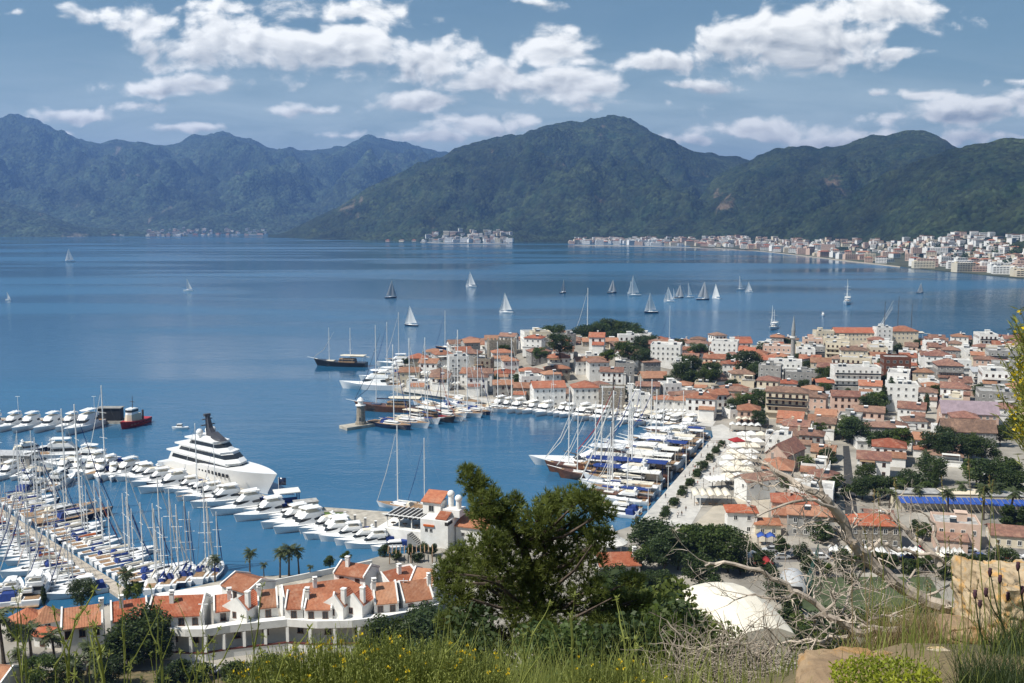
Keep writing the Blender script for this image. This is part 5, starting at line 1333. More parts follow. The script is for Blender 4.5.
    # trees below the promenade, behind the pine
    for x, y, k, h in [(648, 548, 'b2', 26), (640, 572, 'b0', 26), (652, 562, 'b2', 40), (690, 566, 'b0', 40), (704, 570, 'b0', 44), (716, 568, 'b0', 42), (728, 572, 'b2', 40), (678, 570, 'b2', 40), (664, 574, 'b2', 36), (700, 592, 'b2', 36), (655, 600, 'b2', 30), (636, 606, 'b2', 34), (610, 596, 'b2', 30),
                       (668, 600, 'b3', 34), (690, 606, 'b3', 26), (740, 575, 'b3', 20), (756, 572, 'b3', 22), (770, 580, 's1', 14), (810, 574, 's1', 16), (826, 576, 's0', 12), (842, 572, 's1', 12), (775, 600, 's1', 18), (790, 612, 's1', 18), (850, 584, 's1', 10), (925, 572, 's0', 14), (945, 578, 's1', 18), (910, 575, 's1', 14), (780, 556, 'b3', 24), (800, 560, 's1', 14), (752, 556, 's1', 12)]: tree(x, y, k, h)
    for x, y, h in [(660, 556, 34), (668, 558, 36), (654, 554, 30), (676, 556, 30), (697, 473, 15), (702, 472, 15)]: tree(x, y, 'p1', h)
    # marina palms and garden trees
    for x, y, h, k in [(250, 575, 30, 0), (264, 577, 20, 1), (280, 578, 34, 0), (289, 576, 36, 0), (299, 575, 32, 0), (215, 582, 30, 0), (127, 603, 40, 0), (4, 664, 64, 0), (32, 662, 56, 1), (56, 672, 50, 0), (88, 676, 48, 1), (22, 676, 40, 1), (98, 690, 44, 0), (72, 690, 40, 1), (310, 578, 18, 1)]: tree(x, y, 'p%d' % k, h)
    for x, y, k, h in [(82, 606, 'b2', 24), (44, 606, 'c0', 22), (134, 604, 'b0', 22), (139, 664, 'b2', 52), (128, 664, 'b2', 34), (152, 666, 'b2', 36), (92, 664, 's1', 16), (110, 690, 'b2', 34), (180, 682, 's1', 20), (200, 684, 's1', 18), (40, 690, 'b0', 34), (66, 686, 'b2', 28),
                       (270, 676, 's1', 20), (290, 676, 's1', 18), (258, 678, 's1', 16), (388, 660, 'b2', 42), (404, 662, 'b0', 40), (420, 664, 'b2', 46), (438, 668, 'b2', 54), (370, 664, 'b3', 30), (454, 672, 'b2', 50), (432, 650, 'b2', 44), (14, 640, 's1', 14), (50, 644, 's0', 12), (340, 672, 's1', 16), (230, 676, 's0', 12), (235, 684, 's1', 20), (165, 690, 's1', 20),
                       (330, 566, 's1', 9), (346, 561, 's0', 8), (385, 556, 's1', 10), (396, 560, 's1', 9), (410, 557, 'b3', 15), (424, 553, 's1', 9), (434, 556, 'b3', 14), (418, 562, 's1', 8), (842, 566, 's1', 16), (858, 570, 's0', 14), (872, 568, 's1', 15), (888, 572, 'b3', 22), (960, 570, 's1', 15), (976, 574, 'b3', 24), (990, 570, 's1', 16), (1006, 574, 'b2', 26), (712, 600, 's1', 20), (766, 566, 's1', 14), (786, 634, 's1', 22), (802, 640, 's0', 22), (818, 636, 's1', 20), (834, 632, 's1', 22), (850, 628, 's0', 18), (776, 648, 's1', 24), (796, 654, 's1', 24), (866, 636, 's1', 22), (842, 648, 's1', 24), (820, 656, 's0', 22), (700, 650, 'b2', 34), (684, 640, 'b0', 30), (752, 652, 's1', 24), (880, 626, 's1', 18), (905, 624, 's1', 18), (930, 622, 's0', 18)]: tree(x, y, k, h)
    auto_label(items)
build_trees()

def build_street():
    # canopies of the promenade cafes
    def parasol(px, py, w, m=M_CREAMC):
        p = Gz(px, py); r = empty('parasol', p, U(-.3, .3)); mb = MB()
        mb.rings([[(-w/2, -w/2, 2.5), (w/2, -w/2, 2.5), (w/2, w/2, 2.5), (-w/2, w/2, 2.5)], [(-w/2, -w/2, 2.8), (w/2, -w/2, 2.8), (w/2, w/2, 2.8), (-w/2, w/2, 2.8)], [(-.1, -.1, 4.0), (.1, -.1, 4.0), (.1, .1, 4.0), (-.1, .1, 4.0)]]); mb.build('canopy', m, r)
        mb = MB(); mb.tube([(0, 0, 0), (0, 0, 3.9)], .07, 6); mb.build('pole', M_SPARD, r)
        r['category'] = 'parasol'; r['group'] = 'parasols of the promenade cafes'; return r
    items = []
    for y0, xs in ((441, (742, 751, 760)), (447, (737, 747, 757)), (453, (734, 744, 754)), (459, (732, 742, 752)), (465, (729, 739, 749)), (471, (727, 736, 746)), (477, (729, 738, 747)), (484, (728, 737))):
        for x in xs: items.append((parasol(x + U(-1, 1), y0 + U(-.8, .8), U(4.2, 5.4), M_REDC if (x, y0) == (737, 447) else rnd.choice((M_CREAMC, M_WHITEC))), "big cream parasol" if (x, y0) != (737, 447) else "dark red parasol"))
    auto_label(items)
    def canopy(px, py, w, d, h, m, label, rz=0.0):
        p = Gz(px, py); r = empty('canopy', p, rz); mb = MB(); k = 5 if w > 6 else 2
        for i in range(k):
            x0, x1 = -w/2 + w*i/k, -w/2 + w*(i+1)/k; xm = (x0+x1)/2
            mb.rings([[(x0, -d/2, h), (x0, d/2, h), (x0, d/2, h-.15), (x0, -d/2, h-.15)], [(xm, -d/2, h+.55), (xm, d/2, h+.75), (xm, d/2, h+.6), (xm, -d/2, h+.4)], [(x1, -d/2, h), (x1, d/2, h), (x1, d/2, h-.15), (x1, -d/2, h-.15)]])
        mb.build('roof_cloth', m, r, True)
        for x in (-w/2+.3, 0, w/2-.3):
            for y in (-d/2+.3, d/2-.3): mb = MB(); mb.tube([(x, y, 0), (x, y, h)], .08, 5); mb.build('post', M_SPARD, r)
        mb = MB()
        for i in range(int(w / 2)):
            x = -w/2 + 1.2 + 2 * i; mb.box(x - .45, x + .45, -d/2 + 1, -d/2 + 1.9, .65, .75); mb.box(x - .06, x + .06, -d/2 + 1.4, -d/2 + 1.52, 0, .65)
        mb.build('counter', M_TEAK, r)
        return tag(r, label, 'canopy')
    canopy(711, 503, 12.0, 8, 3.4, M_CREAMC, "large cream cafe canopy nearest the little white hip-roofed house", -.05)
    canopy(717, 489, 7.5, 6.5, 3.4, M_WHITEC, "square white canopy just behind the large cream canopy", .3)
    canopy(745, 432, 13, 4.5, 3.2, M_WHITEC, "long white canopy at the top of the promenade", -.2)
    canopy(752, 426, 14, 4, 3.2, M_CREAMC, "long cream canopy behind the promenade's white canopy", -.2)
    canopy(700, 417, 12, 4, 3.0, M_CREAMC, "cream quay canopy in front of the white hip-roofed row", -.1)
    canopy(676, 417, 10, 4, 3.0, M_WHITEC, "white quay canopy in front of the white hip-roofed row", -.1)
    canopy(632, 413, 8, 4, 3.0, M_CREAMC, "cream quay canopy beside the rough stone block", -.1)
    for i, (x, y, w) in enumerate(((420, 387, 11), (434, 386, 12), (450, 389, 11), (428, 378, 13), (440, 372, 12), (418, 374, 9))):
        canopy(x, y, w, 6, 3.2, M_WHITEC, "white canopy on the point, " + ("nearest the quay tip", "second along the quay", "third along the quay", "first of the row behind the quay", "farthest inland of the point's canopies", "closest to the moored motor yachts")[i], .1)
    # long blue awnings
    bl = mat('blue_awning', (.035, .09, .36), .6, .1, .8)
    for i, (x0, x1, y, lb) in enumerate(((898, 944, 511, "first length of bright blue awning beside the stone corner house"), (945, 985, 512, "middle length of bright blue awning on the cafe street"), (986, 1030, 514, "end length of bright blue awning under the tall palms"))):
        p = Gz((x0 + x1) / 2, y); w = (x1 - x0) * p.y / F_PX; r = empty('awning', p, -.06); mb = MB()
        n = max(4, int(w / 1.6))
        for k in range(n):
            a, b = -w/2 + w*k/n + .12, -w/2 + w*(k+1)/n - .12
            mb.rings([[(a, -2.2, 3.0), (b, -2.2, 3.0), (b, 1.6, 4.0), (a, 1.6, 4.0)], [(a, -2.2, 3.08), (b, -2.2, 3.08), (b, 1.6, 4.08), (a, 1.6, 4.08)]])
        mb.build('awning_cloth', bl, r)
        for k in range(4): mb = MB(); x = -w/2 + .3 + (w - .6) * k / 3; mb.tube([(x, -2.0, 0), (x, -2.0, 3.0)], .07, 5); mb.build('post', M_SPARD, r)
        mb = MB(); mb.box(-w/2, w/2, 2.1, 8, 0, 4.4); mb.build('shop_wall', M_CREAM, r)
        mb = MB(); mb.box(-w/2 - .3, w/2 + .3, 2.05, 8.3, 4.75, 5.0); mb.build('roof', M_CREAM if i == 1 else M_FLAT, r)
        tag(r, lb, 'awning')
    for i, (x, y, w, m, lb) in enumerate(((842, 560, 7, M_WHITEC, "white stall canopy behind the road cars, first of its row"), (856, 562, 6, M_CREAMC, "cream stall canopy second in the row past the road"), (872, 561, 7, M_WHITEC, "white stall canopy third in the row past the road"), (908, 562, 8, M_WHITEC, "white stall canopy in front of the pitch's far right corner"), (930, 566, 7, M_CREAMC, "cream stall canopy beside the pitch's right end"), (950, 562, 7, M_WHITEC, "white stall canopy nearest the rock block"), (748, 566, 6, M_WHITEC, "white stall canopy behind the arched tent"), (762, 572, 5, M_REDC, "dark red stall canopy left of the arched tent"))):
        canopy(x, y, w, 4, 2.8, m, lb, U(-.2, .2))
    p = G(411, 560, 1.6); r = empty('pergola', p, .1); mb = MB()
    for k in range(12): mb.box(-6 + k * 1.05, -5.8 + k * 1.05, -3, 3, 2.9, 3.05)
    mb.build('rafters', M_TEAK, r)
    for x in (-5.5, 0, 5.5):
        for y in (-2.6, 2.6): mb = MB(); mb.box(x - .12, x + .12, y - .12, y + .12, 0, 2.899); mb.build('post', M_TEAK, r)
    tag(r, "brown timber pergola between the mole boats and terrace backs", 'pergola')
    p = G(612, 552, 1.6); r = empty('conical_tent', p); mb = MB(); mb.lathe([(4.2, 2.6), (4.2, 2.9), (2.2, 4.0), (.9, 5.4), (.12, 7.4)], 14); mb.build('canopy', M_WHITEC, r)
    for k in range(6): mb = MB(); mb.tube([(4 * math.cos(k * 1.047), 4 * math.sin(k * 1.047), 0), (4 * math.cos(k * 1.047), 4 * math.sin(k * 1.047), 2.7)], .08, 5); mb.build('post', M_SPAR, r)
    tag(r, "white pointed conical tent just right of the pine crown", 'tent')
    canopy(766, 545, 5, 3, 2.6, bl, "small blue market canopy in front of the cream house", -.1)
    # planters down the middle of the promenade
    pm = broad_tree(21, 2.6, 1.4, .2, 700, .2, M_LEAFD, 'planter_shrub'); items = []
    for i in range(9):
        t = i / 8.5; a, b = G(665, 516, 1.66).lerp(G(724, 443, 1.66), t), None
        r = empty('planter', a, -STREET); mb = MB(); mb.box(-1.4, 1.4, -3.6, 3.6, -.05, .5); mb.build('kerb_box', M_QUAY, r)
        if i == 0: r2 = None
        for q in (-2.2, 0, 2.2):
            c = link('shrub', tree_of(pm)[-1][0].data if False else next(x for x in bpy.data.objects if x.parent is pm and x.name.startswith('crown')).data, r, (0, q, .1), (0, 0, U(0, 6)), (1, 1, U(.7, 1.1)))
        r['category'] = 'planter'; r['group'] = 'planters on the promenade'; items.append((r, "low kerbed planter of dark shrubs", i))
    for x in [o for o in bpy.data.objects if o.parent is pm] + [pm]: bpy.data.objects.remove(x)
    label_rows(items, "up the promenade from its near end")
    # street lamps
    def lamp(p, h=8.0):
        r = empty('street_lamp', p); mb = MB(); mb.tube([(0, 0, -.2), (0, 0, h)], [.13, .08], 6); mb.build('pole', M_SPAR, r)
        mb = MB(); mb.box(-.9, .9, -.12, .12, h, h + .14); mb.build('lamp_head', M_SPAR, r); r['category'] = 'street lamp'; return r
    its = []
    for i, (x, y) in enumerate(((648, 514), (668, 490), (686, 468), (703, 448), (700, 508), (718, 480))): its.append((lamp(G(x, y, 1.65)), "slim pale lamp post", i))
    label_rows(its, "up the promenade from its near end")
    tag(lamp(G(19, 421, 1.4), 11), "tall lamp post left on the outer breakwater", 'street lamp'); tag(lamp(G(95, 421, 1.4), 11), "tall lamp post on the outer breakwater near the tugboat", 'street lamp')
    # kiosk on the breakwater, shed on the pier, floating shelter by the superyacht
    r = empty('kiosk', G(111, 420, 1.4)); mb = MB(); mb.box(-5, 5, -2, 2, 0, 5.6); mb.build('wall', mat('black_cladding', (.025, .027, .03), .6, .1), r); mb = MB(); mb.box(-5.4, 5.4, -2.4, 2.4, 5.604, 5.9); mb.build('roof', M_GREYW, r); tag(r, "black box kiosk on the outer breakwater beside the tugboat", 'kiosk')
    r = empty('shed', G(12, 463, 1.0), -.1); mb = MB(); mb.box(-9, 9, -3.5, 3.5, -.1, 3.8); mb.build('wall', M_GREYW, r); mb = MB(); gable_roof(mb, 18, 7, 3.8, .9); mb.build('roof', M_METAL, r)
    for k in range(4): add_window(r, -6.5 + 4.3 * k, -3.5, 1.2, 0, 1.8, 1.5)
    tag(r, "long shed with ribbed pale metal roof on the short pier", 'shed')
    r = empty('shelter', G(287, 502, 1.65), .4); mb = MB()
    mb.rings([[(-4, -2.2, 3.2), (4, -2.2, 3.2), (4, 2.2, 3.6), (-4, 2.2, 3.6)], [(-4, -2.2, 3.5), (4, -2.2, 3.5), (4, 2.2, 3.9), (-4, 2.2, 3.9)]]); mb.build('roof', M_WHITEC, r)
    for s in (-3.5, 3.5):
        for q in (-1.8, 1.8): mb = MB(); mb.box(s - .15, s + .15, q - .15, q + .15, 0, 3.3); mb.build('post', M_BLUEC, r)
    mb = MB(); mb.box(-3, 3, -.8, .8, 0, 1.2); mb.build('counter', M_BLUEC, r); tag(r, "white roofed quay shelter with blue posts below superyacht bow", 'shelter')
    r = empty('flagpole', G(279, 500, 1.65)); mb = MB(); mb.tube([(0, 0, -.1), (0, 0, 7.5)], .08, 6); mb.build('pole', M_SPAR, r); mb = MB(); mb.rings([[(.05, -.02, 4.9), (.05, .02, 4.9), (.05, .02, 7.3), (.05, -.02, 7.3)], [(1.2, .13, 4.8), (1.2, .17, 4.8), (1.2, .17, 7.2), (1.2, .13, 7.2)], [(2.4, -.02, 4.85), (2.4, .02, 4.85), (2.4, .02, 7.25), (2.4, -.02, 7.25)]]); mb.build('flag', M_NAVY, r, True); tag(r, "flagpole with plain dark blue flag at the superyacht bow", 'flagpole')
    r = empty('booth', G(306, 511, 1.65), .4); mb = MB(); mb.box(-3.4, 3.4, -2, 2, -.1, 3.0); mb.build('wall', M_WHITE, r); mb = MB(); mb.box(-3.6, 3.6, -2.2, 2.2, 3.004, 3.25); mb.build('roof', M_FLAT, r); add_window(r, 0, -2.0, .9, 0, 1.6, 1.2); tag(r, "small white flat-roofed booth beside the mole lawn", 'booth')
    # sports pitch, green net, white tents
    slab('sports_pitch', px_poly([(808, 577), (930, 577), (950, 612), (795, 612)], 1.6), 1.604, 1.64, mat('pitch_turf', (.075, .10, .045), .9, .2, .3))
    p = G(806, 600, 1.6); q = G(818, 564, 1.6); r = empty('net_fence', p); mb = MB(); v = q - p
    for k in range(9): mb = MB(); c = v * (k / 8); mb.tube([c, c + Vector((0, 0, 6))], .06, 5); mb.build('post', M_SPARD, r)
    mb = MB()
    for k in range(60): c = v * (k / 59); mb.tube([c, c + Vector((0, 0, 6))], .018, 3)
    for k in range(24): z = .2 + 5.7 * k / 23; mb.tube([(0, 0, z), v + Vector((0, 0, z))], .018, 3)
    mb.build('net', mat('green_net', (.06, .17, .13), .8, .1), r); tag(r, "tall green net fence along the sports pitch", 'fence')
    def tent(px, py, wpx, dep, h, label, m, rz, smooth_=False):
        p = G(px, py, 1.6); w = wpx * p.y / F_PX; r = empty('tent', p, rz); mb = MB(); rs = []
        for i in range(6):
            y = -dep/2 + dep * i / 5; k = .62 + .38 * math.sin(math.pi * (i + .3) / 5.6)
            rs.append([(w/2 * math.cos(a), y, max(0, h * k * math.sin(a) ** .8) if 0 < j < 8 else -.3) for j, a in enumerate([math.pi * q / 8 for q in range(9)])])
        mb.rings(rs); mb.build('membrane', m, r, smooth_)
        mb = MB(); mb.box(-1.6, 1.6, -dep/2 - .25, -dep/2 + .3, 0, 2.8); mb.build('door', M_DARK, r)
        return tag(r, label, 'tent')
    tent(733, 636, 92, 26, 10.5, "big cream white membrane tent with faceted roof", mat('cream_membrane', (.72, .67, .56), .8, .06, .3), .25)
    tent(793, 590, 27, 10, 5.2, "small grey-white arched tent beside the green net fence", M_METAL, -.2, True)
    # cars and people
    cols = [mat('car_' + n, c, .25, .02, spec=.6) for n, c in (('white', (.75, .75, .75)), ('silver', (.45, .46, .47)), ('black', (.02, .02, .022)), ('red', (.40, .03, .03)), ('blue', (.04, .09, .25)))]
    cn = ['white', 'silver', 'black', 'red', 'blue']
    def car(m):
        r = empty('parked_car'); L, W = 4.3, 1.75; prof = [(-2.15, .35), (-2.1, .85), (-1.75, .95), (1.0, .92), (2.0, .72), (2.15, .45), (2.1, .3)]
        mb = MB(); mb.rings([[(s * W / 2, y, z) for y, z in prof] for s in (-1, 1)]); mb.build('body', m, r)
        cr = [[(-.82, -1.9, .94), (.82, -1.9, .94), (.82, 1.0, .92), (-.82, 1.0, .92)], [(-.66, -1.35, 1.45), (.66, -1.35, 1.45), (.66, .25, 1.45), (-.66, .25, 1.45)]]
        mb = MB(); mb.rings(cr); mb.build('window', M_GLASS, r); mb = MB(); mb.box(-.67, .67, -1.37, .27, 1.452, 1.50); mb.build('roof', m, r)
        for s in (-1, 1):
            for y in (-1.3, 1.35): mb = MB(); mb.tube([(s * .70, y, .32), (s * .90, y, .32)], .32, 10); mb.build('wheel', M_DARK, r)
        return r
    cars = [car(m) for m in cols]; its = []
    for i in range(22):
        x = 772 + i * 12.3; k = rnd.choice((0, 0, 1, 1, 2, 3, 4)); o = place(cars[k], G(x + U(-2, 2), rnd.choice((551.5, 558.5)), 1.64), math.pi / 2 + U(-.05, .05) + rnd.choice((0, math.pi))); o['category'] = 'car'; o['group'] = 'cars on the road'; its.append((o, f"{cn[k]} car", x))
    label_rows(its, "from the left on the road before the stone house")
    its = []
    for i, (x, y) in enumerate([(990, 476), (1000, 480), (1012, 470), (1006, 464), (1018, 482), (994, 468), (988, 486)]):
        k = i % 5; o = place(cars[k], Gz(x, y), U(-.3, .3) + 1.2); o['category'] = 'car'; o['group'] = 'cars in the car park'; its.append((o, f"{cn[k]} car", x))
    label_rows(its, "from the left in the car park behind palms")
    its = []
    for i, (x, y) in enumerate([(208, 672), (226, 676), (246, 679), (262, 672)]):
        k = (0, 2, 1, 0)[i]; p = G(x, y, 2.0); p.z = max(1.65, hill_z(p.x, p.y)); o = place(cars[k], p, 1.3 + U(-.2, .2)); o['category'] = 'car'; o['group'] = 'cars behind the terrace building'; its.append((o, f"{cn[k]} car", x))
    label_rows(its, "from the left parked below terrace building")
    def person(shirt, legs, step):
        mb = MB(); n = 8                  # one continuous low-poly figure in mid-stride
        def ring(z, a, b, x=0.0, y=0.0): return [(x + a * math.cos(6.283 * k / n), y + b * math.sin(6.283 * k / n), z) for k in range(n)]
        for s in (-1, 1):
            mb.rings([ring(0, .05, .11, s * .10, s * step), ring(.08, .05, .08, s * .10, s * step), ring(.45, .06, .065, s * .10, s * step * .5), ring(.86, .09, .10, s * .09, 0)], 1)
            mb.rings([ring(.80, .035, .04, s * .25, -s * step * .7), ring(1.10, .042, .045, s * .25, -s * step * .2), ring(1.40, .05, .05, s * .19, 0)], 2)
        mb.rings([ring(.82, .17, .11), ring(1.05, .15, .10), ring(1.30, .20, .11), ring(1.42, .17, .09), ring(1.46, .07, .06)], 0)
        mb.rings([ring(1.44, .055, .055), ring(1.52, .055, .06), ring(1.58, .085, .095), ring(1.66, .09, .10)], 2)
        mb.rings([ring(1.655, .093, .104), ring(1.71, .085, .10), ring(1.75, .03, .04)], 3)
        return mb.build('person', [shirt, legs, M_SKIN, M_DARK], smooth=True)
    M_SKIN = mat('skin', (.45, .28, .19), .6, .05)
    pp = [(person(s, l, st), lb) for s, l, st, lb in ((M_WHITE, M_NAVY, .12, "person in white top and dark trousers"), (M_REDC, M_GREYW, .18, "person in red top walking"), (M_DARK, M_NAVY, .15, "person in dark clothes"), (M_BLUEC, M_CREAMC, .1, "person in blue top and pale trousers"))]
    its = []
    for i in range(34):
        t = U(.02, .98); s = rnd.choice((U(.1, .42), U(.62, .95))); a = G(640, 521, 1.66).lerp(G(713, 438, 1.66), t); b = G(688, 524, 1.66).lerp(G(741, 440, 1.66), t)
        k = rnd.choice((0, 0, 1, 2, 2, 3)); o = place(pp[k][0], a.lerp(b, s), U(0, 6.28)); o['category'] = 'person'; o['group'] = 'people on the promenade'; its.append((o, pp[k][1], t))
    label_rows(its, "up the promenade from its near end")
build_street()
# ================================================================== terrace houses below the viewpoint
def ridge_house(a, b, zr, front, back, df, db, label, tile=M_TILE_F, chim=(.8,), parapet=True, z0=.8, wins=4, name='terraced_house', door=False):
    """A gabled house from the two ends of its ridge; the front slope runs `front` metres out and `df` down."""
    A, B = G(*a, zr), G(*b, zr)
    t = B - A; L = t.length; ang = math.atan2(t.y, t.x); mid = (A + B) / 2
    r = empty(name, (mid.x, mid.y, z0), ang); H = zr - z0
    mb = MB(); x = L / 2
    mb.box(-x, x, -front, back, -2, H - max(df, db) - .02)
    for s in (-1, 1):
        e = [(s*x, -front, H - max(df, db) - .02), (s*x, back, H - max(df, db) - .02), (s*x, back, H - db), (s*x, 0, H - .05), (s*x, -front, H - df)]
        mb.rings([e, [(q[0] - s*.3, q[1], q[2]) for q in e]])
    mb.box(-x + .3, x - .3, -front, -front + .25, H - max(df, db) - .02, H - df)
    mb.build('wall', M_WHITE, r)
    ov = .55; k1, k2 = df / front, db / back; xr = x - (.36 if parapet else -.3); mb = MB()
    for y, k, s in ((front, k1, -1), (back, k2, 1)):
        p = [(-xr, s*(y+ov), H - k*(y+ov)), (xr, s*(y+ov), H - k*(y+ov)), (xr, 0, H), (-xr, 0, H)]
        q = [(u[0], u[1], u[2] + .2) for u in p]
        mb.rings([p, q] if s < 0 else [p[::-1], q[::-1]])
    rf = mb.build('roof', tile, r)
    if parapet:
        for s in (-1, 1):
            e = [(s*x, -front-.5, H - k1*(front+.5) + .1), (s*x, 0, H + .1), (s*x, back+.5, H - k2*(back+.5) + .1), (s*x, back+.5, H - k2*(back+.5) + .55), (s*x, 0, H + .6), (s*x, -front-.5, H - k1*(front+.5) + .55)]
            mb = MB(); mb.rings([e, [(q[0] - s*.34, q[1], q[2]) for q in e]]); mb.build('gable_parapet', M_WHITE, r)
    for c in chim:
        cx = -x + c * L; cy = -front * .35
        mb = MB(); mb.box(cx-.42, cx+.42, cy-.4, cy+.4, H - df, H + 1.3); mb.box(cx-.52, cx+.52, cy-.5, cy+.5, H + 1.3, H + 1.45)
        for q in (-.25, .25): mb.box(cx+q-.1, cx+q+.1, cy-.3, cy+.3, H + 1.45, H + 1.8)
        mb.box(cx-.52, cx+.52, cy-.5, cy+.5, H + 1.8, H + 1.95); mb.build('chimney', M_WHITE, rf)
    n = max(1, min(wins, int(L / 2.6)))
    for i in range(n): add_window(r, -x + (i + .5) * L / n, -front, H - df - 2.3, 0, 1.2, 1.6, 'b')
    if ang < .1 and wins:
        for q in (-.35, .3): add_window(r, -x, q * front, H - max(df, db) - 2.0, -math.pi/2, .8, 1.0, 'b')
    return tag(r, label, 'house', 'terraced houses by the marina')
def build_terrace():
    RH = ridge_house
    RH((61, 609.5), (103, 604), 10.6, 4.6, 4.5, 2.3, 2.2, "end house of the white terrace with bare gable wall beside palms", chim=(.97,))
    RH((110, 603), (147, 598), 11.0, 4.4, 4.5, 2.2, 2.2, "terraced house with orange roof behind the big round tree", chim=(.3,))
    RH((152, 597), (206, 595), 11.6, 4.6, 4.5, 2.3, 2.2, "terraced house with widest smooth orange roof and one dark chimney", chim=(.4,))
    RH((213, 596), (232, 594), 11.0, 3.6, 3.5, 1.9, 1.8, "narrow terraced house with small roof left of the white gables", chim=(.85,))
    RH((257, 591), (277, 589), 11.4, 4.0, 4, 2.1, 2, "terraced house with orange roof right of first white gable", chim=(.1,))
    RH((287, 592), (305, 591.5), 11.2, 3.9, 4, 2.0, 2, "narrow terraced house joined to twin orange roof, its left half", chim=())
    RH((307, 594), (335, 594), 11.0, 3.4, 3.6, 1.8, 1.8, "terraced house with low orange roof left of tall twin gables", chim=(.05,))
    RH((372, 584), (396, 582), 11.6, 4.8, 4.5, 2.5, 2.2, "terraced house with steep orange roof right of the twin gables", chim=(.05,))
    RH((398, 583), (428, 579), 11.0, 4.2, 4.2, 2.6, 2.2, "end terraced house with large grey gable toward the pine", tile=M_TILE_F, chim=(.97,))
    RH((281, 587), (362, 577), 8.8, 4.2, 4.2, 1.7, 1.7, "long low orange roofed range behind the terrace front", chim=(.4,), wins=0)
    RH((341, 561.5), (372, 566), 11.4, 3.2, 3.2, 1.5, 1.5, "tall small house with orange roof rising behind the terrace", chim=(.3,), wins=2)
    RH((380, 574), (411, 566), 9.0, 4.2, 4.2, 1.6, 1.6, "low orange roofed range behind the end gable", chim=(.5,), wins=0)
    RH((415, 568), (440, 570), 9.6, 4.6, 4.4, 2.0, 1.8, "orange roofed house closest to the pine at the terrace back", chim=(.9,), wins=2)
    RH((235, 573), (262, 581), 8.4, 4.0, 4.0, 1.5, 1.5, "low orange roofed house by the row of palms", chim=(), wins=0)
    for (x, y, w, lb) in ((340, 589.5, 5.0, "left one of the tall twin white gables on the terrace"), (358, 588, 5.4, "right one of the tall twin white gables on the terrace"), (243, 592, 6.0, "first tall white gable block on the terrace, by the narrow house")):
        p = G(x, y, 12.0); r = empty('gable_block', (p.x, p.y, .8), -.35); mb = MB(); H = 11.2
        e = [(-w/2, -3.2, -2), (w/2, -3.2, -2), (w/2, -3.2, H - 2.6), (0.4, -3.2, H), (-w/2, -3.2, H - 2.2)]
        mb.rings([e, [(q[0], q[1] + .5, q[2]) for q in e]]); mb.box(-w/2, w/2, -2.69, 3.2, -2, H - 2.7); mb.build('wall', M_WHITE, r)
        mb = MB(); mb.rings([[(-w/2, -2.68, H-2.6), (w/2, -2.68, H-2.69), (0.4, -2.68, H-.35)], [(-w/2, 3.2, H-2.6), (w/2, 3.2, H-2.69), (.4, 3.2, H-.35)]]); mb.build('roof', M_TILE_F, r)
        mb = MB(); mb.box(w/2-1.2, w/2-.3, -2.0, -1.1, H-2.6, H+.9); mb.box(w/2-1.3, w/2-.2, -2.1, -1.0, H+.9, H+1.1); mb.build('chimney', M_WHITE, r)
        add_window(r, 0, -3.2, H - 4.4, 0, .9, 1.3, 'b'); tag(r, lb, 'house', 'white gable blocks of the terrace')
    RH((597, 553), (637, 552), 6.5, 4.2, 4.2, 1.8, 1.8, "low orange roofed house seen right of the pine crown", chim=(.9,), parapet=False, wins=3)
    # curved gallery along the front
    pts = [G(x, y, 8.2) for x, y in [(160, 628), (185, 630), (205, 630), (230, 626), (258, 623), (287, 620), (317, 622), (352, 621), (380, 618), (405, 613), (440, 604)]]
    fine = []
    for i in range(len(pts) - 1):
        for k in range(4): fine.append(pts[i].lerp(pts[i + 1], k / 4))
    fine.append(pts[-1])
    r = empty('terrace_gallery', (fine[20].x, fine[20].y, 0)); o = Vector((fine[20].x, fine[20].y, 0))
    ns = []
    for i in range(len(fine)):
        t = fine[min(i+1, len(fine)-1)] - fine[max(i-1, 0)]; t.z = 0; t.normalize(); ns.append(Vector((t.y, -t.x, 0)))
    def strip(nm, off0, off1, z0, z1, m):
        rs = [[Vector((*(f - o + n * off0).xy, z0)), Vector((*(f - o + n * off1).xy, z0)), Vector((*(f - o + n * off1).xy, z1)), Vector((*(f - o + n * off0).xy, z1))] for f, n in zip(fine, ns)]
        mb = MB(); mb.rings([q[::-1] for q in rs]); return mb.build(nm, m, r)
    strip('parapet', -.3, 0, 6.8, 8.35, M_WHITE); strip('floor_slab', -5.5, -.31, 6.6, 6.9, M_WHITE)
    strip('back_wall', -3.4, -3.1, -1, 6.59, M_WHITE); strip('lower_parapet', -.3, 0, -2, 3.2, M_WHITE); strip('red_coping', -.38, .08, 3.203, 3.45, mat('dark_red_coping', (.14, .04, .03), .7, .2))
    for i in range(2, len(fine), 3):
        f = fine[i] - o + ns[i] * -.25; mb = MB(); mb.box(f.x - .3, f.x + .3, f.y - .3, f.y + .3, 3.46, 6.6); mb.build('column', M_WHITE, r)
    for i in range(1, len(fine) - 1, 2):
        f = fine[i] - o + ns[i] * -3.1; a = math.atan2(ns[i].y, ns[i].x) + math.pi / 2
        if i % 4 == 1: add_window(r, f.x, f.y, 4.2, a, 1.3, 1.9, 'b')
    tag(r, "long curved white gallery with columns in front of terraced houses", 'building')
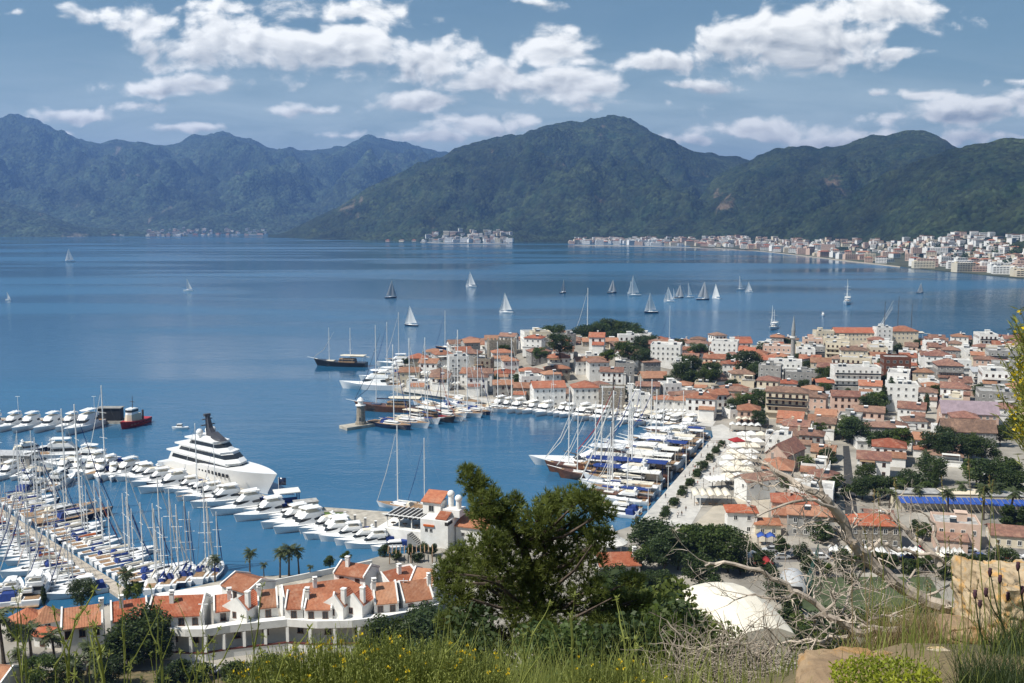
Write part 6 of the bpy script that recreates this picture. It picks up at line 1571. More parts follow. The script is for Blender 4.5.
    # tiled pavilions and corner roof
    for x, y, w, lb in ((27, 608, 7.5, "orange pyramid-roofed pavilion at the left end by the palms"), (46, 606, 6.5, "orange pyramid-roofed pavilion nearest the terrace end house")):
        p = G(x, y, 6.5); r = empty('pavilion', (p.x, p.y, 1.6), .5); mb = MB(); mb.box(-w*.42, w*.42, -w*.42, w*.42, -1, 2.4); mb.build('wall', M_WHITE, r)
        mb = MB(); mb.rings([[(-w/2, -w/2, 2.2), (w/2, -w/2, 2.2), (w/2, w/2, 2.2), (-w/2, w/2, 2.2)], [(-.05, -.05, 5.0), (.05, -.05, 5.0), (.05, .05, 5.0), (-.05, .05, 5.0)]]); mb.build('roof', M_TILE_F, r); add_window(r, 0, -w*.42, .6, 0, 1.4, 1.4); tag(r, lb, 'pavilion')
    ridge_house((-30, 664), (14, 668), 6.5, 4, 4, 1.8, 1.8, "orange roof corner at the frame's lower left edge", chim=(), wins=0, z0=1.5, name='garden_house')
    ridge_house((40, 627), (57, 629), 5.0, 2.0, 2.0, .8, .8, "small low orange porch building left of the terrace end house", chim=(), wins=0, parapet=False, name='garden_house')
    # white terrace deck between the quay and the houses
    slab('terrace', [G(x, y, 3.2) for x, y in ((150, 594), (232, 583), (240, 590), (205, 598), (152, 601))], -1, 3.2, M_WHITE)
    mb = MB(); p, q = G(258, 583, 3.0), G(372, 560, 3.0); t = (q - p).normalized(); s = Vector((-t.y, t.x, 0))
    mb.rings([[p - s*.2, p + s*.2, p + s*.2 + Vector((0, 0, -4)), p - s*.2 + Vector((0, 0, -4))], [q - s*.2, q + s*.2, q + s*.2 + Vector((0, 0, -4)), q - s*.2 + Vector((0, 0, -4))]]); tag(mb.build('garden_wall', M_WHITE), "long low white wall between the palms and terrace backs", 'wall')
    for x, y in ((160, 640), (205, 648), (404, 622)):
        r = empty('lamp_post', G(x, y, 2.0)); mb = MB(); mb.tube([(0, 0, -1), (0, 0, 10)], [.1, .07], 6); mb.build('pole', M_SPAR, r); mb = MB(); mb.box(-1.0, 1.0, -.1, .1, 9.4, 9.52); mb.build('cross_arm', M_SPAR, r)
        tag(r, {160: "slim lamp post beside the big round tree", 205: "slim lamp post before the terrace columns", 404: "slim lamp post before the end gable house"}[x], 'lamp post')
    # waterside restaurant
    o = G(448, 549, 1.65); r = empty('restaurant', o, -.36)
    def bx(nm, b, m, par=None): mb = MB(); mb.box(*b); return mb.build(nm, m, par or r)
    bx('tower', (-8.2, 0, 0, 7.5, -1, 7.6), M_WHITE); bx('tower_slot', (-.9, .05, -.05, 3.0, 6.4, 7.3), M_DARK)
    bx('wing', (.3, 9.5, 4.5, 11, -1, 5.2), M_WHITE)
    mb = MB(); mb.rings([[(0.1, 4.0, 5.1), (9.9, 4.0, 5.1), (9.9, 11.4, 7.2), (.1, 11.4, 7.2)], [(.1, 4.0, 5.35), (9.9, 4.0, 5.35), (9.9, 11.4, 7.45), (.1, 11.4, 7.45)]]); mb.build('wing_roof', M_TILE_F, r)
    bx('upper_pavilion', (-9.6, -4.2, 4.5, 9.0, 7.604, 11.2), M_WHITE)
    mb = MB(); mb.rings([[(-10, 4.0, 11.0), (-3.9, 4.0, 11.0), (-3.9, 9.4, 13.0), (-10, 9.4, 13.0)], [(-10, 4.0, 11.25), (-3.9, 4.0, 11.25), (-3.9, 9.4, 13.25), (-10, 9.4, 13.25)]]); mb.build('pavilion_roof', M_TILE_F, r)
    mb = MB(); mb.rings([[(-4, .5, 7.7), (-.6, .5, 7.7), (-.6, 4, 8.9), (-4, 4, 8.9)], [(-4, .5, 7.95), (-.6, .5, 7.95), (-.6, 4, 9.15), (-4, 4, 9.15)]]); mb.build('parapet_roof', M_TILE_F, r)
    bx('stair_block', (-3.4, 1.6, 4.2, 8.6, 7.606, 9.6), M_WHITE)
    for x, y, h in ((-2.4, 7.6, 12.6), (.6, 6.0, 12.0)):
        mb = MB(); mb.lathe([(.8, 9.0), (.75, h)], 12, (x, y, 0)); t = mb.build('turret', M_WHITE, r); mb = MB(); mb.ball((x, y, h + .5), 1.05, 14); mb.build('dome', M_WHITE, t, True)
    bx('orange_awning', (-7.2, -4.0, -.35, -.01, 5.7, 6.2), M_ORANGE)
    for x in (-6.4, -5.0): add_window(r, x, 0, 4.2, 0, .8, .9, 'g')
    for x in (2.5, 5.0): add_window(r, x, 4.5, 2.6, 0, .8, .9, 'g')
    add_window(r, -7.0, 4.5, 8.4, 0, 1.6, 1.8, 'g')
    bx('terrace_deck', (-22, -8.3, 1, 13, -1, 3.4), M_WHITE)
    bx('pergola_roof', (-20, -8.4, 2, 11, 6.4, 6.6), M_DARK)
    for x in (-19.5, -15.8, -12, -8.8):
        for y in (2.3, 10.6): bx('pergola_post', (x-.12, x+.12, y-.12, y+.12, 3.41, 6.4), M_WHITE)
    mb = MB()
    for k in range(9): mb.box(-20.2 + k * 1.45, -20.0 + k * 1.45, 1.6, 11.4, 6.604, 6.8)
    mb.build('pergola_rafters', M_WHITE, r)
    mb = MB(); mb.rings([[(-20.5, 1.2, 7.2), (-8.6, 1.2, 7.2), (-8.6, 1.6, 7.2), (-20.5, 1.6, 7.2)], [(-20.5, 1.2, 7.35), (-8.6, 1.2, 7.35), (-8.6, 1.6, 7.35), (-20.5, 1.6, 7.35)]]); mb.build('fascia', M_WHITE, r)
    mb = MB()
    for k in range(9): mb.box(-11.6 + k*.45, -11.15 + k*.45, -1.4, .99, 0, 3.2 - k*.36)
    mb.build('stair', M_GREYW, r)
    for k in range(6):
        mb = MB(); x, y = -18.5 + (k % 3) * 3.6, 4 + (k // 3) * 4; mb.lathe([(.05, 4.15), (.75, 4.16), (.75, 4.22)], 10, (x, y, 0)); mb.lathe([(.08, 3.41), (.08, 4.14)], 6, (x, y, 0)); mb.build('table', M_TEAK, r)
    tag(r, "white waterside restaurant with twin domed turrets and dark pergola", 'restaurant')
    for k in range(8):
        t = k / 7; p = G(345, 521, 1.66).lerp(G(420, 543, 1.66), t)
        o2 = empty('bollard_post', p); mb = MB(); mb.box(-.3, .3, -.3, .3, -.1, 2.6); mb.build('post', M_GREYW, o2); mb = MB(); mb.box(-.4, .4, -.4, .4, 2.604, 2.8); mb.build('cap', M_WHITE, o2)
        tag(o2, f"{ordw(k + 1)} grey quay pillar from the booth toward restaurant", 'pillar', 'grey pillars along the mole')
    slab('hedge_bed', px_poly([(312, 510.5), (348, 511), (349, 512.5), (312, 511.8)], 1.7), 1.7, 1.75, M_GROUND)
build_terrace()

# ================================================================== the near bank
M_PINE = mat('pine_needles', (.185, .215, .05), .5, .3, 1.2, trans=.45, col2=(.10, .13, .03))
def needle_tuft(mb, rr, p, d, ln, nn, w):
    d = d.normalized()
    for k in range(nn):
        v = (d + Vector((rr.gauss(0, .55), rr.gauss(0, .55), rr.gauss(0, .55)))).normalized() * ln * rr.uniform(.7, 1.2)
        s = v.cross(Vector((rr.gauss(0, 1), rr.gauss(0, 1), rr.gauss(0, 1)))).normalized() * w
        mb.poly([p - s, p + s, p + v])
def build_pine():
    rr = random.Random(5); Y = 22.0; S = Y / F_PX
    base = AT(540, 676, Y); r = empty('pine_tree', base)
    clumps = [(469, 472, 9), (473, 481, 12), (480, 492, 15), (489, 503, 17), (480, 512, 12), (497, 520, 20), (507, 510, 13), (515, 500, 8), (550, 503, 14), (566, 500, 15), (582, 498, 15), (594, 503, 13), (604, 512, 11), (540, 518, 20), (520, 532, 22), (560, 528, 22), (585, 530, 20), (600, 540, 14),
              (490, 545, 20), (470, 555, 20), (455, 562, 15), (446, 572, 11), (500, 565, 22), (475, 580, 22), (455, 594, 16), (441, 583, 8), (530, 570, 24), (558, 562, 22), (586, 558, 18), (500, 600, 26), (470, 612, 20), (450, 622, 13), (530, 608, 26), (560, 605, 22), (588, 590, 17), (600, 612, 17),
              (628, 602, 13), (645, 618, 13), (660, 638, 13), (632, 640, 15), (600, 625, 15), (545, 545, 18), (545, 582, 20), (520, 585, 18), (640, 600, 11), (632, 580, 10), (648, 628, 13), (660, 645, 12), (545, 635, 22), (515, 640, 20), (575, 635, 18), (490, 635, 16), (612, 596, 10), (620, 620, 13), (606, 640, 15), (460, 640, 12)]
    def W(x, y, dy=0.0): return AT(x, y, Y + dy) - base
    trunk = [W(541, 690), W(540, 650, .1), W(537, 610, .1), (W(533, 575)), W(522, 545, .1), W(505, 522), W(488, 500), W(472, 474)]
    mb = MB(); mb.tube(trunk, [.20, .17, .14, .12, .09, .07, .05, .02], 8)
    nd = MB()
    for cx, cy, cr in clumps:
        dy = rr.uniform(-1.3, 1.3) * min(1, cr / 16); c = W(cx, cy, dy); rad = cr * S
        j = min(range(1, 7), key=lambda i: (trunk[i] - c - Vector((0, 0, -.6))).length)
        a = trunk[j]; m = a.lerp(c, .5) + Vector((rr.uniform(-.15, .15), rr.uniform(-.2, .2), -.12))
        mb.tube([a, m, c], [.055, .04, .015], 5)
        for k in range(5):
            e = c + Vector((rr.gauss(0, 1), rr.gauss(0, 1), rr.gauss(0, .8))).normalized() * rad * .8
            mb.tube([m.lerp(c, rr.uniform(.3, 1)), c.lerp(e, .5), e], [.02, .014, .006], 4)
        n = int(205 * (cr / 20) ** 1.75) + 12
        for k in range(n):
            d = Vector((rr.gauss(0, 1), rr.gauss(0, 1), rr.gauss(0, 1))).normalized()
            p = c + Vector((d.x * 1.1, d.y, d.z * .8)) * rad * 1.12 * rr.random() ** .5
            needle_tuft(nd, rr, p, d * .8 + Vector((0, 0, .75)), .15, 13, .0105)
    for x0, y0, x1, y1, x2, y2 in ((540, 600, 575, 570, 592, 545), (538, 620, 500, 585, 478, 578), (540, 640, 580, 615, 612, 598)):
        mb.tube([W(x0, y0), W(x1, y1, -.9), W(x2, y2, -1.2)], [.05, .035, .012], 5)
    mb.build('trunk', mat('pine_bark', (.12, .09, .07), .9, .3, 6.0, bump=.6), r)
    nd.build('crown', M_PINE, r)
    tag(r, "large windswept pine in front of the harbour with leaning top", 'tree')
    # scrub around and right of the pine
    sh = [leaf_mesh('crown', [(0, 0, .5, .6), (.5, .2, .4, .5), (-.5, -.1, .4, .5), (.1, -.3, .9, .4), (-.3, .2, .8, .35)], 2600, .05, m, 70 + i, .8) for i, m in enumerate((M_LEAF, M_LEAFD, M_PINE))]
    for x, y, Yd, sc, k, lb in ((640, 640, 24, 2.2, 1, "dark green scrub bush just right of the pine"), (668, 655, 20, 1.6, 0, "green bush between the pine and the dry brush"), (610, 660, 18, 1.4, 1, "dark bush under the pine's right side"), (470, 662, 19, 1.4, 1, "dark bush under the pine's left side"), (652, 618, 30, 2.0, 2, "olive green bush higher up behind the pine"), (690, 640, 26, 1.6, 2, "olive green bush beside the white membrane tent"), (560, 668, 16, 1.2, 0, "green bush in front of the pine trunk")):
        p = AT(x, y, Yd); p.z -= .5 * sc; b = empty('bush', p, x * .3); b.scale = (sc,) * 3; link('crown', sh[k], b)
        mb = MB()
        for q in range(7): mb.tube([(0, 0, -2.5), (.1 * math.cos(q), .1 * math.sin(q), -.4), (.5 * math.cos(q), .4 * math.sin(q), .6)], [.05, .03, .008], 4)
        mb.build('stem', M_BARK, b); tag(b, lb, 'bush', 'scrub on the slope')
build_pine()

def build_bank():
    rr = random.Random(8)
    M_GRASS = mat('bank_grass', (.36, .39, .10), .55, .3, 2.0, trans=.5, col2=(.22, .25, .065))
    M_DRY = mat('dry_grass', (.38, .29, .15), .7, .25, 2.0, trans=.25, col2=(.20, .15, .075))
    M_DKG = mat('dark_blades', (.07, .10, .035), .5, .3, 2.0, trans=.3, col2=(.035, .055, .02))
    M_YEL = mat('yellow_petals', (.75, .55, .02), .6, .1, 3.0, trans=.3)
    M_HERB = mat('yellow_green_herb', (.36, .38, .03), .55, .25, 4.0, trans=.35, col2=(.17, .22, .03))
    def blade(mb, p, h, w, lean, n=4):
        a = rr.uniform(0, 6.28); d = Vector((math.cos(a), math.sin(a), 0)); s = Vector((-d.y, d.x, 0)) if rr.random() < .5 else Vector((1, 0, 0))
        prev = None
        for i in range(n + 1):
            t = i / n; q = p + Vector((0, 0, h * t)) + d * lean * h * t * t; k = w * (1 - t * .9) / 2
            if prev: mb.poly([prev[0], prev[1], q + s * k, q - s * k])
            prev = (q - s * k, q + s * k)
    # grass: one object, denser in the middle of the bank
    mb = MB(); n = 0
    while n < 15000:
        y = rr.uniform(3.6, 9.5); px = rr.uniform(-60, 1100); x = (px - CX) / F_PX * y * 1.1
        dens = interp([(-60, .12), (180, .14), (260, .4), (330, 1), (560, 1), (640, .8), (700, .5), (780, .3), (900, .35), (1000, .6), (1100, .6)], px)
        n += 1
        if rr.random() > dens: continue
        clump = .5 + .5 * noise.noise(Vector((x * 1.3, y * 1.3, 4)))
        h = rr.uniform(.22, .55) * (.55 + .9 * clump) * interp([(0, .8), (260, .85), (330, 1.0), (640, 1.0), (720, .7), (800, .45), (1100, .6)], px)
        blade(mb, Vector((x, y, hill_z(x, y) - .03)), h, rr.uniform(.005, .011), rr.uniform(.05, .6))
    tag(mb.build('grass', M_GRASS), kind='stuff')
    # stalky weeds with seed heads
    def stalk(seed, H):
        q = random.Random(seed); r = empty('weed_stalk'); st = MB(); lf = MB()
        def grow(p, d, L, w, lev):
            pts = [p]; n = 6
            for i in range(n): d = (d + Vector((q.gauss(0, .10), q.gauss(0, .10), .05))).normalized(); pts.append(pts[-1] + d * L / n)
            st.tube(pts, [w * (1 - .7 * i / n) for i in range(n + 1)], 4)
            for i in range(1, n + 1):
                for k in range(1):
                    a = Vector((q.gauss(0, 1), q.gauss(0, 1), q.gauss(.4, .5))).normalized() * q.uniform(.006, .014); s = a.cross(Vector((q.gauss(0, 1), 1, 0))).normalized() * 0.0013
                    lf.poly([pts[i], pts[i] + a * .5 + s, pts[i] + a, pts[i] + a * .5 - s])
                if lev < 1 and i > 2: grow(pts[i], (d + Vector((q.gauss(0, .5), q.gauss(0, .5), .2))).normalized(), L * q.uniform(.18, .34), w * .55, lev + 1)
            for k in range(10):
                a = Vector((q.gauss(0, 1), q.gauss(0, 1), q.gauss(.5, 1))).normalized() * .008; b = Vector((q.gauss(0, 1), q.gauss(0, 1), 0)).normalized() * .0028; e = pts[-1] + a * q.uniform(0, 1.4)
                lf.poly([e - b, e + a, e + b, e - a])
        grow(Vector(), Vector((q.uniform(-.15, .15), 0, 1)), H, .0055, 0)
        st.build('stem', M_GRASS, r); lf.build('leaves', M_GRASS, r)
        return r
    protos = [stalk(s, h) for s, h in ((1, .62), (2, .75), (3, .5))]; its = []
    for i, (x, ytop) in enumerate([(9, 632), (18, 645), (26, 606), (33, 640), (62, 634), (75, 622), (84, 648), (98, 644), (118, 646), (130, 634), (137, 650), (162, 652), (170, 645), (185, 652), (195, 640), (207, 648), (222, 638), (236, 650), (250, 644), (268, 652), (410, 642), (436, 634), (470, 640), (520, 638), (566, 636), (618, 642), (655, 640)]):
        yd = rr.uniform(4.2, 5.4); top = AT(x, ytop, yd); z = hill_z(top.x, yd) - .03; k = i % 3
        sc = (top.z - z) / (.62, .75, .5)[k] * .97
        o = place(protos[k], (top.x, yd, z), rr.uniform(0, 6.28), max(.35, sc)); o['category'] = 'weed'; o['group'] = 'tall weeds on the bank'; its.append((o, ("tall", "slender", "short bushy")[k] + " green weed stalk", x))
    label_rows(its, "from the left along the near bank")
    # flowering bushes
    for x, y, yd, sc, lb in ((300, 676, 5.0, .8, "yellow-flowered bush farthest left on the bank"), (350, 668, 5.4, .95, "yellow-flowered bush in front of terrace end gable"), (400, 672, 4.8, .8, "yellow-flowered bush below the dark trees"), (452, 678, 5.2, .75, "yellow-flowered bush left of the pine base"), (610, 682, 5.0, .6, "small yellow-flowered bush right of the pine base")):
        p = AT(x, y, yd); r = empty('flowering_bush', (p.x, p.y, p.z - .02)); st = MB(); fl = MB()
        for k in range(520):
            a = rr.uniform(0, 6.28); t = rr.random() ** .5; h = rr.uniform(.02, .17) * (1.2 - .6 * t); b = Vector((math.cos(a) * t * .42, math.sin(a) * t * .42, -.12)); e = b * 1.12 + Vector((rr.gauss(0, .03), rr.gauss(0, .03), h + .14))
            st.tube([b + Vector((0, 0, -.25)), b, e], [.003, .003, .0015], 3)
            for q in range(9):
                c = b.lerp(e, rr.uniform(.2, 1)); v = Vector((rr.gauss(0, 1), rr.gauss(0, 1), rr.gauss(.6, .6))).normalized() * rr.uniform(.015, .04); s = v.cross(Vector((rr.gauss(0, .3), .3, 1))).normalized() * .0035; st.poly([c, c + v * .5 + s, c + v, c + v * .5 - s])
            if rr.random() < .05:
                for q in range(9):
                    v = Vector((rr.gauss(0, 1), rr.gauss(0, 1), rr.gauss(.2, 1))).normalized() * .011; s = v.cross(Vector((1, .3, .2))).normalized() * .008; c = e + v; fl.poly([c - v * .7, c + s, c + v * .7, c - s])
        st.build('foliage', M_GRASS, r); fl.build('blossoms', M_YEL, r); r.scale = (sc,) * 3; tag(r, lb, 'flowering bush', 'yellow-flowered bushes on the bank')
    # dead tree
    M_DEAD = mat('weathered_dead_wood', (.54, .46, .38), .85, .25, 5.0, bump=.5, col2=(.27, .225, .185))
    def tree_limb(mb, pts, r0, r1, Y, twig=3, dY=0.0, q=rr):
        P = [AT(x, y, Y + dY * i / max(1, len(pts) - 1)) for i, (x, y) in enumerate(pts)]
        n = len(P); F = []
        for i in range(n - 1):
            for k in range(3): F.append(P[i].lerp(P[i+1], k / 3) + (Vector((q.gauss(0, 1), q.gauss(0, 1), q.gauss(0, 1))) * .012 if k else Vector()))
        F.append(P[-1]); m = len(F)
        mb.tube(F, [r0 + (r1 - r0) * i / (m - 1) for i in range(m)], 7)
        def twigs(p, d, L, w, lev):
            pts = [p]
            for i in range(4): d = (d + Vector((q.gauss(0, .28), q.gauss(0, .28), q.gauss(0, .25)))).normalized(); pts.append(pts[-1] + d * L / 4)
            mb.tube(pts, [w * (1 - .2 * i) for i in range(5)], 4)
            if lev < 2:
                for k in range(2 if lev else 3): twigs(pts[q.randint(1, 4)], (d + Vector((q.gauss(0, .7), q.gauss(0, .6), q.gauss(0, .7)))).normalized(), L * q.uniform(.4, .7), w * .6, lev + 1)
        for k in range(int(twig * 1.15)):
            i = q.randint(2, m - 1); d = (F[i] - F[i-1]).normalized(); twigs(F[i], (d + Vector((q.gauss(0, .8), q.gauss(0, .5), q.gauss(0, .8)))).normalized(), q.uniform(.18, .42), max(.004, (r0 + (r1 - r0) * i / m) * .35), 0)
    base = AT(968, 618, 8.4)
    def limb(nm, lst, root):
        mb = MB()
        for pts, r0, r1, Y, tw, dY in lst: tree_limb(mb, pts, r0, r1, Y, tw, dY)
        mb.v = [tuple(Vector(v) - root.location) for v in mb.v]; mb.build(nm, M_DEAD, root)
    r = empty('dead_tree', base)
    limb('trunk', [([(985, 628), (955, 612), (925, 601), (893, 581), (868, 560), (855, 546), (846, 528), (834, 508), (823, 497)], .066, .036, 8.3, 9, -.3)], r)
    limb('branch', [([(823, 497), (795, 483), (773, 469), (758, 459)], .034, .009, 8.0, 9, .3), ([(824, 497), (819, 482), (815, 472)], .022, .005, 8.0, 4, 0), ([(810, 490), (790, 478), (775, 486), (750, 480)], .014, .004, 8.1, 7, .2)], r)
    limb('branch', [([(834, 508), (815, 500), (793, 502), (770, 510), (752, 518)], .018, .005, 8.0, 9, -.3), ([(840, 520), (820, 520), (800, 528), (782, 524)], .013, .004, 8.1, 7, .3)], r)
    limb('branch', [([(865, 558), (880, 540), (892, 548), (912, 552), (938, 556), (950, 566)], .020, .010, 8.2, 6, .1), ([(940, 566), (920, 541), (904, 527), (890, 513), (882, 510)], .030, .010, 8.3, 7, .2), ([(938, 552), (936, 530), (928, 516), (914, 510)], .014, .005, 8.3, 6, 0)], r)
    limb('branch', [([(848, 538), (858, 548), (850, 530), (862, 520)], .013, .005, 8.1, 6, .2), ([(868, 560), (860, 575), (848, 590), (852, 606)], .013, .004, 8.2, 6, 0), ([(893, 581), (880, 590), (862, 588), (840, 596)], .013, .004, 8.2, 8, -.2)], r)
    limb('branch', [([(925, 601), (940, 590), (965, 575), (990, 570)], .014, .005, 8.3, 6, .2), ([(905, 590), (915, 570), (935, 572), (955, 560)], .012, .004, 8.3, 6, .3)], r)
    tag(r, "bleached dead tree with bare limbs sprawling over the view of town", 'dead tree')
    base = AT(900, 640, 7.2); r = empty('fallen_branch', base)
    limb('stem', [([(905, 632), (880, 631), (855, 632), (838, 620), (824, 611), (797, 592), (778, 580), (760, 570), (724, 562), (705, 566)], .036, .010, 7.2, 16, -.2)], r)
    limb('side_branch', [([(855, 632), (841, 638), (815, 640), (791, 641), (770, 650)], .020, .006, 7.2, 10, .2), ([(853, 630), (842, 612), (848, 597), (855, 584), (850, 574)], .016, .005, 7.2, 7, .2), ([(797, 592), (780, 598), (755, 594), (735, 600)], .013, .004, 7.1, 9, 0), ([(858, 628), (872, 618), (890, 616), (906, 618)], .018, .006, 7.3, 6, .1), ([(824, 611), (835, 598), (830, 585), (820, 570)], .012, .004, 7.2, 7, 0)], r)
    tag(r, "long bare fallen branch lying below the dead tree", 'fallen branch')
    # tangled dry brush
    mb = MB(); q = random.Random(31)
    for k in range(300):
        px, py = q.gauss(728, 42), q.gauss(672, 17)
        if not 655 < px < 850 or py < 636: continue
        p = AT(px, py, q.uniform(7.2, 9.0)); d = Vector((q.gauss(0, 1), q.gauss(0, .5), q.gauss(.25, .6))).normalized(); pts = [p]
        for i in range(6): d = (d + Vector((q.gauss(0, .35), q.gauss(0, .3), q.gauss(0, .3)))).normalized(); pts.append(pts[-1] + d * q.uniform(.05, .10))
        mb.tube(pts, [.006 * (1 - .12 * i) for i in range(7)], 4)
        for t in range(2):
            e = pts[q.randint(1, 5)]; dd = (d + Vector((q.gauss(0, .9), q.gauss(0, .6), q.gauss(0, .9)))).normalized(); mb.tube([e, e + dd * .09, e + dd * .17 + Vector((0, 0, q.gauss(0, .03)))], [.004, .003, .0015], 3)
    tag(mb.build('dry_brush', mat('dry_brush_wood', (.36, .31, .25), .85, .25, 5.0, col2=(.17, .14, .11))), kind='stuff')
    # rocks
    def rock(px, py, Y, sx, sy, sz, seed, label, m, sub=44, sharp=.5, rz=0.0):
        c = AT(px, py, Y); mb = MB(); vs = []; fs = []; n = sub
        for face in range(6):
            b = len(vs)
            for i in range(n + 1):
                for j in range(n + 1):
                    u, v = i / n * 2 - 1, j / n * 2 - 1
                    p = Vector([(u, v, 1), (-u, v, -1), (1, u, v), (-1, -u, v), (-u, 1, v), (u, -1, v)][face])
                    s = p.normalized(); s = s.lerp(p * .82, sharp)
                    q = Vector((s.x * sx, s.y * sy, s.z * sz)); nn = s.normalized()
                    k = noise.fractal(q * 2.4 + Vector((seed, 0, 0)), 2.1 * .38, 2.1, 6) * .20 - abs(noise.noise(q * 3.1 + Vector((0, seed, 0)))) * .22 - max(0, .06 - abs(noise.noise(q * 5.0 + Vector((seed, seed, 0))))) * 2.2 + noise.fractal(q * 16, .8, 2.2, 4) * .045
                    vs.append(q + nn * k * min(sx, sz) * 1.1)
            for i in range(n):
                for j in range(n): fs.append((b+i*(n+1)+j, b+(i+1)*(n+1)+j, b+(i+1)*(n+1)+j+1, b+i*(n+1)+j+1))
        mb.faces(vs, fs); o = mb.build('rock', m, None, True, c); o.rotation_euler = (.05, .06, rz); return tag(o, label, 'rock')
    def rock_mat(name, a, b, c):
        m = mat(name, a, .9, .3, 3.0, bump=.9, spec=.1, col2=b, detail=10); nt = m.node_tree
        p = next(x for x in nt.nodes if x.type == 'BSDF_PRINCIPLED'); l = p.inputs['Base Color'].links[0].from_socket; tc = next(x for x in nt.nodes if x.type == 'TEX_COORD')
        nz = N(nt, 'ShaderNodeTexNoise', ins={'Vector': tc.outputs['Object'], 'Scale': 4.5, 'Detail': 8.0, 'Roughness': .7}); f = N(nt, 'ShaderNodeMapRange', interpolation_type='SMOOTHSTEP', ins={0: nz.outputs['Fac'], 1: .5, 2: .6}).outputs[0]
        mx = N(nt, 'ShaderNodeMix', data_type='RGBA', ins={'Factor': f, 6: l, 7: (*c, 1)}); nt.links.new(mx.outputs[2], p.inputs['Base Color']); return m
    R1 = rock_mat('tan_limestone', (.50, .40, .27), (.33, .25, .16), (.46, .27, .10)); R2 = rock_mat('brown_limestone', (.36, .26, .16), (.20, .14, .09), (.30, .18, .08)); R3 = rock_mat('pale_limestone', (.56, .48, .36), (.34, .28, .20), (.44, .32, .18))
    rock(1010, 602, 7.2, .36, .40, .30, 3.0, "big square tan limestone block at the right edge", R1, sharp=.8, rz=.15)
    rock(952, 673, 5.7, .21, .26, .15, 8.0, "pale rounded limestone rock below the square block", R3, sharp=.25, rz=.4)
    rock(860, 683, 5.6, .42, .36, .14, 17.0, "low brown rock under the yellow-green herb", R2, sharp=.4)
    rock(958, 632, 7.0, .16, .2, .12, 21.0, "small orange-brown rock at the foot of the square block", R2, sharp=.3)
    # dry tussocks, herb, dark blades
    for x, y, Y, n, h, m, nm, lb in ((905, 650, 7.0, 700, .42, M_DRY, 'dry_tussock', "dry tan grass tussock between the dead limbs and rocks"), (935, 640, 7.3, 420, .36, M_DRY, 'dry_tussock', "dry grass tussock leaning on the small orange rock"), (870, 655, 6.9, 300, .30, M_DRY, 'dry_tussock', "thin dry tussock left of the larger tussock"),
                                    (1000, 690, 5.0, 900, .34, M_DKG, 'grass_tussock', "dark green blade tussock at the lower right corner"), (1030, 660, 5.6, 600, .42, M_DKG, 'grass_tussock', "dark green tussock under the thistles at the right edge"), (890, 640, 7.6, 260, .55, M_GRASS, 'grass_tussock', "tall green tussock rising among the dead branches")):
        p = AT(x, y, Y); mb = MB()
        for k in range(n):
            a = rr.uniform(0, 6.28); t = rr.random() ** .6 * .22; blade(mb, Vector((math.cos(a) * t, math.sin(a) * t, -.12)), rr.uniform(.5, 1.1) * h, .006, rr.uniform(.1, .8))
        tag(mb.build(nm, m, None, False, p), lb, 'tussock')
    p = AT(885, 676, 5.15); mb = MB()
    for k in range(2100):
        a = rr.uniform(0, 6.28); t = rr.random() ** .5; c = Vector((math.cos(a) * t * .30, math.sin(a) * t * .2, rr.uniform(-.12, .09) * (1.1 - t * .7) + rr.gauss(0, .012)))
        v = Vector((rr.gauss(0, 1), rr.gauss(0, 1), rr.gauss(.8, .5))).normalized() * rr.uniform(.008, .019); s = v.cross(Vector((rr.gauss(0, 1), 1, 0))).normalized() * .006; mb.poly([c - v, c + s, c + v, c - s])
    tag(mb.build('herb', M_HERB, None, False, p), "bright yellow-green herb cushion growing in front of the brown rock", 'plant')
    # thistles
    M_TH = mat('thistle_head', (.07, .03, .045), .8, .2, 5.0)
    for i, (x0, y0, heads) in enumerate([(1012, 655, ((990, 572), (986, 592), (1000, 579))), (1030, 640, ((1018, 566), (1008, 596), (1022, 590))), (985, 650, ((975, 594), (980, 604)))]):
        Y = 5.6; b = AT(x0, y0, Y); r = empty('thistle', b); st = MB(); mid = AT((x0 + heads[0][0]) / 2, (y0 + heads[0][1]) / 2 + 8, Y) - b; st.tube([Vector((0, 0, -.25)), Vector((0, 0, 0)), mid], [.007, .006, .005], 5)
        for k, (hx, hy) in enumerate(heads):
            e = AT(hx, hy, Y + rr.uniform(-.1, .1)) - b; st.tube([mid, mid.lerp(e, .5) + Vector((0, 0, -.02)), e], [.005, .004, .003], 4)
            mb = MB(); mb.lathe([(.005, -.03), (.011, -.012), (.013, .0), (.010, .012), (.012, .022), (.003, .026)], 8, e); mb.build('flower_head', M_TH, r, True)
        st.build('stem', M_DKG, r); tag(r, ("thistle with three dark heads before the square rock's left side", "thistle at the right edge before the square rock", "short thistle with two heads beside the square rock")[i], 'thistle')
    # broom with yellow flowers reaching in at the right edge
    b = AT(1095, 640, 5.2); r = empty('broom_bush', b); st = MB(); fl = MB()
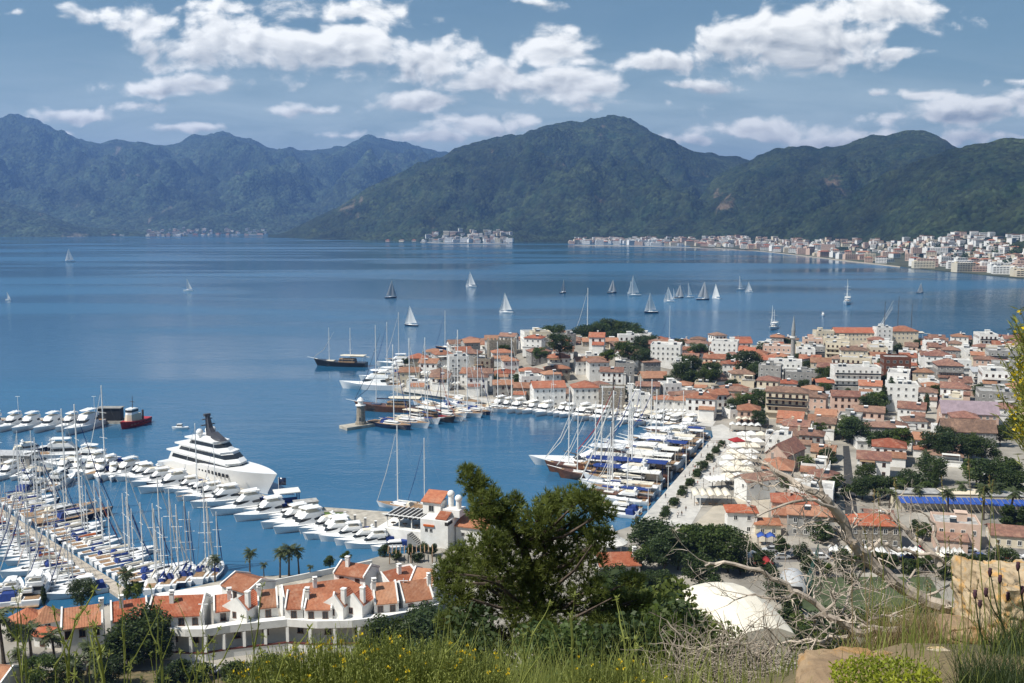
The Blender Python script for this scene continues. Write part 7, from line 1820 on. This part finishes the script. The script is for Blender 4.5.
    for k in range(112):
        x, y = rr.gauss(1022, 11), rr.uniform(330, 470) if k > 98 else rr.uniform(308, 432); e = AT(max(998, x), y, 5.2 + rr.uniform(-.25, .3)) - b
        m = e * .62 + Vector((rr.uniform(.06, .16), rr.uniform(-.1, .1), .05)); pts = [Vector((0, 0, -.3)), m * .5 + Vector((.05, 0, 0)), m, m.lerp(e, .5) + Vector((rr.gauss(0, .015), 0, .01)), e]; st.tube(pts, [.008, .006, .004, .003, .0015], 4)
        for q in range(34):
            t = rr.uniform(.2, 1); c = m.lerp(e, t); v = Vector((rr.gauss(0, 1), rr.gauss(0, 1), rr.gauss(.6, .7))).normalized() * rr.uniform(.03, .075); s = v.cross(Vector((rr.gauss(0, 1), 1, 0))).normalized() * .0035; st.poly([c, c + v * .5 + s, c + v, c + v * .5 - s])
        if y < 440 and rr.random() < .6:
            for q in range(7):
                c = m.lerp(e, rr.uniform(.55, 1)) + Vector((rr.gauss(0, .012), rr.gauss(0, .012), rr.gauss(0, .012))); v = Vector((rr.gauss(0, 1), rr.gauss(0, 1), rr.gauss(0, 1))).normalized() * .012; s = v.cross(Vector((rr.gauss(0, 1), 1, 0))).normalized() * .008; fl.poly([c - v, c + s, c + v, c - s])
    st.build('stems', mat('broom_stems', (.24, .26, .06), .6, .2, 3.0, trans=.3), r); fl.build('blossoms', M_YEL, r); tag(r, "tall broom bush with yellow flowers reaching in from the right edge", 'broom bush')
    # long thin grass stems over the right half
    its = []
    for i in range(22):
        x = rr.uniform(845, 1000); yt = rr.uniform(455, 590); Y = rr.uniform(5.6, 7.0); b = AT(x + rr.uniform(-12, 12), 668, Y); e = AT(x, yt, Y) - b; r = empty('tall_grass_stalk', b); mb = MB()
        m = e * .55 + Vector((rr.uniform(-.05, .05), 0, .03)); mb.tube([Vector((0, 0, -.4)), m * .5, m, e], [.004, .0035, .003, .0015], 4); mb.build('stem', M_GRASS if i % 3 else M_DRY, r)
        mb = MB(); d = (e - m).normalized()
        for q in range(14): c = e - d * .10 * rr.random(); v = (d + Vector((rr.gauss(0, .5), rr.gauss(0, .5), rr.gauss(0, .5)))).normalized() * .02; s = v.cross(Vector((0, 1, .2))).normalized() * .004; mb.poly([c, c + v * .5 + s, c + v, c + v * .5 - s])
        mb.build('seed_head', M_DRY, r); r['category'] = 'grass stem'; r['group'] = 'long grass stems before the dead tree'; its.append((r, "long green grass stem" if i % 3 else "long straw-coloured grass stem", x))
    label_rows(its, "from the left before the dead tree")
build_bank()

# prototypes that were never placed
for o in [o for o in bpy.data.objects if o.parent is None and o.type in ('EMPTY', 'MESH') and 'category' not in o.keys() and 'kind' not in o.keys()]:
    for ch in [o] + list(o.children_recursive): bpy.data.objects.remove(ch)
